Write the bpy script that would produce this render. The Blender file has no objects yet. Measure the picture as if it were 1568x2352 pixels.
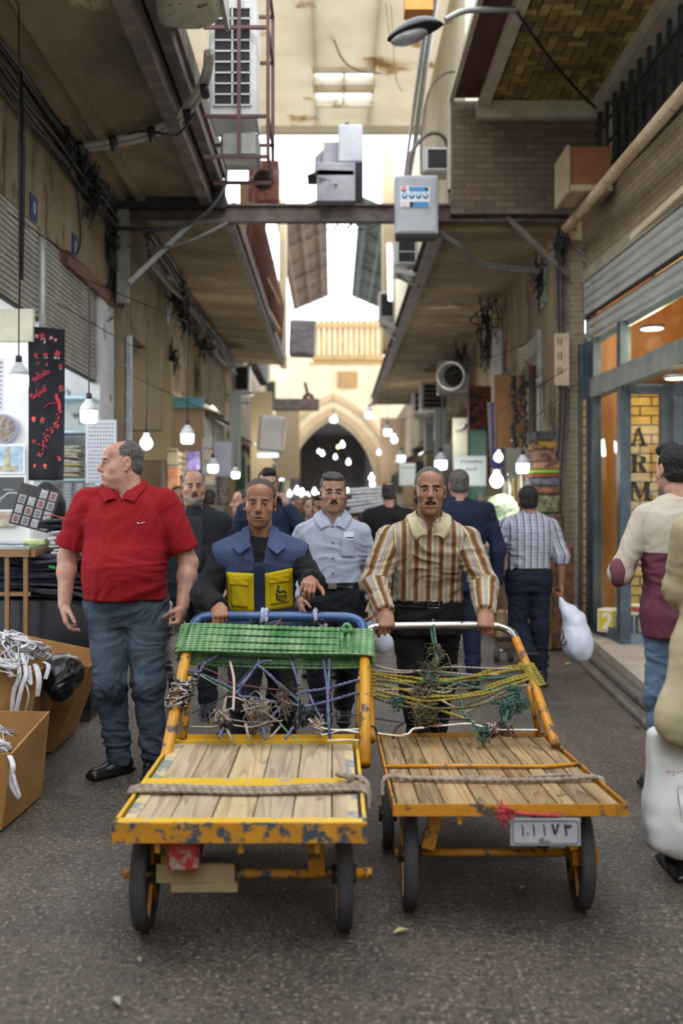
import bpy, bmesh, math, random
import numpy as np
from mathutils import Vector, Matrix, Euler
sc = bpy.context.scene
COL = sc.collection
# ---------------------------------------------------------------- camera, world, light, exposure
F = 35.0 / 36.0 * 2352.0            # focal length in pixels of the 1568x2352 frame
VX, VY, CH = 765.0, 1172.0, 1.40    # street vanishing point, camera height
cd = bpy.data.cameras.new('camera'); cam = bpy.data.objects.new('camera', cd); COL.objects.link(cam)
cam.location = (0, 0, CH); cam.rotation_euler = (math.radians(90), 0, 0)
cd.sensor_fit = 'VERTICAL'; cd.sensor_height = 36; cd.sensor_width = 24; cd.lens = 35
cd.shift_x = (784 - VX) / 2352; cd.shift_y = -(1176 - VY) / 2352
cd.clip_end = 200; cd.clip_start = 0.05
cd.dof.use_dof = True; cd.dof.focus_distance = 4.9; cd.dof.aperture_fstop = 1.6
sc.camera = cam
sc.view_settings.view_transform = 'Standard'; sc.view_settings.look = 'None'
sc.view_settings.gamma = 1; sc.view_settings.exposure = 0.0
sc.view_settings.use_curve_mapping = False
sc.cycles.use_denoising = True
sc.cycles.max_bounces = 7; sc.cycles.diffuse_bounces = 4; sc.cycles.glossy_bounces = 3
sc.cycles.transmission_bounces = 6; sc.cycles.transparent_max_bounces = 8
sc.cycles.caustics_reflective = False; sc.cycles.caustics_refractive = False
sc.cycles.sample_clamp_indirect = 8
w = bpy.data.worlds.new('world'); sc.world = w; w.use_nodes = True
WB = w.node_tree.nodes['Background']; WB.inputs[0].default_value = (0.90, 0.95, 1.0, 1); WB.inputs[1].default_value = 4.8
def area(name, loc, rot, sx, sy, power, color=(1, 1, 1)):
    l = bpy.data.lights.new(name, 'AREA'); l.shape = 'RECTANGLE'; l.size = sx; l.size_y = sy
    l.energy = power; l.color = color
    o = bpy.data.objects.new(name, l); o.location = loc; o.rotation_euler = rot; COL.objects.link(o); return o
def point(name, loc, power, color=(1, 1, 1), r=.05):
    l = bpy.data.lights.new(name, 'POINT'); l.energy = power; l.color = color; l.shadow_soft_size = r
    o = bpy.data.objects.new(name, l); o.location = loc; COL.objects.link(o); return o
# ---------------------------------------------------------------- helpers
PI = math.pi
def at(px, py, Y):                       # photo pixel -> point at distance Y
    return Vector(((px - VX) * Y / F, Y, CH - (py - VY) * Y / F))
def onpl(px, py, p0, n):                 # photo pixel -> point on a plane
    d = Vector(((px - VX) / F, 1, -(py - VY) / F)); c = Vector((0, 0, CH)); n = Vector(n)
    return c + d * ((Vector(p0) - c).dot(n) / d.dot(n))
def prop(o, label=None, cat=None, group=None, kind=None):
    if label: o['label'] = label
    if cat: o['category'] = cat
    if group: o['group'] = group
    if kind: o['kind'] = kind
    return o
def empty(name, loc=(0, 0, 0), rot=(0, 0, 0)):
    o = bpy.data.objects.new(name, None); o.location = loc; o.rotation_euler = rot; COL.objects.link(o); return o
def link(name, me, mats=None, parent=None, smooth=False):
    o = bpy.data.objects.new(name, me); COL.objects.link(o)
    if mats:
        for m in (mats if isinstance(mats, (list, tuple)) else [mats]): me.materials.append(m)
    if smooth: me.polygons.foreach_set('use_smooth', [True] * len(me.polygons))
    if parent: o.parent = parent
    return o
def copy_tree(o, parent=None):
    c = o.copy(); COL.objects.link(c); c.parent = parent
    for ch in list(o.children): copy_tree(ch, c)
    return c
class MB:
    """collects shapes into one mesh"""
    def __init__(s): s.v = []; s.f = []; s.mi = []; s.sm = []
    def add(s, vs, fs, mi=0, sm=False):
        b = len(s.v); s.v += [tuple(v) for v in vs]
        for f in fs: s.f.append([i + b for i in f]); s.mi.append(mi); s.sm.append(sm)
        return s
    def box(s, c, d, rot=None, mi=0, bev=0.0, taper=1.0):
        c = Vector(c); hx, hy, hz = d[0] / 2, d[1] / 2, d[2] / 2
        R = Euler(rot).to_matrix() if rot is not None and not isinstance(rot, Matrix) else rot
        if bev <= 0:
            vs = [Vector((x * hx * (taper if z > 0 else 1), y * hy * (taper if z > 0 else 1), z * hz)) for z in (-1, 1) for y in (-1, 1) for x in (-1, 1)]
            fs = [(0, 2, 3, 1), (4, 5, 7, 6), (0, 1, 5, 4), (2, 6, 7, 3), (0, 4, 6, 2), (1, 3, 7, 5)]
        else:
            b = min(bev, hx * .9, hy * .9, hz * .9); vs = []; idx = {}
            for z in (-1, 1):
                for y in (-1, 1):
                    for x in (-1, 1):
                        for a in range(3):
                            p = [x * hx, y * hy, z * hz]
                            for q in range(3):
                                if q != a: p[q] -= (x, y, z)[q] * b
                            idx[(x, y, z, a)] = len(vs); vs.append(Vector(p))
            fs = []
            for a in range(3):
                o1, o2 = [q for q in range(3) if q != a]
                for sg in (-1, 1):
                    def k(u, v):
                        t = [0, 0, 0]; t[a] = sg; t[o1] = u; t[o2] = v; return idx[(t[0], t[1], t[2], a)]
                    q = [k(-1, -1), k(1, -1), k(1, 1), k(-1, 1)]
                    if (sg < 0) != (a == 1): q.reverse()
                    fs.append(q)
            for a in range(3):
                o1, o2 = [q for q in range(3) if q != a]
                for u in (-1, 1):
                    for v in (-1, 1):
                        def k2(w_, ax):
                            t = [0, 0, 0]; t[a] = w_; t[o1] = u; t[o2] = v; return idx[(t[0], t[1], t[2], ax)]
                        fs.append([k2(-1, o1), k2(1, o1), k2(1, o2), k2(-1, o2)])
            for z in (-1, 1):
                for y in (-1, 1):
                    for x in (-1, 1): fs.append([idx[(x, y, z, 0)], idx[(x, y, z, 1)], idx[(x, y, z, 2)]])
        if R is not None: vs = [R @ v for v in vs]
        return s.add([v + c for v in vs], fs, mi)
    def quad(s, a, b, c, d, mi=0): return s.add([a, b, c, d], [(0, 1, 2, 3)], mi)
    def slab(s, pts, n, t, mi=0):
        """a polygon given thickness t along n"""
        n = Vector(n).normalized() * t; k = len(pts); p = [Vector(q) for q in pts]
        vs = p + [q + n for q in p]
        fs = [tuple(range(k))[::-1], tuple(range(k, 2 * k))] + [(i, (i + 1) % k, (i + 1) % k + k, i + k) for i in range(k)]
        return s.add(vs, fs, mi)
    def bar(s, a, b, w_, h, up=(0, 0, 1), mi=0, bev=0.0):
        a, b = Vector(a), Vector(b); d = (b - a); L = d.length; d.normalize(); up = Vector(up)
        x = d.cross(up)
        if x.length < 1e-4: x = d.cross(Vector((1, 0, 0)))
        x.normalize(); z = x.cross(d)
        return s.box((a + b) / 2, (w_, L, h), Matrix((x, d, z)).transposed(), mi, bev)
    def tube(s, pts, r, n=10, mi=0, closed=False, caps=True, lobes=0, tw=0.0, amp=.22, flat=None):
        P = [Vector(p) for p in pts]; m = len(P)
        if m < 2: return s
        rr = r if isinstance(r, (list, tuple)) else [r] * m
        T = []
        for i in range(m):
            a = P[(i - 1) % m] if (closed or i > 0) else P[0]; b = P[(i + 1) % m] if (closed or i < m - 1) else P[-1]
            t = (b - a); T.append(t.normalized() if t.length > 1e-9 else Vector((0, 0, 1)))
        up = Vector((0, 0, 1)) if abs(T[0].z) < .9 else Vector((0, 1, 0))
        x = T[0].cross(up).normalized(); vs = []; L = 0
        for i in range(m):
            if i: L += (P[i] - P[i - 1]).length
            x = (x - T[i] * x.dot(T[i]))
            if x.length < 1e-6: x = T[i].orthogonal()
            x.normalize(); y = T[i].cross(x)
            for k in range(n):
                th = 2 * PI * k / n + (L * tw if lobes else 0)
                q = rr[i] * ((1 + amp * math.cos(lobes * 2 * PI * k / n)) if lobes else 1)
                cx, cy = math.cos(th) * q, math.sin(th) * q
                if flat: cy *= flat
                vs.append(P[i] + x * cx + y * cy)
        fs = []
        for i in range(m if closed else m - 1):
            j = (i + 1) % m
            for k in range(n):
                l = (k + 1) % n; fs.append((i * n + k, i * n + l, j * n + l, j * n + k))
        if caps and not closed: fs.append(tuple(range(n))[::-1]); fs.append(tuple(range((m - 1) * n, m * n)))
        return s.add(vs, fs, mi, True)
    def rope(s, pts, r, mi=0, step=None, seg=None):
        """laid three-strand rope"""
        P = spline(pts, seg or 8); Q = resample(P, step or r * 1.1)
        return s.tube(Q, r, 9, mi, lobes=3, tw=2 * PI / (r * 11), amp=.2)
    def lathe(s, prof, c=(0, 0, 0), n=20, axis='z', mi=0, sm=True, R=None):
        vs = []; m = len(prof); c = Vector(c)
        for (r, h) in prof:
            for k in range(n):
                a = 2 * PI * k / n; p = Vector((r * math.cos(a), r * math.sin(a), h))
                if axis == 'x': p = Vector((p.z, p.x, p.y))
                if axis == 'y': p = Vector((p.x, p.z, p.y))
                if R is not None: p = R @ p
                vs.append(p + c)
        fs = [(i * n + k, i * n + (k + 1) % n, (i + 1) * n + (k + 1) % n, (i + 1) * n + k) for i in range(m - 1) for k in range(n)]
        fs += [tuple(range(n))[::-1], tuple(range((m - 1) * n, m * n))]
        return s.add(vs, fs, mi, sm)
    def ball(s, c, r, n=12, mi=0, R=None):
        r = (r, r, r) if not isinstance(r, (tuple, list)) else r; vs = []; m = n // 2 + 1; c = Vector(c)
        for i in range(m + 1):
            ph = PI * i / m
            for k in range(n):
                a = 2 * PI * k / n
                p = Vector((r[0] * math.sin(ph) * math.cos(a), r[1] * math.sin(ph) * math.sin(a), r[2] * math.cos(ph)))
                vs.append((R @ p if R is not None else p) + c)
        fs = [(i * n + k, (i + 1) * n + k, (i + 1) * n + (k + 1) % n, i * n + (k + 1) % n) for i in range(m) for k in range(n)]
        return s.add(vs, fs, mi, True)
    def grid(s, fn, nu, nv, mi=0, sm=True, thick=0):
        vs = [Vector(fn(i / nu, j / nv)) for j in range(nv + 1) for i in range(nu + 1)]; W = nu + 1
        fs = [(j * W + i, j * W + i + 1, (j + 1) * W + i + 1, (j + 1) * W + i) for j in range(nv) for i in range(nu)]
        return s.add(vs, fs, mi, sm)
    def build(s, name, mats, parent=None, solid=0):
        me = bpy.data.meshes.new(name); me.from_pydata(s.v, [], s.f)
        me.polygons.foreach_set('material_index', s.mi); me.polygons.foreach_set('use_smooth', s.sm)
        me.update(); o = link(name, me, mats, parent)
        if solid:
            m = o.modifiers.new('solid', 'SOLIDIFY'); m.thickness = solid; m.offset = 0
        return o
def spline(pts, seg=8, closed=False):
    P = [Vector(p) for p in pts]; n = len(P)
    if n < 3: return P
    out = []
    for i in range(n if closed else n - 1):
        p0 = P[(i - 1) % n] if (closed or i > 0) else P[0]; p1 = P[i]; p2 = P[(i + 1) % n]
        p3 = P[(i + 2) % n] if (closed or i < n - 2) else P[-1]
        for k in range(seg):
            t = k / seg
            out.append(.5 * ((2 * p1) + (p2 - p0) * t + (2 * p0 - 5 * p1 + 4 * p2 - p3) * t * t + (3 * p1 - p0 - 3 * p2 + p3) * t ** 3))
    if not closed: out.append(P[-1])
    return out
def resample(P, step):
    L = [0]
    for a, b in zip(P, P[1:]): L.append(L[-1] + (b - a).length)
    n = max(2, min(900, int(L[-1] / step) + 1)); out = []; j = 0
    for i in range(n + 1):
        d = L[-1] * i / n
        while j < len(P) - 2 and L[j + 1] < d: j += 1
        t = (d - L[j]) / max(1e-9, L[j + 1] - L[j]); out.append(P[j].lerp(P[j + 1], t))
    return out
def sag(a, b, d, n=8):
    a, b = Vector(a), Vector(b); return [a.lerp(b, i / n) - Vector((0, 0, d * 4 * (i / n) * (1 - i / n))) for i in range(n + 1)]
# ---------------------------------------------------------------- materials
MATS = {}
def srgb(h):
    if isinstance(h, str):
        h = h.lstrip('#'); c = [int(h[i:i + 2], 16) / 255 for i in (0, 2, 4)]
    else: c = h
    return tuple(x / 12.92 if x <= .04045 else ((x + .055) / 1.055) ** 2.4 for x in c) + (1,)
class NT:
    def __init__(s, name):
        s.m = bpy.data.materials.new(name); s.m.use_nodes = True; s.t = s.m.node_tree; s.n = s.t.nodes
        s.p = s.n['Principled BSDF']; s.out = s.n['Material Output']
    def new(s, typ, **kw):
        n = s.n.new(typ)
        for k, v in kw.items(): setattr(n, k, v)
        return n
    def l(s, a, b): s.t.links.new(a, b)
    def coord(s, kind='Object', scale=(1, 1, 1), rot=(0, 0, 0), loc=(0, 0, 0)):
        t = s.new('ShaderNodeTexCoord'); m = s.new('ShaderNodeMapping'); s.l(t.outputs[kind], m.inputs[0])
        m.inputs['Scale'].default_value = scale; m.inputs['Rotation'].default_value = rot; m.inputs['Location'].default_value = loc
        return m.outputs[0]
    def noise(s, vec, scale, detail=4, rough=.6, dist=0):
        n = s.new('ShaderNodeTexNoise'); s.l(vec, n.inputs['Vector']); n.inputs['Scale'].default_value = scale
        n.inputs['Detail'].default_value = detail; n.inputs['Roughness'].default_value = rough; n.inputs['Distortion'].default_value = dist
        return n.outputs['Fac']
    def ramp(s, fac, stops, interp='LINEAR'):
        r = s.new('ShaderNodeValToRGB'); s.l(fac, r.inputs[0]); e = r.color_ramp.elements; r.color_ramp.interpolation = interp
        while len(e) < len(stops): e.new(.5)
        for q, (p, c) in zip(e, stops): q.position = p; q.color = srgb(c) if isinstance(c, str) else (c if len(c) == 4 else tuple(c) + (1,))
        return r.outputs[0]
    def mix(s, fac, a, b, mode='MIX'):
        m = s.new('ShaderNodeMix', data_type='RGBA', blend_type=mode)
        for k, v in ((0, fac), (6, a), (7, b)):
            if isinstance(v, bpy.types.NodeSocket): s.l(v, m.inputs[k])
            else: m.inputs[k].default_value = v if k == 0 else (srgb(v) if isinstance(v, str) else v)
        return m.outputs[2]
    def math(s, op, a, b=0.0, c=0.0):
        m = s.new('ShaderNodeMath', operation=op)
        for k, v in enumerate((a, b, c)):
            if isinstance(v, bpy.types.NodeSocket): s.l(v, m.inputs[k])
            else: m.inputs[k].default_value = v
        return m.outputs[0]
    def bump(s, h, strength=.3, dist=.01):
        b = s.new('ShaderNodeBump'); s.l(h, b.inputs['Height']); b.inputs['Strength'].default_value = strength
        b.inputs['Distance'].default_value = dist; s.l(b.outputs[0], s.p.inputs['Normal']); return b
    def base(s, c): 
        if isinstance(c, bpy.types.NodeSocket): s.l(c, s.p.inputs['Base Color'])
        else: s.p.inputs['Base Color'].default_value = srgb(c)
    def rough(s, v, metal=0, spec=None):
        if isinstance(v, bpy.types.NodeSocket): s.l(v, s.p.inputs['Roughness'])
        else: s.p.inputs['Roughness'].default_value = v
        s.p.inputs['Metallic'].default_value = metal
        if spec is not None: s.p.inputs['Specular IOR Level'].default_value = spec
def mat(name, c1, c2=None, scale=6, rough=.7, bump=.15, metal=0, spots=None, spot_scale=25, spot_at=.62, stretch=(1, 1, 1), detail=5, bdist=.01, spec=None):
    """two-tone noisy surface with optional chips or stains of a third colour"""
    if name in MATS: return MATS[name]
    t = NT(name); v = t.coord(scale=stretch); n = t.noise(v, scale, detail)
    c = t.ramp(n, [(.32, c1), (.68, c2 or c1)])
    if spots:
        k = t.noise(v, spot_scale, 6, .7); f = t.ramp(k, [(spot_at - .03, (0, 0, 0)), (spot_at + .03, (1, 1, 1))])
        c = t.mix(f, c, spots)
    t.base(c); t.rough(rough, metal, spec)
    if bump:
        b = t.noise(v, scale * 6, 6, .7); t.bump(b, bump, bdist)
    MATS[name] = t.m; return t.m
def emit(name, c, strength):
    if name in MATS: return MATS[name]
    t = NT(name); t.base(c); t.p.inputs['Emission Color'].default_value = srgb(c); t.p.inputs['Emission Strength'].default_value = strength
    MATS[name] = t.m; return t.m
def strut(o, kind='structure'): o['kind'] = kind; return o
# ---------------------------------------------------------------- surface materials
def asphalt():
    t = NT('asphalt'); v = t.coord(); a = t.noise(v, .9, 6, .6); b = t.noise(v, 6, 8, .75); c = t.noise(v, 70, 3, .6)
    col = t.ramp(a, [(.3, '#362d27'), (.5, '#4c4239'), (.7, '#685c51')])
    col = t.mix(t.ramp(b, [(.35, (.0, .0, .0)), (.75, (1, 1, 1))]), col, '#5c5148')
    s = t.ramp(c, [(.56, (0, 0, 0)), (.66, (1, 1, 1))]); col = t.mix(t.math('MULTIPLY', s, .8), col, '#a89d91')  # pale specks: stone grains, with glints painted into the colour
    d = t.noise(v, 38, 4, .7); s = t.ramp(d, [(.36, (1, 1, 1)), (.5, (0, 0, 0))]); col = t.mix(t.math('MULTIPLY', s, .75), col, '#231e1b')
    e = t.noise(v, 2.6, 5, .7); s = t.ramp(e, [(.52, (0, 0, 0)), (.66, (1, 1, 1))]); col = t.mix(t.math('MULTIPLY', s, .45), col, '#2f2926')
    t.base(col); t.rough(t.ramp(b, [(.3, (.3, .3, .3)), (.75, (.65, .65, .65))])); h = t.math('ADD', t.math('ADD', t.math('MULTIPLY', b, .5), t.math('MULTIPLY', c, .5)), t.math('MULTIPLY', d, .8))
    t.bump(h, 1.0, .02); return t.m
def brickmat(name, plane, c1, c2, mortar, bw=.22, bh=.07, rough=.85, rot=0, bump=.5):
    t = NT(name); tc = t.new('ShaderNodeTexCoord'); sp = t.new('ShaderNodeSeparateXYZ'); t.l(tc.outputs['Object'], sp.inputs[0])
    cb = t.new('ShaderNodeCombineXYZ'); i = {'x': 0, 'y': 1, 'z': 2}
    t.l(sp.outputs[i[plane[0]]], cb.inputs[0]); t.l(sp.outputs[i[plane[1]]], cb.inputs[1])
    mp = t.new('ShaderNodeMapping'); mp.inputs['Rotation'].default_value = (0, 0, rot); t.l(cb.outputs[0], mp.inputs[0])
    b = t.new('ShaderNodeTexBrick'); t.l(mp.outputs[0], b.inputs[0]); b.inputs['Scale'].default_value = 1
    b.inputs['Brick Width'].default_value = bw; b.inputs['Row Height'].default_value = bh; b.inputs['Mortar Size'].default_value = bh * .09
    b.inputs['Color1'].default_value = srgb(c1); b.inputs['Color2'].default_value = srgb(c2); b.inputs['Mortar'].default_value = srgb(mortar)
    n = t.noise(mp.outputs[0], 5, 5, .7); col = t.mix(t.ramp(n, [(.35, (0, 0, 0)), (.75, (.6, .6, .6))]), b.outputs['Color'], mortar)
    t.base(col); t.rough(rough); h = t.math('SUBTRACT', 1, b.outputs['Fac']); t.bump(h, bump, .008); return t.m
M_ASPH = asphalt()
M_SOFF = mat('sooty_plaster', '#5a4e3e', '#978668', 1.3, .9, .3, spots='#b3a588', spot_scale=1.6, spot_at=.68, stretch=(1, .55, 1), detail=8)
M_SOFF2 = mat('stained_concrete', '#5a4c38', '#94815f', .9, .9, .35, spots='#c2b494', spot_scale=1.2, spot_at=.64, stretch=(.8, 1.6, 1), detail=9)
M_BAND = mat('ochre_render', '#6f6350', '#94856b', 1.6, .9, .25, spots='#514637', spot_scale=2.2, spot_at=.58, detail=9, stretch=(1, 1.2, .45))
M_STEEL = mat('rusty_steel', '#4d4340', '#75675f', 5, .7, .2, metal=.3, spots='#5e3a28', spot_scale=9, spot_at=.6)
M_GALV = mat('galvanised_steel', '#7f807c', '#a3a39c', 4, .5, .1, metal=.5, spots='#5b5650', spot_scale=14, spot_at=.68)
M_SHUT = mat('shutter_metal', '#878680', '#aaa89e', 3, .55, .1, metal=.35, spots='#57504a', spot_scale=16, spot_at=.66)
M_SHUTR = mat('clean_shutter_metal', '#a7aba6', '#c0c3bc', 2, .5, .1, metal=.3, spots='#8e8c80', spot_scale=14, spot_at=.68)
M_WHITEW = mat('white_plaster', '#d9dadb', '#eceded', 1.2, .85, .08, spots='#b0aca4', spot_scale=3, spot_at=.72)
M_CREAM = mat('cream_plaster', '#a8977a', '#c6b797', .8, .9, .1, spots='#8d7350', spot_scale=2.2, spot_at=.66, detail=8)
M_BRK_P = brickmat('pier_brick', 'xz', '#7d6c56', '#93816a', '#a59c8c', .2, .062)
M_BRK_W = brickmat('lintel_brick', 'yz', '#8a7a60', '#9d8c6e', '#6f6451', .2, .062)
M_BRK_D = brickmat('sooty_brick', 'xz', '#5b4b3c', '#75634f', '#4a4038', .22, .07)
M_BRK_Y = brickmat('yellow_shop_brick', 'xz', '#d9a94f', '#e6bb66', '#4b3a20', .24, .1)
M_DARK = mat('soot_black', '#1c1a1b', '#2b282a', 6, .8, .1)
M_BLK = mat('black_cable', '#151417', '#222025', 8, .55, .05)
M_GREYC = mat('grey_conduit', '#9b958c', '#c2bbb0', 5, .6, .1, spots='#4c4741', spot_scale=20, spot_at=.64)
M_WOODO = mat('warm_veneer', '#9c5f22', '#c07c33', 2, .45, .1, stretch=(3, 3, .5))
M_FRAME = mat('blue_grey_frame', '#39434c', '#536069', 5, .4, .05, metal=.25)
M_FRAMEL = mat('worn_grey_beam', '#6c7474', '#8b918c', 5, .5, .1, metal=.3)
M_STONE = mat('pale_stone', '#9a8f83', '#b7ada1', 3, .5, .2, spots='#736960', spot_scale=8, spot_at=.64)
M_RUSTRED = mat('red_corrugated', '#4a211d', '#6d3128', 3, .7, .2, spots='#2c1c1a', spot_scale=9, spot_at=.6)
def glass(name='shop_glass', tint='#eef4f2', refl=.12):
    if name in MATS: return MATS[name]
    t = NT(name); tr = t.new('ShaderNodeBsdfTransparent'); tr.inputs[0].default_value = srgb(tint)
    gl = t.new('ShaderNodeBsdfGlossy'); gl.inputs['Roughness'].default_value = .03
    fr = t.new('ShaderNodeLayerWeight'); fr.inputs[0].default_value = .5; ms = t.new('ShaderNodeMixShader')
    t.l(t.math('ADD', t.math('MULTIPLY', t.math('POWER', fr.outputs['Facing'], 5), .6), .03), ms.inputs[0]); t.l(tr.outputs[0], ms.inputs[1]); t.l(gl.outputs[0], ms.inputs[2]); t.l(ms.outputs[0], t.out.inputs[0])
    MATS[name] = t.m; return t.m
M_GLASS = glass()
# ---------------------------------------------------------------- setting
def struct(name, m, mats, parent=None): return strut(m.build(name, mats, parent))
rnd = random.Random(5)
g = MB(); nx, ny = 60, 240                                        # uneven street surface
from mathutils import noise as mn
g.grid(lambda u, v: (-7 + 14 * u, -4 + 64 * v, .006 * mn.noise(Vector((u * 14 * 2.1, v * 64 * 2.1, 0)))), nx, ny)
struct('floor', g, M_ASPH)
XL, XR = -2.42, 2.62
# unseen alley walls behind the viewer, added to block low-angle light
g = MB(); g.box((XL - .2, -4, 3), (.4, 16, 6)); struct('wall_unseen_left', g, M_BAND)
g = MB(); g.box((3.1, -4, 3), (.4, 16, 6)); struct('wall_unseen_right', g, M_BAND)
struct('wall_unseen_rear', MB().box((0, -12, 3), (7, .4, 6)), M_BAND)
# right kerb: stone step, rounded kerb pipe and drain
A, B = Vector((2.56, 9.9, 0)), Vector((2.16, 6.2, 0)); dk = (B - A)
g = MB(); g.slab([(A.x, A.y, .0), (B.x, B.y, 0), (4.5, B.y, 0), (4.5, A.y + 1.2, 0), (A.x, A.y + 1.2, 0)], (0, 0, 1), .13)
struct('trim_1', g, M_STONE)
g = MB(); g.tube([A + Vector((-.06, .5, .03)), B + Vector((-.06, -.5, .03))], .05, 10)
g.tube([A + Vector((-.19, .5, .01)), B + Vector((-.19, -.5, .01))], .03, 10); g.bar(A + Vector((-.11, .4, .004)), B + Vector((-.11, -.4, .004)), .1, .012)
struct('trim_2', g, mat('kerb_concrete', '#4a423c', '#6d645b', 8, .6, .4))
# left facade: ochre band above the shutters, pier, deeper walls
def wallbox(name, x0, x1, y0, y1, z0, z1, m, parent=None):
    g = MB(); g.box(((x0 + x1) / 2, (y0 + y1) / 2, (z0 + z1) / 2), (x1 - x0, y1 - y0, z1 - z0)); return struct(name, g, m, parent)
wl = wallbox('wall_left', XL - .35, XL, 4.0, 10.95, 3.72, 4.95, M_BAND)
wallbox('wall_left_beam', XL - .3, XL + .05, 8.9, 10.85, 3.6, 3.73, mat('brown_steel_beam', '#54392c', '#6d4a38', 4, .7, .2))
wallbox('wall_left_upper', XL - .35, XL - .1, 2.5, 40, 4.9, 8.2, M_BAND)
wallbox('wall_left_pier', XL - .5, XL + .02, 10.25, 10.9, 0, 3.62, mat('white_painted_pier', '#a8a9ab', '#c8c9ca', 3, .8, .15, spots='#5a544e', spot_scale=6, spot_at=.62))
wallbox('wall_left_partition', -4.6, XL - .03, 8.05, 8.15, 0, 2.95, M_WHITEW)
wallbox('wall_left_back', -4.7, -4.6, 5, 11, 0, 4, M_WHITEW)
wallbox('wall_left_shop', -4.6, XL - .05, 10.3, 10.4, 0, 3.7, M_WHITEW)
wallbox('ceiling_left_shop', -4.6, XL - .1, 5, 10.9, 3.0, 3.08, M_WHITEW)
# right facade near: plane slightly turned
RX = lambda Y: 2.72 + .036 * (10.9 - Y)
def rwall(name, y0, y1, z0, z1, m, off=0, th=.3):
    g = MB(); g.slab([(RX(y0) + off, y0, z0), (RX(y1) + off, y1, z0), (RX(y1) + off, y1, z1), (RX(y0) + off, y0, z1)], (1, 0, 0), th)
    return struct(name, g, m)
rwall('wall_right_brick', 4, 10.9, 3.98, 4.62, M_BRK_W)
rwall('wall_right_lintel', 4, 10.9, 3.86, 3.98, mat('concrete_lintel', '#8e8676', '#a49b89', 4, .9, .2), -.03)
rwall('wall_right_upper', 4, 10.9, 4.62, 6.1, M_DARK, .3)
wallbox('wall_right_pier', 2.52, 2.74, 10.85, 11.25, 0, 4.35, M_BRK_P)
wallbox('wall_right_back', 4.9, 5, 5, 13, 0, 4.6, M_BRK_Y)
wallbox('ceiling_right_shop', 2.75, 4.9, 5, 12.6, 3.9, 3.96, mat('shop_ceiling', '#c7b794', '#d9caa8', 2, .7, .05))
g = MB(); g.box((4.0, 10.75, 1.3), (2.6, .12, 2.6)); struct('wall_right_shop', g, M_BRK_Y)
# right recess above the shop
struct('ceiling_right_slab', MB().slab([(1.62, 4, 5.84), (2.95, 4, 5.84), (2.95, 10.8, 5.84), (1.62, 10.8, 5.84)], (0, 0, 1), .2), mat('sooty_mortar', '#3f3827', '#544a33', 5, .9, .2))
HB = [mat('glazed_brick_%d' % i, a, b, 9, .6, .15) for i, (a, b) in enumerate((('#8d7638', '#a58b4a'), ('#7a6636', '#8d7845'), ('#64553a', '#766446'), ('#a38d4e', '#bda463')))]
g = MB(); q = random.Random(4); w_ = .1
for a in range(14):
    for b in range(70):
        d = (a - b) % 4; x, y = 1.62 + a * w_, 4.0 + b * w_
        if d == 0 and a < 13: g.box((x + w_, y + w_ / 2, 5.835), (2 * w_ - .014, w_ - .014, .03), mi=q.choice((0, 0, 1, 1, 2, 3)))
        if d == 3 and b < 68: g.box((x + w_ / 2, y + w_, 5.835), (w_ - .014, 2 * w_ - .014, .03), mi=q.choice((0, 1, 1, 2, 2, 3)))
struct('ceiling_right_brick', g, HB)
wallbox('wall_right_end', 1.28, 3.1, 10.82, 11.1, 4.62, 5.85, M_BRK_D)
g = MB(); PT = mat('pale_trim', '#a39a86', '#c1b9a6', 4, .8, .15)
g.box((1.62, 7.4, 5.8), (.1, 6.8, .16)); g.box((2.86, 7.4, 5.76), (.14, 6.8, .2)); g.box((2.2, 10.76, 5.72), (1.3, .1, .18)); g.box((2.95, 10.7, 5.2), (.12, .14, 1.1)); g.box((2.6, 7.3, 5.9), (1.3, .1, .14))
struct('trim_3', g, PT)
g = MB(); n = 60                                                    # corrugated brown eave strip
for i in range(18):
    x = 1.30 + i * .0165; g.tube([(x, 4, 5.86), (x, 10.75, 5.86)], .011, 6)
struct('trim_4', g, M_RUSTRED)
struct('trim_5', MB().box((1.28, 7.4, 5.87), (.05, 6.8, .08)).box((1.28, 10.9, 5.4), (.06, .12, 1.0)), PT)
# dark grated upper window on the right
g = MB(); t_ = MB()
for k in range(26):
    y = 4.4 + k * .25; g.box((RX(y) + .12, y, 5.15), (.035, .045, 1.15))
for k in range(5): g.bar((RX(4.3) + .12, 4.3, 4.75 + k * .24), (RX(10.8) + .12, 10.8, 4.75 + k * .24), .02, .03)
struct('window_1', g, mat('dark_grille', '#2c302c', '#3f443e', 6, .6, .1, metal=.3))
# ---------------------------------------------------------------- far street, both sides, as bays
M_GRIME = mat('grimy_plaster', '#5b5143', '#8a7d69', 1.3, .9, .3, spots='#b0a48e', spot_scale=2, spot_at=.64, detail=9, stretch=(1, 1, .5))
def bay(side, y0, y1, seed, band=True, zb=3.5, X=None, back=4.6):
    r = random.Random(seed); s = side; X0 = (XL if s < 0 else XR) if X is None else X; g = MB(); nm = 'wall_left' if s < 0 else 'wall_right'
    g.box((X0 + s * .25, y0 + .2, zb / 2), (.5, .4, zb))                               # pier
    g.box((X0 + s * .2, (y0 + y1) / 2, (zb + 5) / 2), (.4, y1 - y0, 5 - zb)); struct(nm + '_bay', g, M_BAND if r.random() < .6 else M_GRIME)
    g = MB(); g.box((s * back, (y0 + y1) / 2, 2.3), (.1, y1 - y0, 4.6)); g.box((X0 + s * (back - abs(X0)) / 2 , y1 - .05, 1.9), (back - abs(X0), .08, 3.8))
    struct(nm + '_interior', g, mat('interior_%d' % (seed % 3), ('#7d735e', '#77746c', '#63553f')[seed % 3], ('#a89d84', '#a3a096', '#8b7858')[seed % 3], 1, .85, .1))
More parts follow.
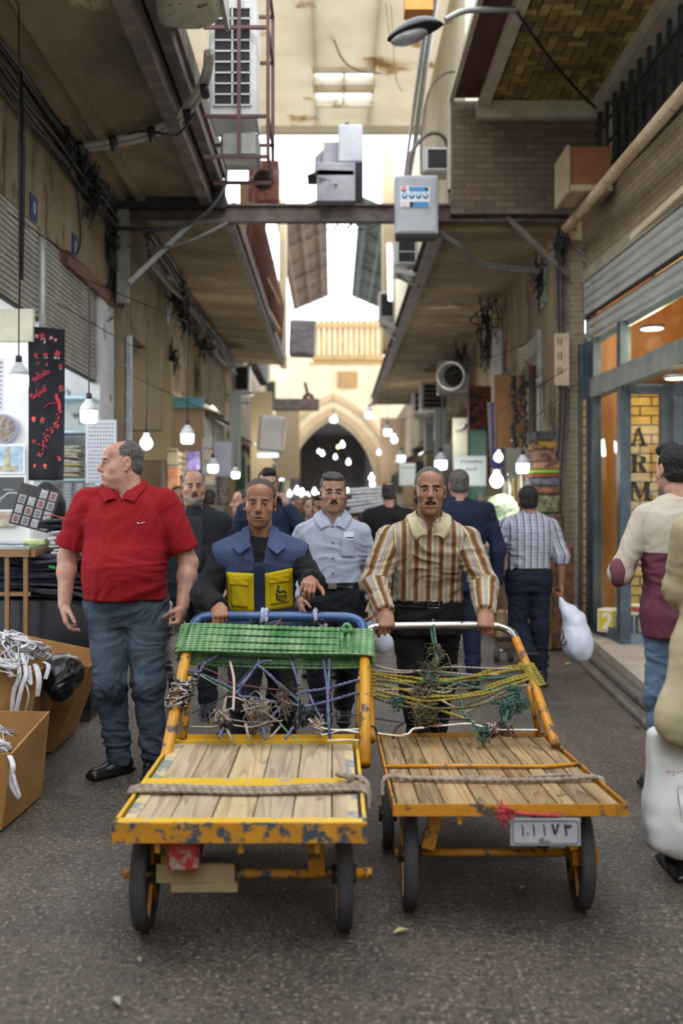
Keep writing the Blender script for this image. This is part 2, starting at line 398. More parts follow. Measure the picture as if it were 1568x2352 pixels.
for i, (a, b) in enumerate([(10.95, 13.4), (13.4, 16.6), (16.6, 20.2), (20.2, 24.6), (24.6, 30), (30, 36), (36, 42), (42, 49)]):
    bay(-1, a, b, 11 + i, zb=(3.4, 3.0, 3.3, 3.2, 3.1, 3.3, 3.0, 3.2)[i], X=(-2.3 if i < 2 else -2.2))
for i, (a, b) in enumerate([(11.3, 14.2), (14.2, 17.4), (17.4, 21.5), (21.5, 26), (26, 31), (31, 37), (37, 43), (43, 49)]):
    bay(1, a, b, 31 + i, zb=(3.35, 3.2, 3.3, 3.1, 3.3, 3.1, 3.2, 3.2)[i], X=2.45)
# far arch: pointed opening in a banded cream wall, dark vault behind
def arch_pts(hw, zs, za, n=18):
    """two arcs meeting at a point"""
    out = []; h = za - zs; R = (hw * hw + h * h) / (2 * hw)
    for i in range(n + 1):
        a = math.asin(min(1, h / R)) * i / n; out.append((hw - R + R * math.cos(a), zs + R * math.sin(a)))
    return out
AY, AX = 50.0, -.05
def ring(g, hw0, zs, za0, hw1, za1, y0, y1, mi=0):
    A_ = arch_pts(hw0, zs, za0); B_ = arch_pts(hw1, zs, za1)
    for sgn in (-1, 1):
        for i in range(len(A_) - 1):
            a, b, c, d = A_[i], A_[i + 1], B_[i + 1], B_[i]
            p = [(AX + sgn * a[0], y0, a[1]), (AX + sgn * b[0], y0, b[1]), (AX + sgn * c[0], y0, c[1]), (AX + sgn * d[0], y0, d[1])]
            if sgn < 0: p.reverse()
            g.slab(p, (0, 1, 0), y1 - y0, mi)
g = MB()
hw, zs, za = 2.15, 2.6, 5.95
ring(g, hw, zs, za, 3.4, 7.3, AY, AY + .5)
g.box((AX - 3.9, AY + .25, 1.3), (3.5, .5, 2.6)); g.box((AX + 3.9, AY + .25, 1.3), (3.5, .5, 2.6))
for sgn in (-1, 1):
    P = arch_pts(3.4, zs, 7.3); pp = [(AX + sgn * a, AY, z) for a, z in P] + [(AX, AY, 9.2), (AX + sgn * 6.5, AY, 9.2), (AX + sgn * 6.5, AY, zs)]
    g.slab(pp if sgn > 0 else pp[::-1], (0, 1, 0), .5)
struct('wall_far', g, M_CREAM)
g = MB(); ring(g, hw + .15, zs, za + .2, hw + .5, za + .6, AY - .22, AY); ring(g, hw + .9, zs, za + 1.0, hw + 1.1, za + 1.3, AY - .12, AY)
struct('trim_6', g, mat('arch_moulding', '#8f7558', '#a98e6c', 1, .85, .1))
struct('window_2', MB().box((AX + .75, AY - .02, 7.95), (1.0, .1, .85)), mat('blind_window', '#80603c', '#957349', 2, .8, .1))
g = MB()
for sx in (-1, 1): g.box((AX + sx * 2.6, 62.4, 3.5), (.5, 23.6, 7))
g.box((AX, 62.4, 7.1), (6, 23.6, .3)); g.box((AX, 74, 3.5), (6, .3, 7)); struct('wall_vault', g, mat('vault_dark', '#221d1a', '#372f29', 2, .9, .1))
# ochre plank screen over the arch
g = MB(); PL = mat('ochre_planks', '#8a6a3e', '#a98a58', 2, .8, .1, stretch=(4, 4, .6))
for k in range(13): g.box((-.9 + k * .25 + .1, 46, 9.2), (.235, .05, 2.0))
for z in (8.4, 9.9): g.box((.65, 45.9, z), (3.3, .1, .16))
g.box((.65, 45.95, 8.17), (3.5, .3, .12)); struct('trim_7', g, PL)
# upper pale roof slab with two skylight slots
g = MB(); M_ROOF = None
t = NT('roof_plaster'); v = t.coord(); a = t.noise(v, .7, 8, .65); c = t.ramp(a, [(.3, '#d6cebd'), (.58, '#e8e1d2'), (.62, '#b59b74'), (.70, '#7a5d3f')]); t.base(c); t.rough(.9)
t.bump(t.noise(v, 5, 6), .3, .03)
tr = t.new('ShaderNodeBsdfTranslucent'); t.l(c, tr.inputs[0]); ms = t.new('ShaderNodeMixShader'); ms.inputs[0].default_value = .46
t.l(t.p.outputs[0], ms.inputs[1]); t.l(tr.outputs[0], ms.inputs[2]); t.l(ms.outputs[0], t.out.inputs[0]); M_ROOF = t.m
ZR = 8.0
def rf(x0, x1, y0, y1, z=ZR): g.box(((x0 + x1) / 2, (y0 + y1) / 2, z + .04), (x1 - x0, y1 - y0, .08))
s1 = (-.27, .60); ya, yb, yc, yd = 14.85, 15.28, 15.55, 16.1
rf(-2.6, s1[0], 11.2, 17.2); rf(s1[1], 2.7, 11.2, 17.2); rf(s1[0], s1[1], 11.2, ya); rf(s1[0], s1[1], yb, yc); rf(s1[0], s1[1], yd, 17.2)
for y in (ya, yb, yc, yd): g.box((.165, y, ZR - .02), (.95, .05, .12))
g.box((.165, (ya + yd) / 2, ZR - .01), (.04, yd - ya, .06))
for y in (11.25, 17.15): g.box((0, y, ZR - .06), (5, .12, .12))
struct('ceiling', g, M_ROOF)
# far gable roof: brown corrugated sheets each side of an open ridge
def sheet(x0, z0, x1, z1, y0, y1, name, m):
    g = MB(); n = 40
    L = math.hypot(x1 - x0, z1 - z0); nz = Vector((-(z1 - z0), 0, x1 - x0)).normalized()
    K = int((y1 - y0) / .1)
    vs = []
    for j in range(K + 1):
        o = nz * (.03 * (1 if j % 2 else -1)); y = y0 + (y1 - y0) * j / K
        vs += [Vector((x0, y, z0)) + o, Vector((x1, y, z1)) + o]
    g.add(vs, [(2 * j, 2 * j + 1, 2 * j + 3, 2 * j + 2) for j in range(K)])
    for q in range(6):
        y = y0 + (y1 - y0) * (q + .5) / 6; g.bar((x0, y, z0 - .1), (x1, y, z1 - .1), .07, .07)
    for q in (.15, .5, .85): g.bar((x0 + (x1 - x0) * q, y0, z0 + (z1 - z0) * q - .16), (x0 + (x1 - x0) * q, y1, z0 + (z1 - z0) * q - .16), .06, .06)
    return struct(name, g, m)
M_CORR = mat('brown_roof_sheet', '#54443a', '#74604f', 1.2, .7, .2, spots='#8b6d4d', spot_scale=3, spot_at=.64)
M_CORG = mat('green_roof_sheet', '#3f4540', '#58605a', 1.2, .7, .2)
sheet(-1.75, 10.25, -.2, 10.9, 30.0, 44, 'ceiling_gable', M_CORR)
sheet(.8, 10.9, 2.3, 10.25, 30.0, 44, 'ceiling_gable', M_CORG)
# ---------------------------------------------------------------- balconies and cross beam
def thing(name, label, cat, group=None): return prop(empty(name), label, cat, group)
t = thing('balcony', 'wide sooty concrete balcony soffit overhead at the upper left, nearest the viewer', 'balcony')
g = MB(); x1 = -1.22
g.slab([(XL, 3.6, 4.80), (x1 - .22, 3.6, 4.80), (x1 - .22, 10.8, 4.80), (XL, 10.8, 4.80)], (0, 0, 1), .2); g.build('soffit', M_SOFF, t)
g = MB(); g.box((x1 - .16, 7.2, 4.83), (.12, 7.2, .24)); g.box((x1 - .02, 7.2, 4.95), (.1, 7.2, .14)); g.box((x1 - .09, 7.2, 5.1), (.3, 7.2, .2)); g.build('edge_beam', M_STEEL, t)
g = MB(); g.box((-1.85, 10.85, 4.83), (1.35, .12, .3)); g.build('end_beam', M_DARK, t)
g = MB()
for k in range(2): g.box((XL + .12 + k * .22, 7, 4.79), (.1, 7.6, .08))
g.build('rib', M_SOFF, t)
# projecting concrete nosing over the near balcony with its steel edge
t = thing('concrete_ledge', 'rounded concrete ledge jutting out above the near left balcony edge', 'ledge')
g = MB(); a = at(470, 60, 6.6); g.tube([(-1.05, 4.2, 5.15), (-1.05, 7.1, 4.98), (-1.05, 7.45, 5.12)], [.27, .27, .2], 18, flat=.55); g.build('slab', mat('blotched_concrete', '#8e8a7a', '#c0bda9', 5, .9, .3, spots='#5d4836', spot_scale=5, spot_at=.6), t)
g = MB(); g.bar((-.78, 4.2, 5.2), (-.78, 7.35, 5.03), .03, .2); g.build('edge_plate', M_GALV, t)
t = thing('balcony', 'long stained balcony soffit on the left, beyond the cross beam', 'balcony')
g = MB(); g.slab([(-2.35, 11.05, 4.62), (-1.18, 11.05, 4.55), (-1.18, 21.6, 4.55), (-2.35, 21.6, 4.62)], (0, 0, 1), .16); g.build('soffit', M_SOFF2, t)
g = MB(); g.box((-1.14, 16.3, 4.6), (.08, 10.6, .1)); g.box((-1.10, 16.3, 4.72), (.06, 10.6, .16)); g.build('edge_beam', M_STEEL, t)
t = thing('balcony', 'long dark balcony soffit on the right running back to the arch', 'balcony')
g = MB(); g.slab([(1.2, 11.05, 4.5), (2.7, 11.05, 4.5), (2.7, 28.5, 4.42), (1.2, 28.5, 4.42)], (0, 0, 1), .14); g.build('soffit', M_SOFF2, t)
g = MB(); g.box((1.19, 19.8, 4.52), (.05, 17.6, .2)); g.box((1.14, 19.8, 4.42), (.14, 17.6, .03)); g.box((1.14, 19.8, 4.62), (.14, 17.6, .03)); g.build('edge_beam', M_STEEL, t)
t = thing('cross_beam', 'long rusty steel I-beam spanning the alley between the posts', 'beam')
g = MB(); YB = 10.95
g.box((.1, YB, 4.66), (5.0, .035, .17)); g.box((.1, YB, 4.745), (5.0, .12, .022)); g.box((.1, YB, 4.575), (5.0, .12, .022)); g.build('web', M_STEEL, t)
for sx, nm in ((-1, 'left'), (1, 'right')):
    a = at(296, 650, 10.6) if sx < 0 else at(1307, 636, 10.75); b = at(440, 512, 10.9) if sx < 0 else at(1163, 498, 10.9)
    g = MB(); g.bar(a, b, .05, .05); g.bar(a + Vector((0, 0, -.025)), b + Vector((0, 0, -.025)), .09, .012); g.build('brace', M_GALV if sx < 0 else M_STEEL, t)
g = MB(); g.box(at(283, 590, 10.75), (.12, .1, 1.0)); g.build('hanger_plate', M_GALV, t)
# transformer like cabinet group on the beam
CBM = mat('weathered_cabinet', '#77767f', '#a2a0a6', 3, .6, .15, spots='#3f3b42', spot_scale=5, spot_at=.64)
t = thing('junction_cabinet', 'square grey metal cabinet standing at the middle of the cross beam', 'cabinet')
g = MB(); g.box(at(771, 428, 10.9), (.42, .3, .42), bev=.01); g.build('body', CBM, t)
g = MB(); g.slab([at(705, 402, 10.75), at(735, 390, 10.75), at(812, 392, 10.75), at(812, 402, 10.75), at(735, 402, 10.75)], (0, 1, 0), .32); g.build('lid', M_DARK, t)
g = MB(); g.ball(at(771, 423, 10.74), .018, 8); g.build('lock', M_GALV, t)
o = MB().slab([at(722, 362, 11.1), at(742, 342, 11.1), at(742, 392, 11.1), at(722, 392, 11.1)], (0, 1, 0), .1).box(at(760, 362, 11.1), (.17, .25, .26)).build('meter_housing', CBM)
prop(o, 'small grey meter housing perched on the beam cabinet', 'cabinet')
t = thing('canister', 'tall pale grey canister box behind the beam cabinet', 'cabinet')
g = MB(); g.box(at(804, 338, 11.0), (.27, .25, .42), bev=.02); g.build('body', mat('pale_canister', '#a3a4aa', '#bfc0c4', 3, .6, .1, spots='#6d6c74', spot_scale=4, spot_at=.66), t)
g = MB(); g.lathe([(.03, 0), (.03, .04), (.012, .06)], at(797, 294, 11.0), 10); g.build('cap', M_DARK, t)
g = MB(); g.box(at(822, 425, 11.05), (.1, .28, .5)); g.build('support', M_DARK, t)
# electric panel with warning sheet
t = thing('electric_panel', 'light grey electric panel box with blue warning sheet hanging at the beam', 'electric panel')
PX = at(955, 477, 10.6); g = MB(); g.box(PX, (.455, .22, .62), bev=.012); g.build('body', mat('panel_grey', '#9a9ba3', '#b0b1b8', 2, .5, .05, spots='#83838a', spot_scale=5, spot_at=.66), t)
g = MB(); g.box(PX + Vector((0, -.115, 0)), (.40, .012, .57), bev=.004); g.build('door', MATS['panel_grey'], t)
g = MB(); g.box(at(955, 546, 10.58), (.43, .2, .035)); g.build('vent', M_DARK, t)
s = MB(); c = at(953, 452, 10.47); s.box(c, (.31, .004, .22), mi=0)
s.box(c + Vector((.035, -.004, .08)), (.20, .004, .045), mi=1); s.box(c + Vector((.045, -.004, -.08)), (.2, .004, .05), mi=1)
R9 = Matrix.Rotation(PI / 2, 3, 'X')
for k in range(4): s.lathe([(.03, 0), (.03, .004)], c + Vector((-.11 + k * .073, -.003, .01)), 14, R=R9, mi=1); s.lathe([(.016, 0), (.016, .003)], c + Vector((-.11 + k * .073, -.007, .01)), 10, R=R9, mi=0)
s.lathe([(.028, 0), (.028, .004)], c + Vector((-.12, -.003, .08)), 14, R=R9, mi=2); s.box(c + Vector((-.12, -.008, .08)), (.04, .003, .012), mi=0)
s.add([c + Vector((.10, -.006, .06)), c + Vector((.15, -.006, .06)), c + Vector((.125, -.006, .105))], [(0, 1, 2)], 3)
for k in range(2): s.box(c + Vector((-.115 + k * .065, -.004, -.08)), (.05, .004, .045), mi=4)
s.build('warning_sheet', [mat('sheet_white', '#d9dbe0', bump=0), mat('sheet_blue', '#3f86b8', bump=0), mat('sheet_red', '#c8453a', bump=0), mat('sheet_yellow', '#d6cf3f', bump=0), mat('sheet_pink', '#d8c2bd', bump=0)], t)
# ---------------------------------------------------------------- outdoor units
M_ACW = mat('yellowed_white_enamel', '#b6b4b4', '#d2d0cd', 3, .5, .05, spots='#96928c', spot_scale=6, spot_at=.66)
def ac(name, label, c, d, face='-y', fan=False, cage=False, body=M_ACW, group=None, cols=2, rows=6):
    t = thing(name, label, 'air conditioner', group); g = MB(); c = Vector(c); g.box(c, d, bev=.015); g.build('body', body, t)
    g = MB(); yy = c.y - d[1] / 2 - .006; w_, h = d[0] * .78, d[2] * .82
    if fan:
        r = min(w_, h) * .42
        for q in (1, .72, .45, .2): g.tube([(c.x + r * q * math.cos(a), yy - .01, c.z + r * q * math.sin(a)) for a in [k * PI / 12 for k in range(24)]], .006, 6, closed=True)
        g.build('fan_grille', M_DARK, t)
        MB().lathe([(r * .95, 0), (r * .95, .004)], (c.x, yy, c.z), 24, R=R9).build('fan_opening', M_DARK, t)
    else:
        MB().box((c.x, yy, c.z), (w_, .006, h)).build('intake', M_DARK, t)
        for i in range(cols + 1): g.box((c.x - w_ / 2 + w_ * i / cols, yy - .008, c.z), (.014, .012, h))
        for i in range(rows + 1): g.box((c.x, yy - .008, c.z - h / 2 + h * i / rows), (w_, .012, .012))
        g.build('grille', body, t)
    if cage:
        g = MB(); X0, X1 = c.x - d[0] / 2 - .03, c.x + d[0] / 2 + .1; Y0, Y1 = c.y - d[1] / 2 - .08, c.y + d[1] / 2 + .1; Z0, Z1 = c.z - d[2] / 2 - .35, c.z + d[2] / 2 + .12
        for z in (Z0, c.z - d[2] / 2 - .03, c.z + .2, Z1):
            g.bar((X0, Y0, z), (X1, Y0, z), .025, .025); g.bar((X1, Y0, z), (X1, Y1, z), .025, .025); g.bar((X0, Y1, z), (X1, Y1, z), .025, .025)
        for x, y in ((X1, Y0), (X1, Y1), (X0 + .28, Y0)): g.bar((x, y, Z0), (x, y, Z1), .028, .028, up=(0, 1, 0))
        g.build('cage', mat('maroon_angle_iron', '#4b2c2c', '#5f3a38', 5, .6, .1), t)
        g = MB(); g.box((c.x + .05, c.y, c.z - d[2] / 2 - .2), (d[0] * .8, d[1] * .8, .2), bev=.02); g.build('drain_tray', M_GALV, t)
    return t
ac('window_air_conditioner', 'white grilled air conditioner in a maroon iron cage under the roof at left', at(540, 160, 8.2), (.38, .45, .95), cage=True, rows=9)
ac('evaporative_cooler', 'rusty red cooler box with an open fan hole above the left balcony', at(607, 425, 16.5), (.5, .5, .66), fan=True, body=mat('rusty_red_enamel', '#7b3f38', '#9c6a5f', 4, .7, .1, spots='#cfc4bc', spot_scale=5, spot_at=.6))
ac('outdoor_unit', 'white outdoor unit on the upper right facade behind the electric panel', at(1004, 376, 12.2), (.36, .3, .3), rows=1, cols=1)
ac('outdoor_unit', 'pale outdoor unit on a bracket beside the right balcony edge, farther off', at(887, 706, 17.5), (.28, .35, .48), rows=1, cols=1)
ac('outdoor_unit', 'boxy outdoor unit hanging just below the electric panel on the right', at(932, 585, 13.5), (.3, .3, .36), rows=2, cols=1)
ac('condenser_unit', 'grey condenser unit with round fan under the right balcony', at(1040, 868, 18), (.56, .4, .6), fan=True, body=M_GALV)
ac('condenser_unit', 'cream slatted condenser unit behind the round-fan one at right', at(990, 912, 22), (.5, .45, .62), rows=5, cols=1)
ac('condenser_unit', 'small weathered unit on the far right wall under the soffit', at(964, 925, 26), (.42, .45, .6), rows=3, cols=1)
ac('window_unit', 'grey-framed dark air unit on the far left wall below the balcony end', at(556, 872, 22), (.36, .4, .62), rows=1, cols=1)
ac('window_unit', 'small dark-fronted unit with ochre surround, far left wall', at(622, 900, 31), (.36, .4, .7), rows=1, cols=1, body=M_CREAM)
for (a, b, y, lab) in (((905, 628), (968, 640), 13.4, 'steel shelf bracket under the boxy unit at right'), ((872, 742), (912, 760), 17.3, 'dark bracket under the pale unit on the right balcony edge'), ((950, 958), (1040, 952), 19.5, 'grey ledge bracket beneath the condensers at right'), ((500, 912), (582, 905), 20.5, 'tilted metal awning panel on the far left wall')):
    o = MB().bar(at(*a, y), at(*b, y), .35, .05).bar(at(a[0] + 8, a[1] + 8, y), at(b[0] - 4, b[1] + 22, y), .03, .03).build('wall_bracket', M_GALV); prop(o, lab, 'bracket')
# wooden crate box on the right beam end
t = thing('wooden_crate', 'orange-brown wooden box on the ledge beside the diagonal pipe', 'box')
c = at(1340, 400, 9.9); MB().box(c, (.40, .5, .36)).build('panel', mat('brown_plywood', '#6f3a1c', '#87502b', 3, .6, .1), t)
MB().box(c + Vector((-.215, 0, -.04)), (.03, .54, .46)).box(c + Vector((0, 0, -.22)), (.42, .54, .06)).build('frame', mat('pale_board', '#8d7d63', '#a8977b', 3, .8, .1), t)
# diagonal (perspective) drain pipe along right facade
t = thing('drain_pipe', 'long pale rusty pipe running along the right shop front below the grating', 'pipe')
g = MB(); g.tube([(2.46, 10.95, 4.3), (2.50, 10.7, 4.42), (2.58, 4.2, 4.45)], .055, 14); g.build('pipe', mat('pale_rusty_pipe', '#a48a66', '#cbb99c', 3, .45, .15, spots='#7a4f2e', spot_scale=7, spot_at=.62), t)
g = MB(); g.tube(spline([(2.5, 10.9, 4.35), (2.7, 10.8, 4.2), (2.72, 10.75, 4.1), (2.8, 10.7, 4.12)], 6), .02, 8); g.build('hook', M_GALV, t)
# ---------------------------------------------------------------- roll shutters
def shutter(label, p0, p1, z0, z1, pitch, m, nrm, group=None, rail=True):
    t = thing('roll_shutter', label, 'shutter', group); g = MB(); p0, p1, n = Vector(p0), Vector(p1), Vector(nrm)
    K = int((z1 - z0) / pitch); vs = []; prof = [(-.010, 0), (.010, .2), (.018, .45), (.010, .75), (-.010, .92)]
    for k in range(K):
        for (o, q) in prof:
            z = z0 + (k + q) * (z1 - z0) / K
            for p in (p0, p1): vs.append(Vector((p.x, p.y, z)) + n * o)
    vs += [Vector((p0.x, p0.y, z1)), Vector((p1.x, p1.y, z1))]
    g.add(vs, [(2 * j, 2 * j + 1, 2 * j + 3, 2 * j + 2) for j in range(len(vs) // 2 - 1)], 0, False); g.build('curtain', m, t, solid=.004)
    g = MB(); g.bar(Vector((p0.x, p0.y, z0)), Vector((p1.x, p1.y, z0)), .03, .03); g.build('bottom_rail', M_DARK if rail else m, t)
    g = MB()
    for p in (p0, p1): g.box((p.x, p.y, (z0 + z1) / 2), (.05, .05, z1 - z0 + .05))
    g.build('side_rail', M_GALV, t); return t
shutter('dirty grey rolled-down shutter at the left edge, left of the floral banner', (XL - .03, 5.6, 0), (XL - .03, 8.25, 0), 2.98, 3.74, .045, M_SHUT, (1, 0, 0))
shutter('dirty grey ribbed shutter behind the floral banner, beside the white pier', (XL - .03, 8.4, 0), (XL - .03, 10.2, 0), 2.72, 3.72, .045, M_SHUT, (1, 0, 0))
shutter('upper half of the clean pale shutter over the right shop front', (RX(10.75), 10.75, 0), (RX(5), 5, 0), 3.48, 3.88, .085, M_SHUTR, (-1, 0, 0))
shutter('lower half of the clean pale shutter over the right shop front', (RX(10.75) + .03, 10.75, 0), (RX(5) + .03, 5, 0), 3.16, 3.46, .085, M_SHUTR, (-1, 0, 0), rail=False)
shutter('beige ribbed shutter above the tall window on the right, past the brick pier', (2.43, 11.75, 0), (2.43, 13.0, 0), 3.0, 3.5, .05, mat('beige_shutter', '#857a60', '#a1957a', 3, .6, .1), (-1, 0, 0))
shutter('cream closed shutter on the left beyond the ladder', (-2.28, 13.8, 0), (-2.28, 16.3, 0), 1.9, 3.0, .09, mat('cream_shutter', '#b2a180', '#c9b894', 2, .6, .05), (1, 0, 0))
# ---------------------------------------------------------------- right shop front
t = thing('glazed_shopfront', 'blue-grey framed glass shop front with wood lining on the right', 'shop front')
YC = 9.5; xc = RX(YC)
def post(g, x, y, z0, z1, w_=.09, d=.09, mi=0): g.box((x, y, (z0 + z1) / 2), (w_, d, z1 - z0), mi=mi)
g = MB()
post(g, RX(10.8), 10.8, .1, 3.2, .12, .08); post(g, RX(10.6) + .05, 10.62, .1, 3.2, .16, .06); post(g, RX(10.4) + .0, 10.38, .1, 3.2, .08, .1)
post(g, xc, YC, .1, 3.2, .1, .12); post(g, xc + .03, YC + .14, .1, 3.2, .06, .06)
g.bar((RX(10.4), 10.4, .17), (xc, YC, .17), .08, .16)
g.build('corner_post', M_FRAME, t)
g = MB(); g.bar((RX(10.4), 10.4, 2.66), (RX(5), 5, 2.66), .12, .17); g.bar((RX(10.4) - .03, 10.4, 2.75), (RX(5) - .03, 5, 2.75), .05, .05); g.build('transom_beam', M_FRAMEL, t)
g = MB(); post(g, 3.19, YC + .02, .1, 2.6, .12, .12); g.box((3.0, YC + .02, .15), (.4, .08, .14)); g.box((3.0, YC + .02, 2.56), (.4, .1, .1)); post(g, xc + .055, YC + .02, .1, 2.6, .03, .05)
g.build('door_frame', mat('light_blue_frame', '#5f7182', '#7e90a0', 5, .4, .05, metal=.2), t)
MB().box((2.99, YC + .03, 1.35), (.36, .008, 2.35)).build('window_pane', M_GLASS, t)
MB().slab([(RX(10.4), 10.4, .25), (RX(YC), YC, .25), (RX(YC), YC, 2.58), (RX(10.4), 10.4, 2.58)], (1, 0, 0), .008).build('window_pane', M_GLASS, t)
MB().slab([(RX(10.4), 10.4, 2.75), (RX(5), 5, 2.75), (RX(5), 5, 3.2), (RX(10.4), 10.4, 3.2)], (1, 0, 0), .008).build('window_pane', M_GLASS, t)
g = MB(); g.box((4.3, 10.62, 1.95), (2.0, .06, 3.85)); g.box((3.55, 10.60, 3.3), (1.6, .06, 1.15)); g.box((2.88, 10.48, 1.8), (.24, .04, 3.4)); g.build('wood_lining', M_WOODO, t)
g = MB(); g.box((3.7, 7.3, 2.62), (1.7, 4.3, .04)); g.build('niche_ceiling', M_WOODO, t)
g = MB(); g.box((3.24, 9.3, 1.35), (.06, .08, 2.4)); g.box((3.24, 7.6, 1.35), (.07, .08, 2.4)); g.box((3.24, 8.4, 2.52), (.09, 2.2, .12)); g.build('door_frame', MATS['light_blue_frame'], t)
MB().box((3.24, 8.45, 1.35), (.01, 1.65, 2.3)).build('door_pane', M_GLASS, t)
# the yellow brick wall seen through the glass and black letters on the pane
YB_ = wallbox('wall_right_feature', 3.0, 3.9, 10.52, 10.57, .1, 2.62, M_BRK_Y)
def text(body, size, loc, rot, m, parent, name='lettering', ext=.003, font_scale=(1, 1), off=0.0, shear=0):
    c = bpy.data.curves.new(name, 'FONT'); c.body = body; c.size = size; c.extrude = ext; c.align_x = 'CENTER'; c.align_y = 'CENTER'; c.offset = off; c.shear = shear
    o = bpy.data.objects.new(name, c); COL.objects.link(o); dg = bpy.context.evaluated_depsgraph_get(); dg.update()
    me = bpy.data.meshes.new_from_object(o.evaluated_get(dg)); bpy.data.objects.remove(o)
    o = link(name, me, m, parent); o.location = loc; o.rotation_euler = rot; o.scale = (font_scale[0], font_scale[1], 1); return o
M_LET = mat('black_letter', '#17130f', bump=0, rough=.4)
def serif(ch, cx, cz, y, w_, h):
    g = MB(); T = .012; x = lambda u: cx + (u - .5) * w_; z = lambda v: cz + (v - .5) * h
    def P(*pts): g.slab([(x(a), y, z(b)) for a, b in pts], (0, 1, 0), T)
    if ch == 'A':
        P((.42, 1), (.56, 1), (.96, .06), (.72, .06)); P((.42, 1), (.5, 1), (.24, .06), (.10, .06)); P((.28, .3), (.7, .3), (.7, .36), (.3, .36)); P((0, 0), (.36, 0), (.36, .07), (0, .07)); P((.6, 0), (1.05, 0), (1.05, .07), (.6, .07))
    if ch == 'R':
        P((.1, 0), (.38, 0), (.38, 1), (.1, 1)); P((0, 0), (.48, 0), (.48, .07), (0, .07)); P((0, .93), (.6, .93), (.6, 1), (0, 1))
        P((.38, .86), (.7, .93), (.92, .86), (.95, .7), (.88, .55), (.62, .48), (.38, .5), (.38, .56), (.6, .58), (.68, .7), (.62, .84)); P((.45, .5), (.7, .5), (1.0, .07), (1.02, 0), (.76, 0))
    if ch == 'M':
        P((.04, 0), (.14, 0), (.14, 1), (.04, 1)); P((.72, 0), (.96, 0), (.96, 1), (.72, 1)); P((.04, 1), (.3, 1), (.56, .15), (.46, .0)); P((.46, 0), (.56, .15), (.82, 1), (.74, 1)); P((-.04, 0), (.26, 0), (.26, .07), (-.04, .07)); P((.64, 0), (1.04, 0), (1.04, .07), (.64, .07)); P((-.04, .93), (.2, .93), (.2, 1), (-.04, 1)); P((.8, .93), (1.04, .93), (1.04, 1), (.8, 1))
    return g
for ch, py in (('A', 1004), ('R', 1065), ('M', 1128), ('A', 1190)):
    p = at(1466 if ch != 'M' else 1470, py, YC); serif(ch, p.x, p.z, YC - .01, .155 if ch != 'M' else .19, .175).build('window_letter', M_LET, t)
# display cubes behind the glass
def cube(px, py, s, col, digit, lab, y):
    c = at(px, py, y); t2 = prop(empty('display_cube', c, (0, 0, .8)), lab, 'display cube', 'display cubes behind the shop glass')
    MB().box((0, 0, 0), (s, s, s), bev=.006).build('block', mat('cube_white', '#d8d6cf', bump=0), t2)
    for k, cc in enumerate(col):
        R = Matrix.Rotation(-k * PI / 2, 3, 'Z'); n = R @ Vector((0, -s / 2 - .003, 0)); MB().box(n, (s * .84, .004, s * .84), R).build('face', mat('cube_' + cc.strip('#'), cc, bump=0), t2)
        if digit[k]: text(digit[k], s * .95, n + R @ Vector((0, -.004, -.01)), (PI / 2, 0, -k * PI / 2), MATS['cube_white'], t2, 'numeral', .002, off=.008)
cube(1408, 1424, .23, ('#bdb8a8', '#c9b425'), ('', '2'), 'yellow display cube behind the glass, left of the post', 9.95)
cube(1446, 1432, .21, ('#17151a', '#2f3f9a'), ('8', '9'), 'blue and black display cube with white numerals behind the glass', 9.8)
cube(1470, 1412, .2, ('#bb9999', '#b33c30'), ('', ''), 'red-topped display cube at the back behind the glass', 10.0 - .06)
for px, py, y, sx, lab in ((1497, 754, 9.3, .2, 'round glowing downlight in the upper shop ceiling'), (1552, 868, 7.9, .16, 'glowing downlight in the shop entrance ceiling')):
    c = at(px, py, y); t2 = thing('downlight', lab, 'lamp'); MB().lathe([(sx * .5, -.01), (sx * .5, .01)], c, 16).build('lens', emit('warm_lens', '#fff2cf', 9), t2); MB().lathe([(sx * .58, -.005), (sx * .58, .02)], c, 16).build('trim_ring', M_GALV, t2)
    point('downlight_lamp', c - Vector((0, 0, .15)), 28 if 'upper' in lab else 10, (1, .78, .5), .08)
point('shop_lamp', (3.5, 9.75, 2.35), 14, (1, .78, .5), .3); point('shop_lamp', (3.1, 9.9, 3.3), 12, (1, .78, .5), .3); point('shop_lamp', (3.0, 9.95, .6), 5, (1, .8, .55), .3)
# price papers on the door
for z, s in ((1.9, .34), (1.45, .2)):
    o = MB().box((3.225, 9.0, z), (.004, .2, s)).build('door_notice', mat('paper', '#cdd5d2', bump=0)); prop(o, 'pale notice sheet taped on the shop door, ' + ('upper' if z > 1.6 else 'lower'), 'notice')
# ---------------------------------------------------------------- hand carts
def woodmat(name, c1, c2, dark, seed, ring=14):
    t = NT(name); v = t.coord(scale=(1, .05, 1), loc=(seed * 3.1, seed * 1.7, 0)); n = t.noise(v, 6, 3, .5)
    w_ = t.math('FRACT', t.math('MULTIPLY', n, ring)); r = t.ramp(w_, [(0, c1), (.6, c2), (.93, dark), (1, c1)])
    v2 = t.coord(scale=(1, .25, 1)); k = t.noise(v2, 9, 8, .75); c = t.mix(t.ramp(k, [(.42, (0, 0, 0)), (.8, (.8, .8, .8))]), r, dark)
    v3 = t.coord(); q = t.noise(v3, 11, 2, .5); c = t.mix(t.ramp(q, [(.70, (0, 0, 0)), (.76, (.75, .75, .75))]), c, '#3a281a')
    t.base(c); t.rough(.6); t.bump(t.math('ADD', w_, t.noise(v2, 60, 4)), .12, .004); return t.m
WP = [woodmat('pale_pine_%d' % i, a, b, d, i) for i, (a, b, d) in enumerate([('#b6a387', '#ad987a', '#8f7a5d'), ('#b3a083', '#a69174', '#87735a'), ('#bfaa88', '#b59d77', '#98805c'), ('#afa084', '#a19177', '#857360')])]
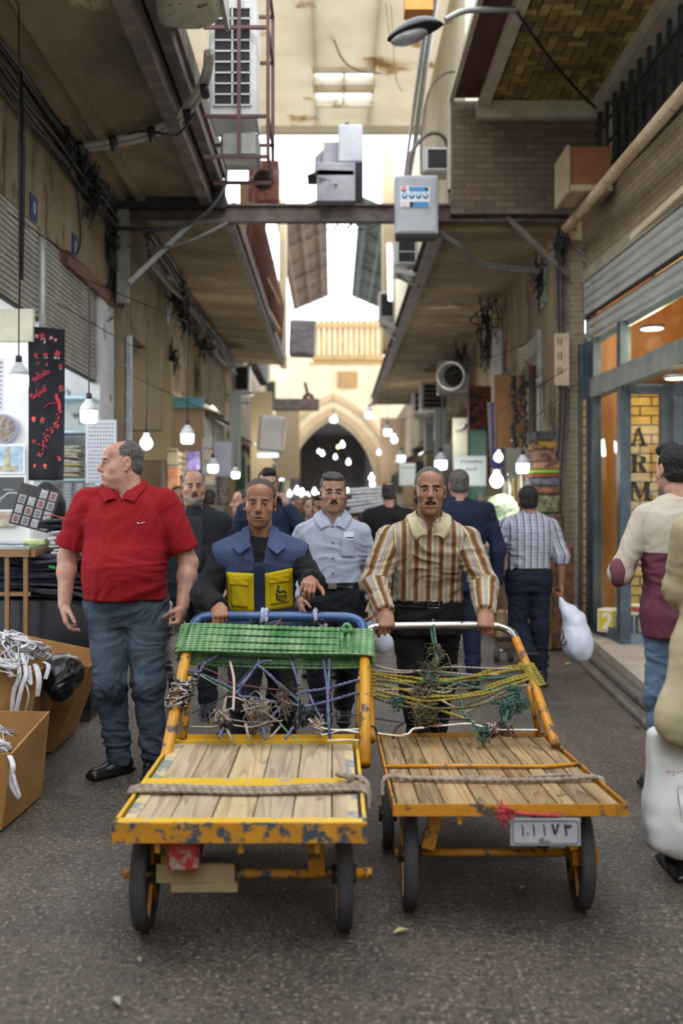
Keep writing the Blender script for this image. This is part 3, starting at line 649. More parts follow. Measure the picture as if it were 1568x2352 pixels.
WY = [woodmat('weathered_pine_%d' % i, a, b, d, i + 7, 18) for i, (a, b, d) in enumerate([('#a48a63', '#987c54', '#6b5336'), ('#9c8159', '#8f744c', '#5c4830'), ('#af9469', '#a3865a', '#785d3d'), ('#98805d', '#8a7049', '#5b4934')])]
M_YEL = mat('chipped_yellow_paint', '#a9720f', '#c48d18', 5, .45, .25, spots='#463d36', spot_scale=15, spot_at=.57, detail=8)
M_YELF = mat('rusted_yellow_edge', '#a8700f', '#c68b1a', 6, .5, .35, spots='#35424e', spot_scale=26, spot_at=.53, detail=8)
M_YELS = mat('worn_yellow_strip', '#c99a1c', '#d7b030', 3, .45, .1, spots='#9a8f7a', spot_scale=12, spot_at=.60, detail=8)
M_ORG = mat('orange_yellow_paint', '#a56a0e', '#c08216', 4, .42, .25, spots='#463e37', spot_scale=18, spot_at=.58, detail=8)
M_BLU = mat('worn_blue_paint', '#1f3a66', '#2f5182', 6, .38, .12, spots='#6b7076', spot_scale=20, spot_at=.64, metal=.1)
M_CHR = mat('worn_chrome_tube', '#8f8b86', '#b5b1ab', 5, .22, .05, metal=.9, spots='#433d39', spot_scale=17, spot_at=.62)
M_RUB = mat('grey_rubber', '#2f2e30', '#454345', 7, .8, .3)
M_RIM = mat('dark_wheel_disc', '#231d18', '#3b2c1c', 7, .6, .2, spots='#8d5d18', spot_scale=12, spot_at=.66)
def ropemat(name, a, b, sc_=30): return mat(name, a, b, sc_, .85, .4, bdist=.003, detail=3)
R_GRN = ropemat('green_rope', '#35713c', '#84a27a', 9); R_BLU = ropemat('blue_rope', '#3b4260', '#656b88', 25)
R_YEL = ropemat('mustard_rope', '#6f6119', '#97852f', 20); R_TAN = ropemat('tan_cord', '#7b6e60', '#a39687', 20)
R_OLV = ropemat('olive_cord', '#4b442d', '#6e6645', 20); R_RED = ropemat('dark_red_cord', '#4f2a2c', '#6b3a3b'); R_BRN = ropemat('brown_cord', '#4e413b', '#75665d')
R_BLK = ropemat('black_cord', '#1b1a20', '#302e36'); R_WHT = ropemat('soiled_white_tape', '#b9b0a2', '#dcd6ca'); R_TEAL = ropemat('teal_rope', '#27493f', '#466e61'); R_PNK = ropemat('faded_pink_tape', '#a98a80', '#c4a89c')
def tangle(g, c, R, n, r, seed, rope=False, fl=.35, stretch=(1, .4, 1), mi=0):
    q = random.Random(seed); c = Vector(c)
    for i in range(n):
        pts = []
        for k in range(5):
            a = Vector((q.gauss(0, .5), q.gauss(0, .5), q.gauss(0, .5))); pts.append(c + Vector((a.x * R * stretch[0], a.y * R * stretch[1], a.z * R * stretch[2])))
        g.tube(spline(pts, 6), r * q.uniform(.6, 1.2), 6, mi, flat=fl)
class Cart:
    def __init__(s, FLc, FRc, BLc, name_label):
        s.t = prop(empty('hand_cart'), name_label, 'cart', 'porters hand carts'); s.o = Vector(FLc); u = Vector(FRc) - s.o; s.W = u.length; s.u = u.normalized()
        v = Vector(BLc) - s.o; s.L = v.length; s.n = s.u.cross(v).normalized(); s.v = s.n.cross(s.u).normalized()
        s.R = Matrix((s.u, s.v, s.n)).transposed()
    def P(s, a, b, h=0): return s.o + s.u * a + s.v * b + s.n * h
    def bx(s, g, a0, a1, b0, b1, h0, h1, mi=0, bev=0): g.box(s.P((a0 + a1) / 2, (b0 + b1) / 2, (h0 + h1) / 2), (a1 - a0, b1 - b0, h1 - h0), s.R, mi, bev); return g
def wheel(cart, c, r, w_, toe=0.0, spokes=5, disc=M_RIM):
    e = empty('wheel'); e.parent = cart.t; R = Matrix.Rotation(toe, 3, 'Z') @ Matrix.Rotation(0.3, 3, 'X'); Q = Matrix.Rotation(toe, 3, 'Z')
    g = MB(); n = 36; prof = [(r - .035, -w_ / 2), (r - .012, -w_ / 2), (r, -w_ / 2 + .008), (r, w_ / 2 - .008), (r - .012, w_ / 2), (r - .035, w_ / 2)]
    rr = random.Random(int(c[0] * 99)); vs = []
    for (q, h) in prof:
        for k in range(n):
            a = 2 * PI * k / n; b = q - (.004 * rr.random() if q > r - .02 else 0); vs.append(Vector(c) + Q @ Vector((h, b * math.cos(a), b * math.sin(a))))
    m = len(prof); g.add(vs, [(i * n + k, i * n + (k + 1) % n, ((i + 1) % m) * n + (k + 1) % n, ((i + 1) % m) * n + k) for i in range(m) for k in range(n)], 0, True); g.build('tyre', M_RUB, e)
    g = MB(); g.lathe([(r - .034, -w_ * .3), (r - .034, w_ * .3)], c, n, 'x', R=Q); g.lathe([(.032, -w_ * .8), (.032, w_ * .8)], c, 14, 'x', R=Q); g.build('rim', disc, e)
    g = MB()
    for k in range(spokes):
        a = 2 * PI * k / spokes + .3; d = Vector((0, math.cos(a), math.sin(a))); 
        for sx in (-1, 1): g.bar(Vector(c) + Q @ (Vector((sx * w_ * .33, 0, 0)) + d * .03), Vector(c) + Q @ (Vector((sx * w_ * .33, 0, 0)) + d * (r - .035)), .02, .012)
    g.build('spoke', M_ORG, e); return e
def tubeline(pix, p0, n, extra=None):
    return [onpl(x, y, p0, n) for x, y in pix]
# ---- left cart
C1 = Cart((-.669, 3.077, .43), (.0915, 3.077, .43), (-.643, 4.178, .43), 'left hand cart with blue handle bar and green rope wrapping')
c = C1; W, L = c.W, c.L
edges = [0, .155, .285, .415, .54, .665, W - .0]; g = MB()
for i in range(6): c.bx(g, edges[i] + (.012 if i == 0 else .0015), edges[i + 1] - (.012 if i == 5 else .0022), .035, L - .03, -.02, -.002 + .002 * (i % 2), mi=i % 4, bev=.003)
g.build('deck', WP, c.t)
g = MB()
for a, b in ((0.012, .05), (W - .045, W - .012)): c.bx(g, a, b, .06, L - .05, -.004, .0015)
g.build('paint_border', mat('flaked_blue_border', '#5d7487', '#8b8a78', 9, .6, .1, spots='#c3ab82', spot_scale=7, spot_at=.48, detail=8), c.t)
g = MB(); c.bx(g, -.012, W + .012, -.012, .0, -.055, .006); g.build('front_rail', M_YELF, c.t)
g = MB(); c.bx(g, -.012, W + .012, 0, .045, .001, .006); c.bx(g, -.012, 0, 0, L, -.05, .006); c.bx(g, W, W + .012, 0, L, -.05, .006); c.bx(g, 0, W, L - .04, L, -.04, .012); c.bx(g, 0, W, L - .004, L, -.04, .03)
g.build('deck_frame', M_YELS, c.t)
g = MB(); c.bx(g, .0, W, .40, .50, .002, .008); g.build('cross_strap', M_YELS, c.t)
g = MB()
for k in range(4): z = .012 + .006 * (k % 2); yy = .31 + .012 * k; g.rope([c.P(-.03, yy + .02, -.03), c.P(-.018, yy, z), c.P(.12, yy + .004, z + .002), c.P(.4, yy - .008 + .004 * (k % 2), z - .002), c.P(W * .82, yy + .004, z + .004), c.P(W + .012, yy + .01, z), c.P(W + .03, yy, -.05)], .008, step=.011)
tangle(g, c.P(W * .95, .36, .02), .035, 9, .007, 4); g.rope([c.P(W * .9, .47, .03), c.P(W * .95, .42, .035), c.P(W + .02, .38, .03), c.P(W + .035, .34, -.04)], .01)
g.build('rope_binding', R_TAN, c.t)
p0 = Vector((0, 3.95, .40)); n0 = Vector((0, -.52, .57)); T1 = lambda pts: tubeline(pts, p0, n0)
g = MB(); P_ = spline(T1([(379, 1748), (404, 1620), (430, 1492), (436, 1462)]), 8); g.tube(P_, .0235, 14); P_ = T1([(836, 1452), (838, 1600), (838, 1758)]); g.tube(P_, .0235, 14); g.build('handle_post', M_YEL, c.t)
g = MB(); g.tube(spline(T1([(434, 1470), (441, 1444), (452, 1426), (476, 1416), (540, 1415), (640, 1416), (760, 1417), (806, 1420), (828, 1431), (835, 1450), (836, 1470)]), 6), .0225, 14); g.build('handle_bar', M_BLU, c.t)
br = MB()
for a, b in (((420, 1697), (437, 1555)), ((824, 1700), (829, 1555))):
    br.tube([at(*a, 4.16), onpl(*b, p0, n0)], .015, 12)
br.build('brace', M_YEL, c.t)
# green rope wound round both posts
nv = n0.normalized(); g = MB()
for k in range(12):
    q = k * 5.35; yl, yr = 1446 + q * 1.0, 1459 + q * .93; xl, xr = 441 - q * .24, 835
    a, b = onpl(xl, yl, p0, n0), onpl(xr, yr, p0, n0); m = a.lerp(b, .5) + Vector((0, 0, .004 * math.sin(k * 2.1)))
    f, h = -nv * .034 * (1 if nv.y > 0 else -1), 0
    sx = Vector((.034, 0, 0)); pts = [a + f, m + f * 1.05, b + f, b + sx, b - f + Vector((0, 0, -.012)), m - f + Vector((0, 0, -.02)), a - f + Vector((0, 0, -.012)), a - sx]
    P_ = spline(pts, 8, closed=True); Q = resample(P_ + [P_[0]], .0075)[:-1]; g.tube(Q, .0066, 9, lobes=3, tw=2 * PI / .085, amp=.2, closed=True)
g.build('rope_binding', R_GRN, c.t)
g = MB(); F_ = lambda x, y, d=.05: onpl(x, y, p0, n0) - nv * (d if nv.y > 0 else -d)
for x in (786, 800): g.rope([F_(x + 3, 1452, .03), F_(x, 1470, .055), F_(x - 1, 1490, .056), F_(x, 1512, .03)], .009)
g.rope([F_(782, 1468, .06), F_(795, 1458, .07), F_(806, 1466, .06), F_(795, 1474, .07), F_(784, 1464, .06)], .01); g.build('rope_knot', R_GRN, c.t)
def crop(pts, ox, oy, s): return [(ox + x / s, oy + y / s) for x, y in pts]
def net(cart, p0, n0, items, ox, oy, s, off=0.0):
    by = {}
    for mt, r, pts, laid in items: by.setdefault((mt.name, laid), (mt, []))[1].append((r, pts))
    nv = Vector(n0).normalized(); q = random.Random(3)
    for (nm, laid), (mt, lst) in by.items():
        g = MB()
        for r, pts in lst:
            W_ = [onpl(x, y, p0, n0) + nv * q.uniform(-.012, .012) for x, y in crop(pts, ox, oy, s)]
            if laid: g.rope(W_, r)
            else: g.tube(spline(W_, 8), r, 7, flat=.5)
        g.build('netting_' + ('cord' if laid else 'strap'), mt, cart.t)
NB = [(R_BLU, .0062, p, True) for p in ([(150, 500), (215, 485), (290, 492), (330, 440), (430, 378)], [(215, 555), (290, 500), (430, 570), (560, 625), (575, 655), (665, 682), (830, 702)], [(548, 655), (580, 600), (690, 450), (708, 395)],
      [(690, 440), (780, 520), (870, 605), (950, 670), (1030, 752)], [(920, 395), (950, 480), (985, 585)], [(1150, 395), (1172, 520), (1180, 620), (1200, 950)], [(1195, 395), (1190, 600), (1182, 700), (1195, 940)],
      [(1452, 575), (1400, 556), (1180, 605), (1030, 640), (960, 660)], [(1452, 640), (1380, 632), (1210, 682), (1030, 742), (920, 715), (830, 770), (780, 815)], [(1050, 640), (1100, 745), (1160, 850)], [(735, 880), (752, 965)], [(430, 960), (462, 885)], [(945, 885), (890, 965)], [(800, 430), (720, 432), (640, 500), (560, 610)])]
NB += [(R_RED, .006, p, False) for p in ([(320, 472), (430, 520), (530, 575), (870, 625)], [(820, 720), (870, 680), (910, 620), (1010, 600)])]
NB += [(R_PNK, .006, p, False) for p in ([(505, 405), (535, 560), (530, 770)], [(480, 660), (530, 672), (600, 690)])]
NB += [(R_BLK, .005, p, False) for p in ([(240, 770), (350, 722), (500, 640), (690, 430)], [(245, 432), (360, 405), (690, 395)], [(1020, 790), (1200, 795), (1390, 800)], [(310, 740), (360, 850)], [(350, 730), (450, 800)], [(330, 735), (420, 800), (455, 850)])]
NB += [(R_TAN, .006, p, False) for p in ([(230, 862), (400, 868), (520, 830), (640, 832), (870, 820)], [(430, 850), (640, 870), (770, 850)], [(615, 860), (640, 965)], [(455, 800), (480, 660)], [(600, 720), (640, 790), (690, 700), (740, 690)], [(720, 720), (770, 800)], [(860, 860), (780, 960)], [(480, 870), (520, 960)])]
NB += [(R_WHT, .007, p, False) for p in ([(1050, 830), (1120, 870), (1200, 892), (1290, 882), (1400, 885)], [(1140, 930), (1200, 905), (1280, 898), (1400, 915)], [(1180, 960), (1300, 965), (1400, 965)])]
NB += [(R_GRN, .005, p, False) for p in ([(300, 520), (440, 590), (520, 640)], [(850, 850), (930, 920), (1010, 965)])]
net(c, p0, n0, NB, 360, 1380, 3.015)
for mt, lst in ((R_BLK, [(658, 1590, .03), (700, 1648, .045), (520, 1665, .03), (478, 1640, .03), (606, 1428, .02), (590, 1440, .035), (725, 1440, .035)]), (R_TAN, [(585, 1625, .045), (610, 1640, .04), (510, 1655, .04), (730, 1668, .03), (745, 1445, .02)]), (R_BRN, [(650, 1600, .035), (655, 1625, .03), (590, 1650, .05), (640, 1443, .03)])):
    g = MB()
    for i, (x, y, R) in enumerate(lst): g = MB(); tangle(g, onpl(x, y, p0, n0), R * 1.25, 12, .0042, i + int(x)); g.build('knotted_rags', mt, c.t)
g = MB()
for x in (603, 612, 724):
    b = onpl(x, 1417, p0, n0); g.rope([b + Vector((0, -.03, -.05)), b + Vector((0, -.034, 0)), b + Vector((0, 0, .033)), b + Vector((0.004, .034, 0)), b + Vector((0, .02, -.05))], .01)
g.build('rope_loop', ropemat('blue_white_rope', '#6f7690', '#b9bdca', 60), c.t)
g = MB(); q = random.Random(9)                                     # chain coiled round the left post
for i in range(30):
    a = i * 1.15; y = 1556 + i * 2.3; ctr = onpl(430 - (y - 1556) * .42 + 0, y, p0, n0) + Vector((math.cos(a) * .036, math.sin(a) * .036 - .006, 0))
    e = Euler((q.uniform(-.5, .5) + (PI / 2 if i % 2 else .2), q.uniform(-.4, .4), a + PI / 2)).to_matrix()
    g.tube([ctr + e @ Vector((.026 * math.cos(k * PI / 6) + (.008 if math.cos(k * PI / 6) > 0 else -.008), .014 * math.sin(k * PI / 6), 0)) for k in range(12)], .0052, 7, closed=True)
g.build('chain', mat('dull_chain_steel', '#6f6663', '#9a918d', 20, .3, .1, metal=.9), c.t)
g = MB(); g.tube([onpl(424, 1500, p0, n0) + Vector((-.03, -.02, 0)), onpl(420, 1492, p0, n0) + Vector((0, -.036, 0)), onpl(440, 1493, p0, n0) + Vector((.0, -.03, 0))], .006, 6); tangle(g, onpl(417, 1494, p0, n0) + Vector((-.02, -.03, 0)), .02, 8, .003, 3); g.build('twine', R_OLV, c.t)
# running gear
for sx in (0, 1):
    wheel(c, (-.628 if sx == 0 else .035, 3.34, .181), .18, .052, toe=.02)
    wheel(c, (-.55 if sx == 0 else .03, 3.98, .136), .135, .045)
g = MB(); g.tube([(-.70, 3.34, .182), (.115, 3.34, .182)], .017, 10); g.lathe([(.02, 0), (.02, .03)], (.10, 3.34, .182), 6, 'x'); g.build('axle', M_YELF, c.t)
g = MB(); g.bar((.03 - .09, 3.29, .40), (.03 - .085, 3.31, .19), .055, .02, up=(0, 1, 0)); g.bar((-.54, 3.29, .40), (-.54, 3.31, .19), .06, .02, up=(0, 1, 0)); g.bar((-.02, 3.9, .39), (-.02, 3.97, .15), .05, .02, up=(0, 1, 0)); g.bar((-.5, 3.9, .39), (-.5, 3.97, .15), .05, .02, up=(0, 1, 0)); g.build('wheel_bracket', M_ORG, c.t)
g = MB(); g.tube([(-.5, 3.98, .136), (-.0, 3.98, .136)], .012, 8); g.build('rear_axle', M_DARK, c.t)
g = MB(); a, b = at(387, 1925, 3.2), at(458, 1996, 3.2); g.box((a + b) / 2, (.1, .05, .1), bev=.008); g.build('painted_bracket_box', mat('red_flaked_paint', '#a8232a', '#c4343a', 18, .5, .2, spots='#a79f97', spot_scale=28, spot_at=.52, detail=8), c.t)
g = MB(); g.box(at(449, 2005, 3.30), (.26, .02, .062), bev=.002); g.build('wooden_block', mat('raw_block_wood', '#a08a66', '#b7a27c', 6, .7, .2, spots='#3b2a1c', spot_scale=14, spot_at=.68), c.t)
g = MB(); g.box(at(470, 2036, 3.302), (.22, .03, .03), bev=.002); g.build('wooden_block', mat('raw_block_wood', '#a08a66', '#b7a27c', 6, .7, .2, spots='#3b2a1c', spot_scale=14, spot_at=.68), c.t)
g = MB()
for a in (.12, .38, .62): c.bx(g, a - .008, a + .008, .03, .045, -.1, -.02)
g.build('hook', M_YEL, c.t)
# ---- right cart
C2 = Cart((.203, 3.253, .435), (.953, 3.253, .435), (.180, 4.478, .385), 'right hand cart with chrome handle, mustard ropes and number plate')
c = C2; W, L = c.W, c.L
edges = [0, .085, .165, .275, .345, .445, .54, .60, .68, W]; g = MB(); q = random.Random(8)
for i in range(9): c.bx(g, edges[i] + (.01 if i == 0 else .0015), edges[i + 1] - (.01 if i == 8 else .003), .012, L - .012, -.02, -.003 + .003 * q.random(), mi=i % 4, bev=.003)
g.build('deck', WY, c.t)
g = MB(); c.bx(g, -.008, W + .008, -.008, .0, -.032, .006); c.bx(g, -.008, 0, 0, L, -.03, .008); c.bx(g, W, W + .008, 0, L, -.03, .008); c.bx(g, 0, W, L - .006, L, -.03, .014)
g.build('deck_frame', M_ORG, c.t)
g = MB(); g.tube([c.P(.0, .565, .006), c.P(.3, .56, .01), c.P(.6, .555, .008), c.P(W - .01, .60, .008)], .011, 8, flat=.7); g.build('cross_strap', M_ORG, c.t)
g = MB(); g.rope([c.P(-.025, .33, -.05), c.P(-.012, .35, .01), c.P(.1, .335, .012), c.P(.4, .31, .011), c.P(.6, .32, .012), c.P(W + .005, .34, .013), c.P(W + .02, .33, -.03)], .0085)
g.rope([c.P(-.02, .37, -.05), c.P(-.012, .37, .012), c.P(.1, .345, .014), c.P(.4, .315, .02)], .006); g.rope([c.P(.5, .325, .02), c.P(.62, .335, .024), c.P(W, .35, .016)], .007); g.build('rope_binding', R_TAN, c.t)
g = MB(); tangle(g, c.P(.36, .37, .003), .05, 16, .0035, 6, stretch=(1, .5, .05)); g.build('red_wax_mark', mat('red_mark', '#b3302c', '#c93c34', bump=0), c.t)
p0 = Vector((0, 4.13, .40)); n0 = Vector((0, -.446, .65)); T2 = lambda pts: tubeline(pts, p0, n0); nv = n0.normalized()
g = MB(); g.tube(spline(T2([(1276, 1712), (1250, 1640), (1226, 1572), (1207, 1522), (1192, 1487), (1184, 1468)]), 6), .0205, 14); g.tube(spline(T2([(852, 1700), (848, 1600), (844, 1500)]), 4), .0205, 14); g.build('handle_post', M_ORG, c.t)
g = MB(); g.tube(spline(T2([(1195, 1494), (1187, 1474), (1174, 1453), (1152, 1441), (1120, 1436), (1000, 1436), (900, 1438), (862, 1441), (845, 1450), (841, 1470), (844, 1505)]), 6), .0195, 14); g.build('handle_bar', M_CHR, c.t)
g = MB(); g.tube([at(1238, 1690, 4.46), onpl(1215, 1575, p0, n0)], .014, 12); g.tube([at(856, 1690, 4.46), onpl(850, 1560, p0, n0)], .014, 12); g.build('brace', M_ORG, c.t)
YR = [(R_YEL, .0062, p, True) for p in ([(60, 462), (300, 500), (560, 520), (800, 515), (1050, 450), (1250, 408), (1300, 430)], [(60, 478), (300, 517), (560, 537), (860, 520), (1060, 470), (1295, 424)], [(60, 522), (350, 547), (700, 547), (1000, 492), (1300, 446)],
      [(70, 550), (300, 600), (560, 650), (850, 620), (1050, 558), (1312, 478)], [(75, 575), (350, 642), (560, 667), (860, 636), (1100, 560), (1320, 498)], [(80, 600), (300, 655), (520, 684), (900, 652), (1120, 580), (1325, 520)], [(100, 640), (400, 692), (620, 745), (890, 840)], [(400, 520), (620, 545), (900, 505), (1200, 440), (1300, 436)])]
YR += [(R_OLV, .0055, p, True) for p in ([(110, 650), (350, 722), (640, 745), (900, 720), (1180, 635)], [(110, 535), (350, 570), (580, 630), (700, 590), (820, 540), (1100, 520), (1320, 530)], [(600, 600), (760, 610), (1000, 570), (1200, 500)], [(640, 470), (560, 560), (480, 660), (420, 780)], [(780, 715), (980, 660), (1120, 600), (1330, 552)])]
YR += [(R_TAN, .0052, p, True) for p in ([(60, 402), (200, 437), (340, 450), (520, 450), (700, 440), (1040, 455), (1290, 430)], [(60, 460), (350, 462), (520, 468), (860, 485), (1060, 500)], [(100, 620), (480, 600), (640, 640), (740, 590), (800, 545)], [(630, 684), (800, 750), (900, 715), (1140, 600), (1330, 560)])]
YR += [(R_TEAL, .0062, p, True) for p in ([(550, 88), (565, 200), (582, 300), (600, 400)], [(568, 88), (582, 200), (598, 300), (606, 400)], [(640, 490), (760, 505), (1000, 520), (1200, 500)], [(560, 580), (700, 560), (1000, 600), (1260, 530)], [(770, 640), (800, 760), (850, 830), (900, 900)], [(1000, 700), (1090, 705), (1150, 660), (1240, 610)], [(1150, 660), (1130, 760), (1090, 860)], [(1170, 640), (1145, 700), (1110, 850)])]
YR += [(R_BLK, .007, p, False) for p in ([(60, 780), (130, 820), (360, 845)], [(440, 825), (840, 832)], [(270, 950), (290, 880), (350, 855)])]
YR += [(R_WHT, .008, p, False) for p in ([(150, 942), (350, 940), (420, 895), (500, 890)], [(560, 870), (700, 862), (850, 852), (1000, 892), (1080, 905), (1350, 898)], [(330, 940), (390, 940)])]
YR += [(R_RED, .006, p, False) for p in ([(420, 900), (520, 885), (640, 862)], [(960, 880), (1030, 900), (1000, 940)])]
net(c, p0, n0, YR, 820, 1400, 3.267)
for mt, lst in ((R_OLV, [(1004, 1500, .04), (1000, 1548, .05), (990, 1580, .05), (965, 1640, .045), (990, 1640, .04)]), (R_BRN, [(990, 1540, .05), (970, 1600, .05), (1165, 1675, .025)]), (R_TEAL, [(985, 1575, .04), (1160, 1625, .05), (1195, 1620, .04), (910, 1615, .03), (1110, 1685, .035), (1180, 1590, .03)]), (R_BLK, [(1155, 1668, .03), (855, 1682, .02)]), (R_WHT, [(1125, 1678, .03)]), (R_RED, [(1130, 1680, .03), (985, 1583, .02)])):
    g = MB()
    for i, (x, y, R) in enumerate(lst): g = MB(); tangle(g, onpl(x, y, p0, n0), R * 1.2, 13, .0038, i + int(x) + 5); g.build('knotted_rags', mt, c.t)
g = MB()
for k in range(9):
    b = onpl(1209 + k * 3.2, 1527 + k * 5.5, p0, n0); g.rope([b + Vector((-.03, -.012, 0)), b + Vector((0, -.03, 0)), b + Vector((.03, 0, .002)), b + Vector((0, .03, 0)), b + Vector((-.03, .012, 0))], .0078)
for k in range(8):
    b = onpl(845, 1540 + k * 8, p0, n0); g.rope([b + Vector((.03, -.012, 0)), b + Vector((0, -.03, 0)), b + Vector((-.03, 0, .002)), b + Vector((0, .03, 0)), b + Vector((.03, .012, 0))], .0078)
g.build('post_lashing', R_YEL, c.t)
for sx in (0, 1):
    wheel(c, (.268 if sx == 0 else .872, 3.52, .186), .185, .05, toe=(-.03 if sx == 0 else -.07))
    wheel(c, (.225 if sx == 0 else .86, 4.12, .146), .145, .045, toe=-.03)
g = MB(); g.tube([(.22, 3.52, .19), (.93, 3.52, .19)], .014, 10); g.build('axle', M_ORG, c.t)
g = MB(); g.bar(at(1001, 1868, 3.42), at(982, 1948, 3.42), .045, .02, up=(0, 1, 0)); g.bar(at(1318, 1868, 3.42), at(1322, 1950, 3.42), .045, .02, up=(0, 1, 0)); g.box((.87, 3.48, .2), (.09, .1, .05)); g.build('wheel_bracket', M_ORG, c.t)
g = MB(); g.tube([(.23, 4.12, .147), (.87, 4.12, .147)], .012, 8); g.build('rear_axle', M_DARK, c.t)
g = MB(); g.box(at(1055, 1875, 3.27), (.014, .014, .05)); g.box(at(1275, 1870, 3.27), (.014, .014, .05)); g.build('hook', M_YEL, c.t)
g = MB(); tangle(g, at(1158, 1868, 3.235), .03, 14, .005, 71); g.rope([at(1165, 1864, 3.24), at(1230, 1872, 3.24), at(1290, 1873, 3.24)], .005); g.build('red_cord', ropemat('red_white_cord', '#a3283a', '#c4525c'), c.t)
# number plate
pc = at(1252, 1911, 3.235); pl = empty('number_plate', pc, (math.radians(-6), 0, 0)); pl.parent = c.t
MB().box((0, 0, 0), (.228, .004, .088), bev=.004).build('plate', mat('dusty_white_plate', '#8c8d92', '#a5a6aa', 6, .5, .1, spots='#6b6c70', spot_scale=12, spot_at=.66), pl)
M_INK = mat('plate_ink', '#1d1f26', bump=0, rough=.6); g = MB(); hw_, hh, rr = .106, .036, .012
pts = []
for cx, cz, a0 in ((hw_ - rr, hh - rr, 0), (-hw_ + rr, hh - rr, 90), (-hw_ + rr, -hh + rr, 180), (hw_ - rr, -hh + rr, 270)):
    for k in range(5): a = math.radians(a0 + k * 22.5); pts.append((cx + rr * math.cos(a), -.004, cz + rr * math.sin(a)))
g.tube(pts, .0013, 6, closed=True); g.build('border_line', M_INK, pl)
g = MB(); D = lambda P, r=.0032: g.tube(spline([(x, -.004, z) for x, z in P], 6), r, 6, flat=.6)
for x in (-.074, -.038, -.004): D([(x - .003, .024), (x, .016), (x + .001, -.010)], .0036)
g.ball((-.058, -.004, -.004), .0032, 6)
D([(.022, .026), (.026, .010), (.031, -.006)], .0036); D([(.042, .027), (.037, .010), (.031, -.006)], .0036)
D([(.064, .026), (.065, .010), (.068, -.010)], .0036); D([(.064, .024), (.069, .015), (.074, .023), (.078, .015), (.085, .024)], .003)
D([(-.010, -.022), (-.022, -.024), (-.014, -.029), (.014, -.028)], .002); D([(-.012, -.018), (-.004, -.021)], .002)
g.build('numerals', M_INK, pl)
# ---------------------------------------------------------------- figures: smooth-blended bodies meshed with surface nets
V3 = lambda *a: np.array(a, dtype=np.float32)
def _h(ix, iy, iz):
    n = (ix * 374761393 + iy * 668265263 + iz * 2147483647 // 7) & 0x7fffffff
    n = ((n ^ (n >> 13)) * 1274126177) & 0x7fffffff
    return ((n ^ (n >> 16)) & 0xffff) / 32767.5 - 1
def vnoise(P):
    i = np.floor(P).astype(np.int64); f = P - i; f = f * f * (3 - 2 * f); r = 0
    for a in (0, 1):
        for b in (0, 1):
            for c in (0, 1):
                w_ = (f[:, 0] if a else 1 - f[:, 0]) * (f[:, 1] if b else 1 - f[:, 1]) * (f[:, 2] if c else 1 - f[:, 2])
                r = r + w_ * _h(i[:, 0] + a, i[:, 1] + b, i[:, 2] + c)
    return r
class Seg:
    """tapered rounded limb, optionally flattened along axis w"""
    def __init__(s, a, b, ra, rb, flat=1.0, w=None, k=.02, op='u'):
        s.a, s.b = np.array(a, float), np.array(b, float); s.ra, s.rb, s.k, s.op = ra, rb, k, op; s.flat = flat
        s.d = s.b - s.a; s.L2 = max(1e-9, float(s.d @ s.d)); s.w = None
        if flat != 1.0:
            w = np.array(w if w is not None else (0, 1, 0), float); u = s.d / math.sqrt(s.L2); w = w - u * (w @ u); s.w = w / np.linalg.norm(w)
        r = max(ra, rb) * max(1, flat); s.lo = np.minimum(s.a, s.b) - r; s.hi = np.maximum(s.a, s.b) + r
    def dist(s, x, y, z):
        px, py, pz = x - s.a[0], y - s.a[1], z - s.a[2]
        t = np.clip((px * s.d[0] + py * s.d[1] + pz * s.d[2]) / s.L2, 0, 1)
        px, py, pz = px - t * s.d[0], py - t * s.d[1], pz - t * s.d[2]; r = s.ra + (s.rb - s.ra) * t
        q = px * px + py * py + pz * pz
        if s.w is not None:
            c = px * s.w[0] + py * s.w[1] + pz * s.w[2]; q = q + c * c * (1 / s.flat ** 2 - 1); return (np.sqrt(np.maximum(q, 0)) - r) * min(1, s.flat)
        return np.sqrt(q) - r
    def uv(s, P):
        p = P - s.a; t = (p @ s.d) / s.L2; p = p - t[:, None] * s.d; u = s.d / math.sqrt(s.L2)
        e1 = np.cross(u, V3(0, 1, 0)); e1 /= np.linalg.norm(e1) + 1e-9; e2 = np.cross(u, e1)
        return np.arctan2(p @ e2, p @ e1) * .055, t * math.sqrt(s.L2)
class Ell:
    def __init__(s, c, r, R=None, k=.015, op='u'):
        s.c = np.array(c, float); s.r = np.array((r, r, r) if np.isscalar(r) else r, float); s.k, s.op = k, op
        s.R = None if R is None else np.array(Euler(R).to_matrix().transposed() if not isinstance(R, Matrix) else R.transposed())
        m = s.r if R is None else np.full(3, s.r.max()); s.lo, s.hi = s.c - m, s.c + m
    def dist(s, x, y, z):
        x, y, z = x - s.c[0], y - s.c[1], z - s.c[2]
        if s.R is not None: R = s.R; x, y, z = R[0, 0] * x + R[0, 1] * y + R[0, 2] * z, R[1, 0] * x + R[1, 1] * y + R[1, 2] * z, R[2, 0] * x + R[2, 1] * y + R[2, 2] * z
        r = s.r; k0 = np.sqrt((x / r[0]) ** 2 + (y / r[1]) ** 2 + (z / r[2]) ** 2); k1 = np.sqrt((x / r[0] ** 2) ** 2 + (y / r[1] ** 2) ** 2 + (z / r[2] ** 2) ** 2) + 1e-9
        return k0 * (k0 - 1) / k1
    def uv(s, P): return P[:, 0], P[:, 2]
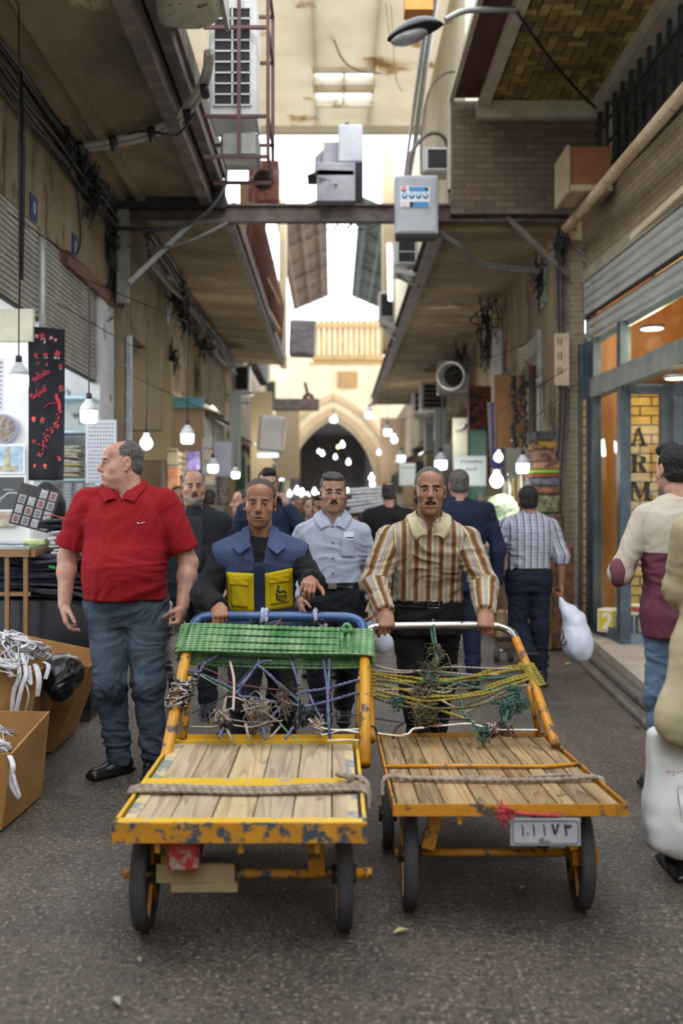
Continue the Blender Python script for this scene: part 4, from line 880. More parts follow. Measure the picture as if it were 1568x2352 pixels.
class Box:
    def __init__(s, c, h, R=None, k=.005, op='u', rd=.005):
        s.c = np.array(c, float); s.h = np.array(h, float); s.k, s.op, s.rd = k, op, rd
        s.R = None if R is None else np.array(Euler(R).to_matrix().transposed() if not isinstance(R, Matrix) else R.transposed())
        m = s.h if R is None else np.full(3, np.linalg.norm(s.h)); s.lo, s.hi = s.c - m, s.c + m
    def dist(s, x, y, z):
        x, y, z = x - s.c[0], y - s.c[1], z - s.c[2]
        if s.R is not None: R = s.R; x, y, z = R[0, 0] * x + R[0, 1] * y + R[0, 2] * z, R[1, 0] * x + R[1, 1] * y + R[1, 2] * z, R[2, 0] * x + R[2, 1] * y + R[2, 2] * z
        q = [np.abs(v) - h + s.rd for v, h in zip((x, y, z), s.h)]
        o = np.sqrt(np.maximum(q[0], 0) ** 2 + np.maximum(q[1], 0) ** 2 + np.maximum(q[2], 0) ** 2) + np.minimum(np.maximum(q[0], np.maximum(q[1], q[2])), 0)
        return o - s.rd
    def uv(s, P): return P[:, 0], P[:, 2]
class Loft:
    """stack of superellipse sections: rows of z, cx, cy, rx, ry"""
    def __init__(s, rows, e=2.4, k=.03, op='u', cap=0.02):
        s.q = np.array(sorted(rows), float); s.e, s.k, s.op = e, k, op; q = s.q; s.cap = cap
        s.lo = np.array([(q[:, 1] - q[:, 3]).min(), (q[:, 2] - q[:, 4]).min(), q[0, 0]]); s.hi = np.array([(q[:, 1] + q[:, 3]).max(), (q[:, 2] + q[:, 4]).max(), q[-1, 0]])
        n = 96; s.zz = np.linspace(q[0, 0], q[-1, 0], n); T = [np.interp(s.zz, q[:, 0], q[:, j]) for j in (1, 2, 3, 4)]
        kk = np.hanning(13); kk /= kk.sum(); s.T = [np.convolve(np.pad(t, 6, mode='edge'), kk, 'valid') for t in T]
    def dist(s, x, y, z):
        cx, cy, rx, ry = [np.interp(np.ravel(z), s.zz, t).reshape(np.shape(z)) for t in s.T]
        u, v = np.abs((x - cx) / rx), np.abs((y - cy) / ry); m = (u ** s.e + v ** s.e) ** (1 / s.e); d = (m - 1) * np.minimum(rx, ry)
        return np.maximum(d, np.maximum(s.q[0, 0] - z, z - s.q[-1, 0]))
    def uv(s, P): return P[:, 0], P[:, 2]
class Half:
    """everything on the +n side of point p is cut away"""
    def __init__(s, p, n, lo, hi, k=.002): s.p = np.array(p, float); n = np.array(n, float); s.n = n / np.linalg.norm(n); s.k, s.op = k, 's'; s.lo, s.hi = np.array(lo, float), np.array(hi, float)
    def dist(s, x, y, z): return -((x - s.p[0]) * s.n[0] + (y - s.p[1]) * s.n[1] + (z - s.p[2]) * s.n[2])
def sdf(prims, h, disp=None, lo=None, hi=None):
    """-> vertices (n,3), quads (m,4)"""
    U = [p for p in prims if p.op == 'u']
    lo = np.min([p.lo for p in U], 0) - 3 * h if lo is None else np.array(lo, float); hi = np.max([p.hi for p in U], 0) + 3 * h if hi is None else np.array(hi, float)
    n = np.ceil((hi - lo) / h).astype(int) + 1; ax = [(lo[i] + h * np.arange(n[i])).astype(np.float32) for i in range(3)]
    Fd = np.full(n, .06, np.float32)
    for p in prims:
        m = (p.k + 3 * h); a = np.maximum(np.floor((p.lo - m - lo) / h).astype(int), 0); b = np.minimum(np.ceil((p.hi + m - lo) / h).astype(int) + 1, n)
        if (b <= a).any(): continue
        sl = tuple(slice(a[i], b[i]) for i in range(3)); x, y, z = ax[0][sl[0]][:, None, None], ax[1][sl[1]][None, :, None], ax[2][sl[2]][None, None, :]
        d = p.dist(x, y, z).astype(np.float32); d = np.broadcast_to(d, Fd[sl].shape); f = Fd[sl]; k = max(p.k, 1e-5)
        if p.op == 'u': q = np.maximum(k - np.abs(f - d), 0) / k; Fd[sl] = np.minimum(f, d) - q * q * k * .25
        else: q = np.maximum(k - np.abs(f + d), 0) / k; Fd[sl] = np.maximum(f, -d) + q * q * k * .25
    S = Fd < 0; c = np.zeros(np.array(Fd.shape) - 1, np.int8)
    for i in (0, 1):
        for j in (0, 1):
            for k in (0, 1): c += S[i:n[0] - 1 + i, j:n[1] - 1 + j, k:n[2] - 1 + k]
    act = (c > 0) & (c < 8); idx = -np.ones(act.shape, np.int64); I = np.argwhere(act); idx[act] = np.arange(len(I))
    acc = np.zeros((len(I), 3)); cnt = np.zeros(len(I)); g = lambda o: Fd[I[:, 0] + o[0], I[:, 1] + o[1], I[:, 2] + o[2]]
    C = [(i, j, k) for i in (0, 1) for j in (0, 1) for k in (0, 1)]
    for A_ in C:
        for a in range(3):
            if A_[a] == 0:
                B_ = list(A_); B_[a] = 1; fa, fb = g(A_), g(B_); m = (fa < 0) != (fb < 0); t = np.where(m, fa / np.where(m, fa - fb, 1), 0)
                P = np.tile(np.array(A_, float), (len(I), 1)); P[:, a] += t; acc += P * m[:, None]; cnt += m
    Vt = lo + (I + acc / cnt[:, None]) * h; Q = []
    for a in range(3):
        b, cc = (a + 1) % 3, (a + 2) % 3; sl0 = [slice(None)] * 3; sl1 = [slice(None)] * 3; sl0[a] = slice(0, n[a] - 1); sl1[a] = slice(1, n[a])
        s0, s1 = S[tuple(sl0)], S[tuple(sl1)]; E = np.argwhere(s0 != s1); E = E[(E[:, b] > 0) & (E[:, cc] > 0) & (E[:, b] < n[b] - 1) & (E[:, cc] < n[cc] - 1)]
        if not len(E): continue
        def cell(db, dc):
            q = E.copy(); q[:, b] -= db; q[:, cc] -= dc; return idx[q[:, 0], q[:, 1], q[:, 2]]
        q = np.stack([cell(1, 1), cell(0, 1), cell(0, 0), cell(1, 0)], 1); fl = ~s0[E[:, 0], E[:, 1], E[:, 2]]; q[fl] = q[fl][:, ::-1]; Q.append(q)
    Q = np.concatenate(Q); Q = Q[(Q >= 0).all(1)]
    if disp is not None:
        N = normals(Vt, Q); Vt = Vt + N * disp(Vt, N)[:, None]
    return Vt, Q
def normals(Vt, Q):
    e = np.cross(Vt[Q[:, 2]] - Vt[Q[:, 0]], Vt[Q[:, 3]] - Vt[Q[:, 1]]); N = np.zeros_like(Vt)
    for i in range(4): np.add.at(N, Q[:, i], e)
    return N / (np.linalg.norm(N, axis=1, keepdims=True) + 1e-12)
def pattern(Vt, prims, lower=True):
    """stripe coordinate and along coordinate of the nearest part"""
    U = [p for p in prims if p.op == 'u' and not getattr(p, 'nopat', False)]; D = np.stack([p.dist(Vt[:, 0], Vt[:, 1], Vt[:, 2]) for p in U]); k = D.argmin(0); out = np.zeros((len(Vt), 3), np.float32)
    for i, p in enumerate(U):
        m = k == i
        if m.any(): u, v = p.uv(Vt[m]); out[m, 0] = u; out[m, 1] = v; out[m, 2] = i
    return out
def smesh(name, parts, mats, parent=None, attrs=None):
    """join (verts, quads) pieces into one smooth object; attrs: list of per-piece (n,3) arrays stored as 'pat'"""
    Vt = np.concatenate([p[0] for p in parts]); off = np.cumsum([0] + [len(p[0]) for p in parts[:-1]]); Q = np.concatenate([p[1] + o for p, o in zip(parts, off)])
    me = bpy.data.meshes.new(name); me.vertices.add(len(Vt)); me.vertices.foreach_set('co', Vt.astype(np.float32).ravel())
    me.loops.add(Q.size); me.loops.foreach_set('vertex_index', Q.astype(np.int32).ravel()); me.polygons.add(len(Q))
    me.polygons.foreach_set('loop_start', np.arange(0, Q.size, 4, dtype=np.int32)); me.update(calc_edges=True); me.validate()
    me.polygons.foreach_set('use_smooth', np.ones(len(me.polygons), bool))
    if attrs is not None:
        A_ = np.concatenate(attrs).astype(np.float32); at_ = me.attributes.new('pat', 'FLOAT_VECTOR', 'POINT'); at_.data.foreach_set('vector', A_.ravel())
    return link(name, me, mats, parent)
# ---------------------------------------------------------------- figure materials
def skinmat(name, a, b):
    t = NT(name); at_ = t.new('ShaderNodeAttribute', attribute_name='pat'); v = t.coord(); n = t.noise(v, 22, 6, .65)
    c = t.ramp(n, [(.3, a), (.7, b)]); m = t.mix(1.0, c, at_.outputs['Color'], 'MULTIPLY')
    m2 = t.new('ShaderNodeVectorMath', operation='MULTIPLY'); t.l(c, m2.inputs[0]); t.l(at_.outputs['Vector'], m2.inputs[1])
    t.base(m2.outputs[0]); t.rough(.48, 0, .35); t.p.inputs['Subsurface Weight'].default_value = .06; t.p.inputs['Subsurface Radius'].default_value = (.012, .004, .002); t.p.inputs['Subsurface Scale'].default_value = .5
    t.bump(t.noise(v, 240, 4, .6), .25, .0012); return t.m
def hairmat(name, a, b, sc_=160):
    t = NT(name); v = t.coord(scale=(1, 1, .35)); n = t.noise(v, sc_, 5, .7); c = t.ramp(n, [(.36, a), (.64, b)]); t.base(c); t.rough(.55, 0, .3); t.bump(n, .9, .004); return t.m
def cloth(name, a, b=None, weave=500, rough=.85, bump=.15, sc_=4):
    if name in MATS: return MATS[name]
    t = NT(name); v = t.coord(); n = t.noise(v, sc_, 6, .6); c = t.ramp(n, [(.3, a), (.7, b or a)]); t.base(c); t.rough(rough, 0, .25)
    t.bump(t.noise(v, weave, 2), bump, .001); MATS[name] = t.m; return t.m
def stripes(name, stops, period, plaid=None, base='#ffffff'):
    t = NT(name); at_ = t.new('ShaderNodeAttribute', attribute_name='pat'); s = t.new('ShaderNodeSeparateXYZ'); t.l(at_.outputs['Vector'], s.inputs[0])
    f = t.math('FRACT', t.math('ADD', t.math('DIVIDE', s.outputs[0], period), 50.0)); c = t.ramp(f, stops, 'LINEAR' if plaid is None else 'CONSTANT')
    if plaid:
        f2 = t.math('FRACT', t.math('ADD', t.math('DIVIDE', s.outputs[1], period), 50.0)); c2 = t.ramp(f2, plaid, 'CONSTANT'); c = t.mix(1.0, c, c2, 'MULTIPLY')
    t.base(c); t.rough(.85, 0, .25); t.bump(t.noise(t.coord(), 500, 2), .12, .001); return t.m
SK = {'ruddy': skinmat('ruddy_skin', '#9a6e60', '#ba8f7c'), 'tan': skinmat('tanned_skin', '#7a5340', '#9b6f56'), 'olive': skinmat('olive_skin', '#876352', '#a27c68'), 'pale': skinmat('light_skin', '#9c7c6c', '#b79482')}
HR = {'black': hairmat('black_hair', '#0e0c0c', '#231e1d'), 'dark': hairmat('dark_hair', '#1a1513', '#37302c'), 'grey': hairmat('grey_hair', '#221f20', '#5d5a5a'), 'salt': hairmat('salt_pepper_hair', '#241f1d', '#6a6461'), 'white': hairmat('white_beard', '#5d5a57', '#989490'), 'brown': hairmat('brown_grey_hair', '#2c221e', '#57493f')}
M_EYE = mat('eye_white', '#8f8580', bump=0, rough=.25); M_IRIS = mat('dark_iris', '#120c09', bump=0, rough=.12)
def fold(P, s=1.0):
    """cloth folds: ridged, warped noise"""
    w_ = vnoise(P * V3(5, 5, 4) + 7)[:, None]; q = P * V3(7, 7, 13) + w_ * V3(1.6, 1.6, 2.2); n1 = 1 - np.abs(vnoise(q)) * 2; n2 = 1 - np.abs(vnoise(q * V3(2.1, 2.1, 1.9) + 3)) * 2
    return (n1 * .65 + n2 * .35) * s
def head(person, c, yaw, pitch=0, roll=0, h=.0022, sc_=1.0, face=True, hair='short', hmat='black', stache=0, beard=0, bald=0, stub=0, fat=0.0, glasses=False, age=.3, mouth=0.0, brow=1.0, smile=0, long_=1.0, hair_h=.7, gaze=0.0):
    """-> skin pieces in person space; hair etc. become children"""
    R = np.array((Matrix.Rotation(yaw, 3, 'Z') @ Matrix.Rotation(roll, 3, 'Y') @ Matrix.Rotation(pitch, 3, 'X'))); c = np.array(c, float)
    tf = lambda Vt: (Vt * sc_ * V3(1, 1, 1)) @ R.T + c
    f = fat; J = .052 + .014 * f; L = long_
    pr = [Ell((0, .018, .038), (.074, .092, .076)), Ell((0, -.015, -.02), (.066 + .006 * f, .078, .085 * L), k=.03), Ell((0, -.034, -.078 * L), (J, .052 + .004 * f, .036), k=.035), Ell((0, -.078, -.104 * L), (.021, .016, .016), k=.03),
          Ell((.041, -.062, -.026), (.021, .018, .016), k=.03), Ell((-.041, -.062, -.026), (.021, .018, .016), k=.03), Seg((-.032, -.086, .020), (.032, -.086, .020), .0085, .0085, k=.022), Ell((0, -.05, .055), (.055, .04, .035), k=.03)]
    for s in (-1, 1):
        pr += [Ell((s * .030, -.099, .003), (.019, .016, .0125), k=.014, op='s'), Ell((s * .031, -.0765, .0005), (.0145, .0145, .0135), k=.006), Ell((s * .031, -.096, -.0005), (.0135, .014, .0034 + .0008 * (1 - age)), k=.002, op='s'),
               Seg((s * .018, -.087, .0125), (s * .045, -.079, .009), .0042, .003, k=.008), Seg((s * .022, -.083, -.013), (s * .042, -.078, -.011), .003 + .0018 * age, .003, k=.008),
               Ell((s * .077, .014, -.002), (.007, .018, .028), (.12, 0, s * .35), k=.008), Ell((s * .084, .008, .001), (.006, .010, .017), (.12, 0, s * .35), k=.005, op='s'), Ell((s * .076, .003, -.034), (.006, .008, .009), k=.008)]
    pr += [Seg((0, -.089, .014), (0, -.112, -.026), .009, .0125, k=.014), Ell((0, -.115, -.031), (.0135, .013, .011), k=.008), Ell((.0125, -.099, -.036), (.009, .011, .0085), k=.007), Ell((-.0125, -.099, -.036), (.009, .011, .0085), k=.007),
           Ell((.0075, -.104, -.0435), (.0042, .006, .003), k=.003, op='s'), Ell((-.0075, -.104, -.0435), (.0042, .006, .003), k=.003, op='s'),
           Ell((0, -.083, -.064 * L), (.030, .018, .021), k=.02)]
    mz = -.068 * L
    pr += [Seg((-.020, -.0935, mz + .0035), (.020, -.0935, mz + .0035), .0045, .0045, k=.007), Ell((0, -.0975, mz + .004), (.012, .006, .0045), k=.006), Seg((-.017, -.0935, mz - .0075), (.017, -.0935, mz - .0075), .0052, .0052, k=.007), Ell((0, -.098, mz - .008), (.012, .006, .005), k=.006),
           Ell((0, -.102, mz - .0015), (.023, .013, .0016 + .004 * mouth), k=.003, op='s')]
    if age > .4:
        for s in (-1, 1): pr += [Seg((s * .018, -.100, -.034), (s * .031, -.088, mz - .004), .003, .0025, k=.006, op='s')]
    pr += [Seg((0, .022, -.07), (0, .04, -.17), .050 + .016 * f, .055 + .018 * f, k=.03)]
    if fat > .5: pr += [Ell((0, -.02, -.115), (.05, .05, .03), k=.03)]
    def dd(P, N):
        w_ = vnoise(P * 45) * .0006
        if age > .4: w_ = w_ + np.where((P[:, 2] > .03) & (P[:, 2] < .075) & (P[:, 1] < -.05), np.sin(P[:, 2] * 620 + vnoise(P * 30) * 1.5) * .0011 * age, 0)
        return w_
    Vt, Q = sdf(pr, h, dd)
    x, y, z = Vt.T; col = np.ones((len(Vt), 3), np.float32)
    def tint(mask, rgb): m = np.clip(mask, 0, 1)[:, None]; col[:] = col * (1 - m) + col * V3(*rgb) * m
    g_ = lambda cx, cy, cz, rx, ry, rz: np.exp(-(((np.abs(x) - cx) / rx) ** 2 + ((y - cy) / ry) ** 2 + ((z - cz) / rz) ** 2))
    tint(g_(0, -.098, mz - .002, .020, .02, .0075), (.95, .62, .60)); tint(g_(0, -.11, -.03, .016, .02, .012) * .5, (1.08, .85, .82)); tint(g_(.03, -.08, -.012, .02, .02, .01) * (.35 + .5 * age), (.72, .66, .66))
    tint(g_(.041, -.075, -.03, .02, .03, .018) * .4, (1.1, .86, .82))
    if stub:
        m = ((z < -.042 - .0 * x) & (y < .03) & (z > -.14) & ((y > -.088) | (np.abs(x) > .018) | (z < -.082 * L) | (z > -.062 * L) )).astype(float) * np.clip((-z - .035) / .03, 0, 1) * (.5 + .5 * vnoise(Vt * 300))
        tint(m * stub, (.55, .58, .62))
    if bald: tint(((z > .07) & (y < .06)).astype(float) * .3, (1.12, 1.02, 1.0))
    tint(g_(.031, -.088, .018, .02, .03, .0045) * .35 * brow, (.4, .35, .33)); tint(g_(.031, -.09, .004, .022, .03, .010) * .55, (.62, .55, .52))
    pieces = [(tf(Vt), Q)]; cols = [col]
    if face:
        for nm, rr, mt, yo in (('eye', .0127, M_EYE, 0), ('iris', .0078, M_IRIS, -.0062)):
            g = MB()
            for s in (-1, 1): p = tf(np.array([[s * .031 + (gaze if nm == 'iris' else 0), -.0785 + yo, 0.0]]))[0]; g.ball(p, rr * sc_, 14)
            g.build(nm, mt, person)
        pb = []
        for s in (-1, 1): pb += [Seg((s * .014, -.0975, .0215), (s * .032, -.0935, .0235), .0034 * brow, .0036 * brow, k=.004), Seg((s * .032, -.0935, .0235), (s * .050, -.0805, .016), .004 * brow, .0026 * brow, k=.004)]
        v_, q_ = sdf(pb, min(h, .0018), lambda P, N: vnoise(P * 350) * .0009); smesh('eyebrow', [(tf(v_), q_)], HR['dark' if hmat in ('white', 'salt', 'grey') else hmat], person)
    t_ = .0075 * hair_h
    if hair != 'none':
        hp = [Ell((0, .020, .040 + .002 * hair_h), (.0755 + t_ * .7, .094 + t_ * .7, .077 + t_ * 1.4)), Ell((0, .05, -.02), (.066 + t_ * .5, .060 + t_ * .5, .06), k=.02)]
        hl = .068 if hair != 'low' else .06
        hp += [Ell((0, -.118, -.02), (.066, .078, .086 if bald == 0 else .098), k=.008, op='s'), Box((0, -.06, -.08), (.12, .0745, .077), k=.006, op='s', rd=.01), Box((0, .03, -.14), (.2, .2, .0815), k=.01, op='s', rd=.01)]
        for s in (-1, 1): hp += [Ell((s * .084, .012, -.008), (.022, .029, .043), k=.004, op='s')]
        for s in (-1, 1): pass
        if bald == 1: hp += [Ell((0, -.06, .10), (.062, .085, .05), k=.01, op='s')]
        if bald == 2: hp += [Ell((0, -.02, .13), (.068, .115, .075), k=.012, op='s')]
        if bald == 3: hp += [Ell((0, .05, .12), (.045, .05, .045), k=.012, op='s')]
        if hair == 'quiff': hp += [Ell((.005, -.045, .105), (.056, .05, .034), (.25, 0, 0), k=.02), Ell((-.02, -.075, .095), (.03, .028, .024), k=.015), Ell((.03, -.07, .1), (.03, .026, .024), k=.015)]
        if hair == 'side': hp += [Ell((-.01, -.05, .094), (.06, .045, .028), (.1, .15, 0), k=.02), Ell((.03, -.062, .092), (.032, .026, .02), k=.015)]
        am = .0035 if hair in ('quiff', 'side') else .0018
        v_, q_ = sdf(hp, h * 1.1, lambda P, N: vnoise(P * V3(120, 120, 60)) * am + vnoise(P * V3(260, 260, 140)) * am * .6); 
        if len(v_): smesh('hair', [(tf(v_), q_)], HR[hmat], person)
    if stache:
        mp = []
        for s in (-1, 1): mp += [Seg((s * .003, -.1035, mz + .014), (s * .017, -.0985, mz + .009), .0052 * stache, .005 * stache, k=.006), Seg((s * .017, -.0985, mz + .009), (s * .027, -.090, mz + .004), .0048 * stache, .0025 * stache, k=.006)]
        v_, q_ = sdf(mp, min(h, .002), lambda P, N: vnoise(P * V3(500, 300, 200)) * .0011); smesh('moustache', [(tf(v_), q_)], HR['black' if hmat != 'brown' else 'dark'], person)
    if beard:
        bp = [Ell((0, -.034, -.080 * L), (J + .004, .055, .039)), Ell((0, -.078, -.105 * L), (.024, .018, .020), k=.03), Ell((0, -.082, -.075), (.034, .018, .028), k=.02), Box((0, .06, -.05), (.2, .06, .2), k=.01, op='s'), Box((0, -.05, .0), (.2, .2, .040), k=.012, op='s'), Ell((0, -.112, mz - .001), (.026, .026, .0095), k=.004, op='s'), Ell((0, -.11, -.025), (.046, .05, .032), k=.01, op='s')]
        for s in (-1, 1): bp.append(Seg((s * .068, -.018, -.02), (s * .060, -.03, -.07), .007, .012, k=.02))
        v_, q_ = sdf(bp, h * 1.1, lambda P, N: vnoise(P * V3(180, 180, 110)) * .0026); smesh('beard', [(tf(v_), q_)], HR['white'], person)
    if glasses:
        g = MB()
        for s in (-1, 1):
            pts = [(s * .031 + .0215 * math.cos(a) * 1.0, -.1035 + .004 * abs(math.cos(a)), -.003 + .0155 * math.sin(a)) for a in [k * PI / 10 for k in range(20)]]
            g.tube([tf(np.array([p]))[0] for p in pts], .0009, 6, closed=True); g.tube([tf(np.array([p]))[0] for p in [(s * .052, -.10, .002), (s * .072, -.06, .004), (s * .080, .01, .004)]], .0009, 6)
        g.tube([tf(np.array([p]))[0] for p in [(-.010, -.105, .0), (0, -.113, .004), (.010, -.105, .0)]], .001, 6); g.build('spectacle_frame', mat('gold_wire', '#a09078', '#c0b090', metal=.9, rough=.25, bump=0), person)
    return pieces, cols
def hand(wr, d, pn, side, pose='relax', h=.0035, s=1.0):
    """wr wrist point, d towards the fingers, pn palm-facing direction, side +1 when the thumb lies on +x of the local frame"""
    d = Vector(d).normalized(); pn = Vector(pn); pn = (pn - d * pn.dot(d)).normalized(); x = d.cross(pn) * -side
    B_ = np.array(Matrix((x, pn, d)).transposed()) * s
    C = {'relax': (25, 30, 20, 28), 'grip': (62, 82, 52, 30), 'hold': (70, 95, 60, 40), 'open': (8, 10, 8, 15), 'claw': (55, 60, 30, 10), 'phone': (45, 40, 25, 25)}[pose]
    pr = [Seg((0, 0, -.03), (0, 0, .012), .026, .0265, flat=.75, w=(0, 1, 0), k=.01), Seg((-.018, .0, .03), (-.026, .001, .082), .020, .0135, flat=.9, w=(0, 1, 0), k=.02), Seg((0, 0, .03), (0, 0, .086), .021, .014, flat=.85, w=(0, 1, 0), k=.02), Seg((.018, .002, .025), (.026, 0, .084), .021, .0135, flat=.9, w=(0, 1, 0), k=.02), Ell((.022, .012, .035), (.017, .013, .028), k=.015)]
    L = ((.022, .080, .0092), (.0075, .088, .0096), (-.0075, .083, .009), (-.0225, .066, .008))
    X0 = (.029, .010, -.010, -.0285)
    for i, (q, ln, r) in enumerate(L):
        p = np.array([X0[i], 0, .088 - (.004 if i in (0, 2) else 0) - (.011 if i == 3 else 0)]); a = 0; sp = (q - X0[i]) * .0 + (.05 * (1.2 - i) if pose in ('relax', 'open', 'claw') else .02 * (1.5 - i))
        for j, (fr, cu) in enumerate(zip((.46, .30, .24), C[:3])):
            a += math.radians(cu * (1 + .10 * i * (1 if pose != 'claw' else -.8))); dv = np.array([math.sin(sp) * math.cos(a), math.sin(a), math.cos(a)]); e = p + dv * ln * fr
            pr.append(Seg(p, e, r * (1 - .09 * j), r * (1 - .09 * (j + 1)), k=.003 if j else .006)); p = e
    p = np.array([.027, .008, .022]); tb = math.radians(C[3]); A_ = {'grip': [(.55, .75, .55), (.0, .75, .65), (-.45, .7, .5)], 'hold': [(.5, .7, .5), (-.2, .8, .6), (-.5, .7, .4)], 'phone': [(.8, .35, .6), (.3, .5, .9), (.1, .5, 1)]}.get(pose, [(.75, .3, .65), (.45, .3, .9), (.25, .35, .95)])
    for j, (ln, r0, r1) in enumerate(((.042, .0135, .0115), (.032, .0108, .0098), (.026, .0098, .0082))):
        dv = np.array(A_[j]); dv = dv / np.linalg.norm(dv); e = p + dv * ln; pr.append(Seg(p, e, r0, r1, k=.01 if j == 0 else .004)); p = e
    Vt, Q = sdf(pr, h / s, lambda P, N: vnoise(P * 90) * .0005); col = np.ones((len(Vt), 3), np.float32); m = np.clip(vnoise(Vt * 60), 0, 1)[:, None]; col = col * (1 - m * .15 * V3(0, 1, 1))
    return (Vt @ B_.T + np.array(wr, float), Q), col.astype(np.float32)
def torso_rows(hz, nz, lean, W=1.0, D=1.0, belly=0.0, off=0.0, hipw=1.0, skirt=0.0, lx=0.0, sh=1.0):
    """hz hip height, nz neck height, lean = forward shift of the neck (to -y)"""
    rows = []
    P = [(-.14, .150 * hipw, .105), (0, .163 * hipw, .112), (.16, .150, .105), (.34, .152, .108), (.55, .166, .112), (.75, .178, .112), (.86, .168 * sh, .098), (.94, .115 * sh, .080), (1.01, .064, .066)]
    for t, rx, ry in P:
        z = hz + (nz - hz) * t; tt = max(0, t); b = belly * math.exp(-((t - .27) / .25) ** 2)
        rows.append((z, lx * tt, -lean * tt - b * .55 + .012 * math.sin(PI * min(1, tt)), rx * W + off + b * .45 + (skirt if t <= 0 else 0), ry * D + off + b * .55 + (skirt if t <= 0 else 0)))
    return rows
def setpat(ob, L):
    a_ = ob.data.attributes.new('pat', 'FLOAT_VECTOR', 'POINT'); a_.data.foreach_set('vector', np.array(L, np.float32).ravel())
PCOUNT = 0
def person(label, loc, yaw=0, H=1.72, W=1.0, D=1.0, belly=0.0, armr=1.0, extra=(), lean=0.0, lx=0.0, hz=None, neck=None, head_kw=None, hc=None, skin='tan', arms=None, hands=None, legs=None, top=None, topmat=None, trousers=None, shoe=None, sleeve='long', hem=-.1, tuck=True, fine=1.0,
           cloth_amp=.006, group=None, off=.012, skirt=0.0, shoes=True, sleeve_r=1.0, leg_r=1.0, hscale=1.0, sh=1.0, jacket=False, vneck=0, neckr=.062, lowres=False, sleeve_cut=None):
    """local frame faces -y. arms: {s:(shoulder, elbow, wrist)}, legs: {s:(hip, knee, ankle, toe direction)}"""
    arms = {q: ((v[0][0] * .95, v[0][1], v[0][2] - .022),) + tuple(v[1:]) for q, v in (arms or {}).items()}
    s = H / 1.72; hz = hz or .90 * s; nz = neck or 1.44 * s; vb = .0085 * fine; vh = .0022 * fine; root = None
    pe = empty('tmp'); kw = dict(head_kw or {}); hc = hc or (lx * 1.1, -lean - .035, nz + .155 * hscale)
    pieces, cols = head(pe, hc, kw.pop('yaw', 0), h=vh, sc_=hscale, **kw)
    body = [Loft(torso_rows(hz, nz, lean, W * .92, D * .88, belly * .7, -.012, lx=lx, sh=sh * .9), k=.03), Seg((lx * 1.02, -lean + .01, nz - .03), (hc[0], hc[1] + .035, hc[2] - .10 * hscale), neckr, neckr * .92, k=.03)]
    A_ = dict(arms or {}); dA = {q: ((q * .185 * s * W * sh + lx, -lean * .93, nz - .065), (q * .25 * s * W + lx, -lean * .7 + .03, nz - .36 * s), (q * .25 * s * W + lx * .7, -lean * .5 - .03, nz - .62 * s)) for q in (-1, 1)}
    for q in (-1, 1): A_.setdefault(q, dA[q])
    Lg = dict(legs or {}); dL = {q: ((q * .085 * s * W, 0, hz), (q * .10 * s, -.02, hz * .53), (q * .11 * s, .02, .09), (q * .15, -1, 0)) for q in (-1, 1)}
    for q in (-1, 1): Lg.setdefault(q, dL[q])
    ar = W ** .5 * armr
    for q in (-1, 1):
        S_, E_, W_ = A_[q][:3]; body += [Seg(S_, E_, .046 * ar, .039 * ar, k=.03), Seg(E_, W_, .040 * ar, .0265 * ar, k=.02), Ell(S_, .045 * ar, k=.03)]
        if sleeve == 'short' or sleeve == 'rolled': m_ = np.array(E_) * .7 + np.array(W_) * .3; body.append(Ell(m_, .041 * ar, k=.02))
        hp, kn, an = Lg[q][:3]; body += [Seg(hp, kn, .068, .048, k=.03), Seg(kn, an, .048, .034, k=.02)]
    bv, bq = sdf(body, vb * .9); pieces.append((bv, bq)); cols.append(np.ones((len(bv), 3), np.float32))
    for q in (-1, 1):
        E_, W_ = Vector(A_[q][1]), Vector(A_[q][2]); hd = (hands or {}).get(q, {}); d = hd.get('d', (W_ - E_)); pn = hd.get('pn', (-q, .2, 0))
        pc, cc = hand(W_, d, pn, hd.get('side', q), hd.get('pose', 'relax'), h=.0034 * fine, s=s * hd.get('s', 1.0)); pieces.append(pc); cols.append(cc)
    o = smesh('person', pieces, SK[skin], None, cols); prop(o, label, 'person', group)
    for ch in list(pe.children): ch.parent = o
    bpy.data.objects.remove(pe)
    # top garment
    def cl(P, N): return fold(P) * cloth_amp * 1.5 + vnoise(P * 2.5) * cloth_amp * .8
    TR = torso_rows(hz, nz, lean, W, D, belly, off, lx=lx, skirt=skirt, sh=sh)
    z0 = hz + hem if not tuck else hz + .07
    q_ = np.array(TR); TC = [tuple(v) for v in TR if v[0] > z0 + .004] + [(z0,) + tuple(np.interp(z0, q_[:, 0], q_[:, j]) for j in (1, 2, 3, 4))]
    tp = []
    for q in (-1, 1):
        S_, E_, W_ = [np.array(v, float) for v in A_[q][:3]]; r1, r2, r3 = .057 * ar * sleeve_r, .052 * ar * sleeve_r, .042 * sleeve_r * ar ** .5
        if sleeve == 'short': C_ = S_ + (E_ - S_) * .80; nn = E_ - S_; sl = [Seg(S_, C_ + (E_ - S_) * .1, .060 * ar, .064 * ar, k=.02)]
        elif sleeve == 'rolled': C_ = E_ + (W_ - E_) * .22; nn = W_ - E_; sl = [Seg(S_, E_, r1, r2, k=.02), Seg(E_, C_, r2 * 1.05, r2 * 1.02, k=.03)]
        elif sleeve == 'none': C_ = S_ + (E_ - S_) * .16; nn = E_ - S_; sl = [Seg(S_, S_ + (E_ - S_) * .18, .062 * ar, .06 * ar, k=.03)]
        else: C_ = W_ - (W_ - E_) * .01; nn = W_ - E_; sl = [Seg(S_, E_, r1, r2, k=.02), Seg(E_, W_ - (W_ - E_) * .02, r2, r3, k=.03)]
        tp += sl; tp.append(Half(C_, nn, C_ - .13, C_ + .13))
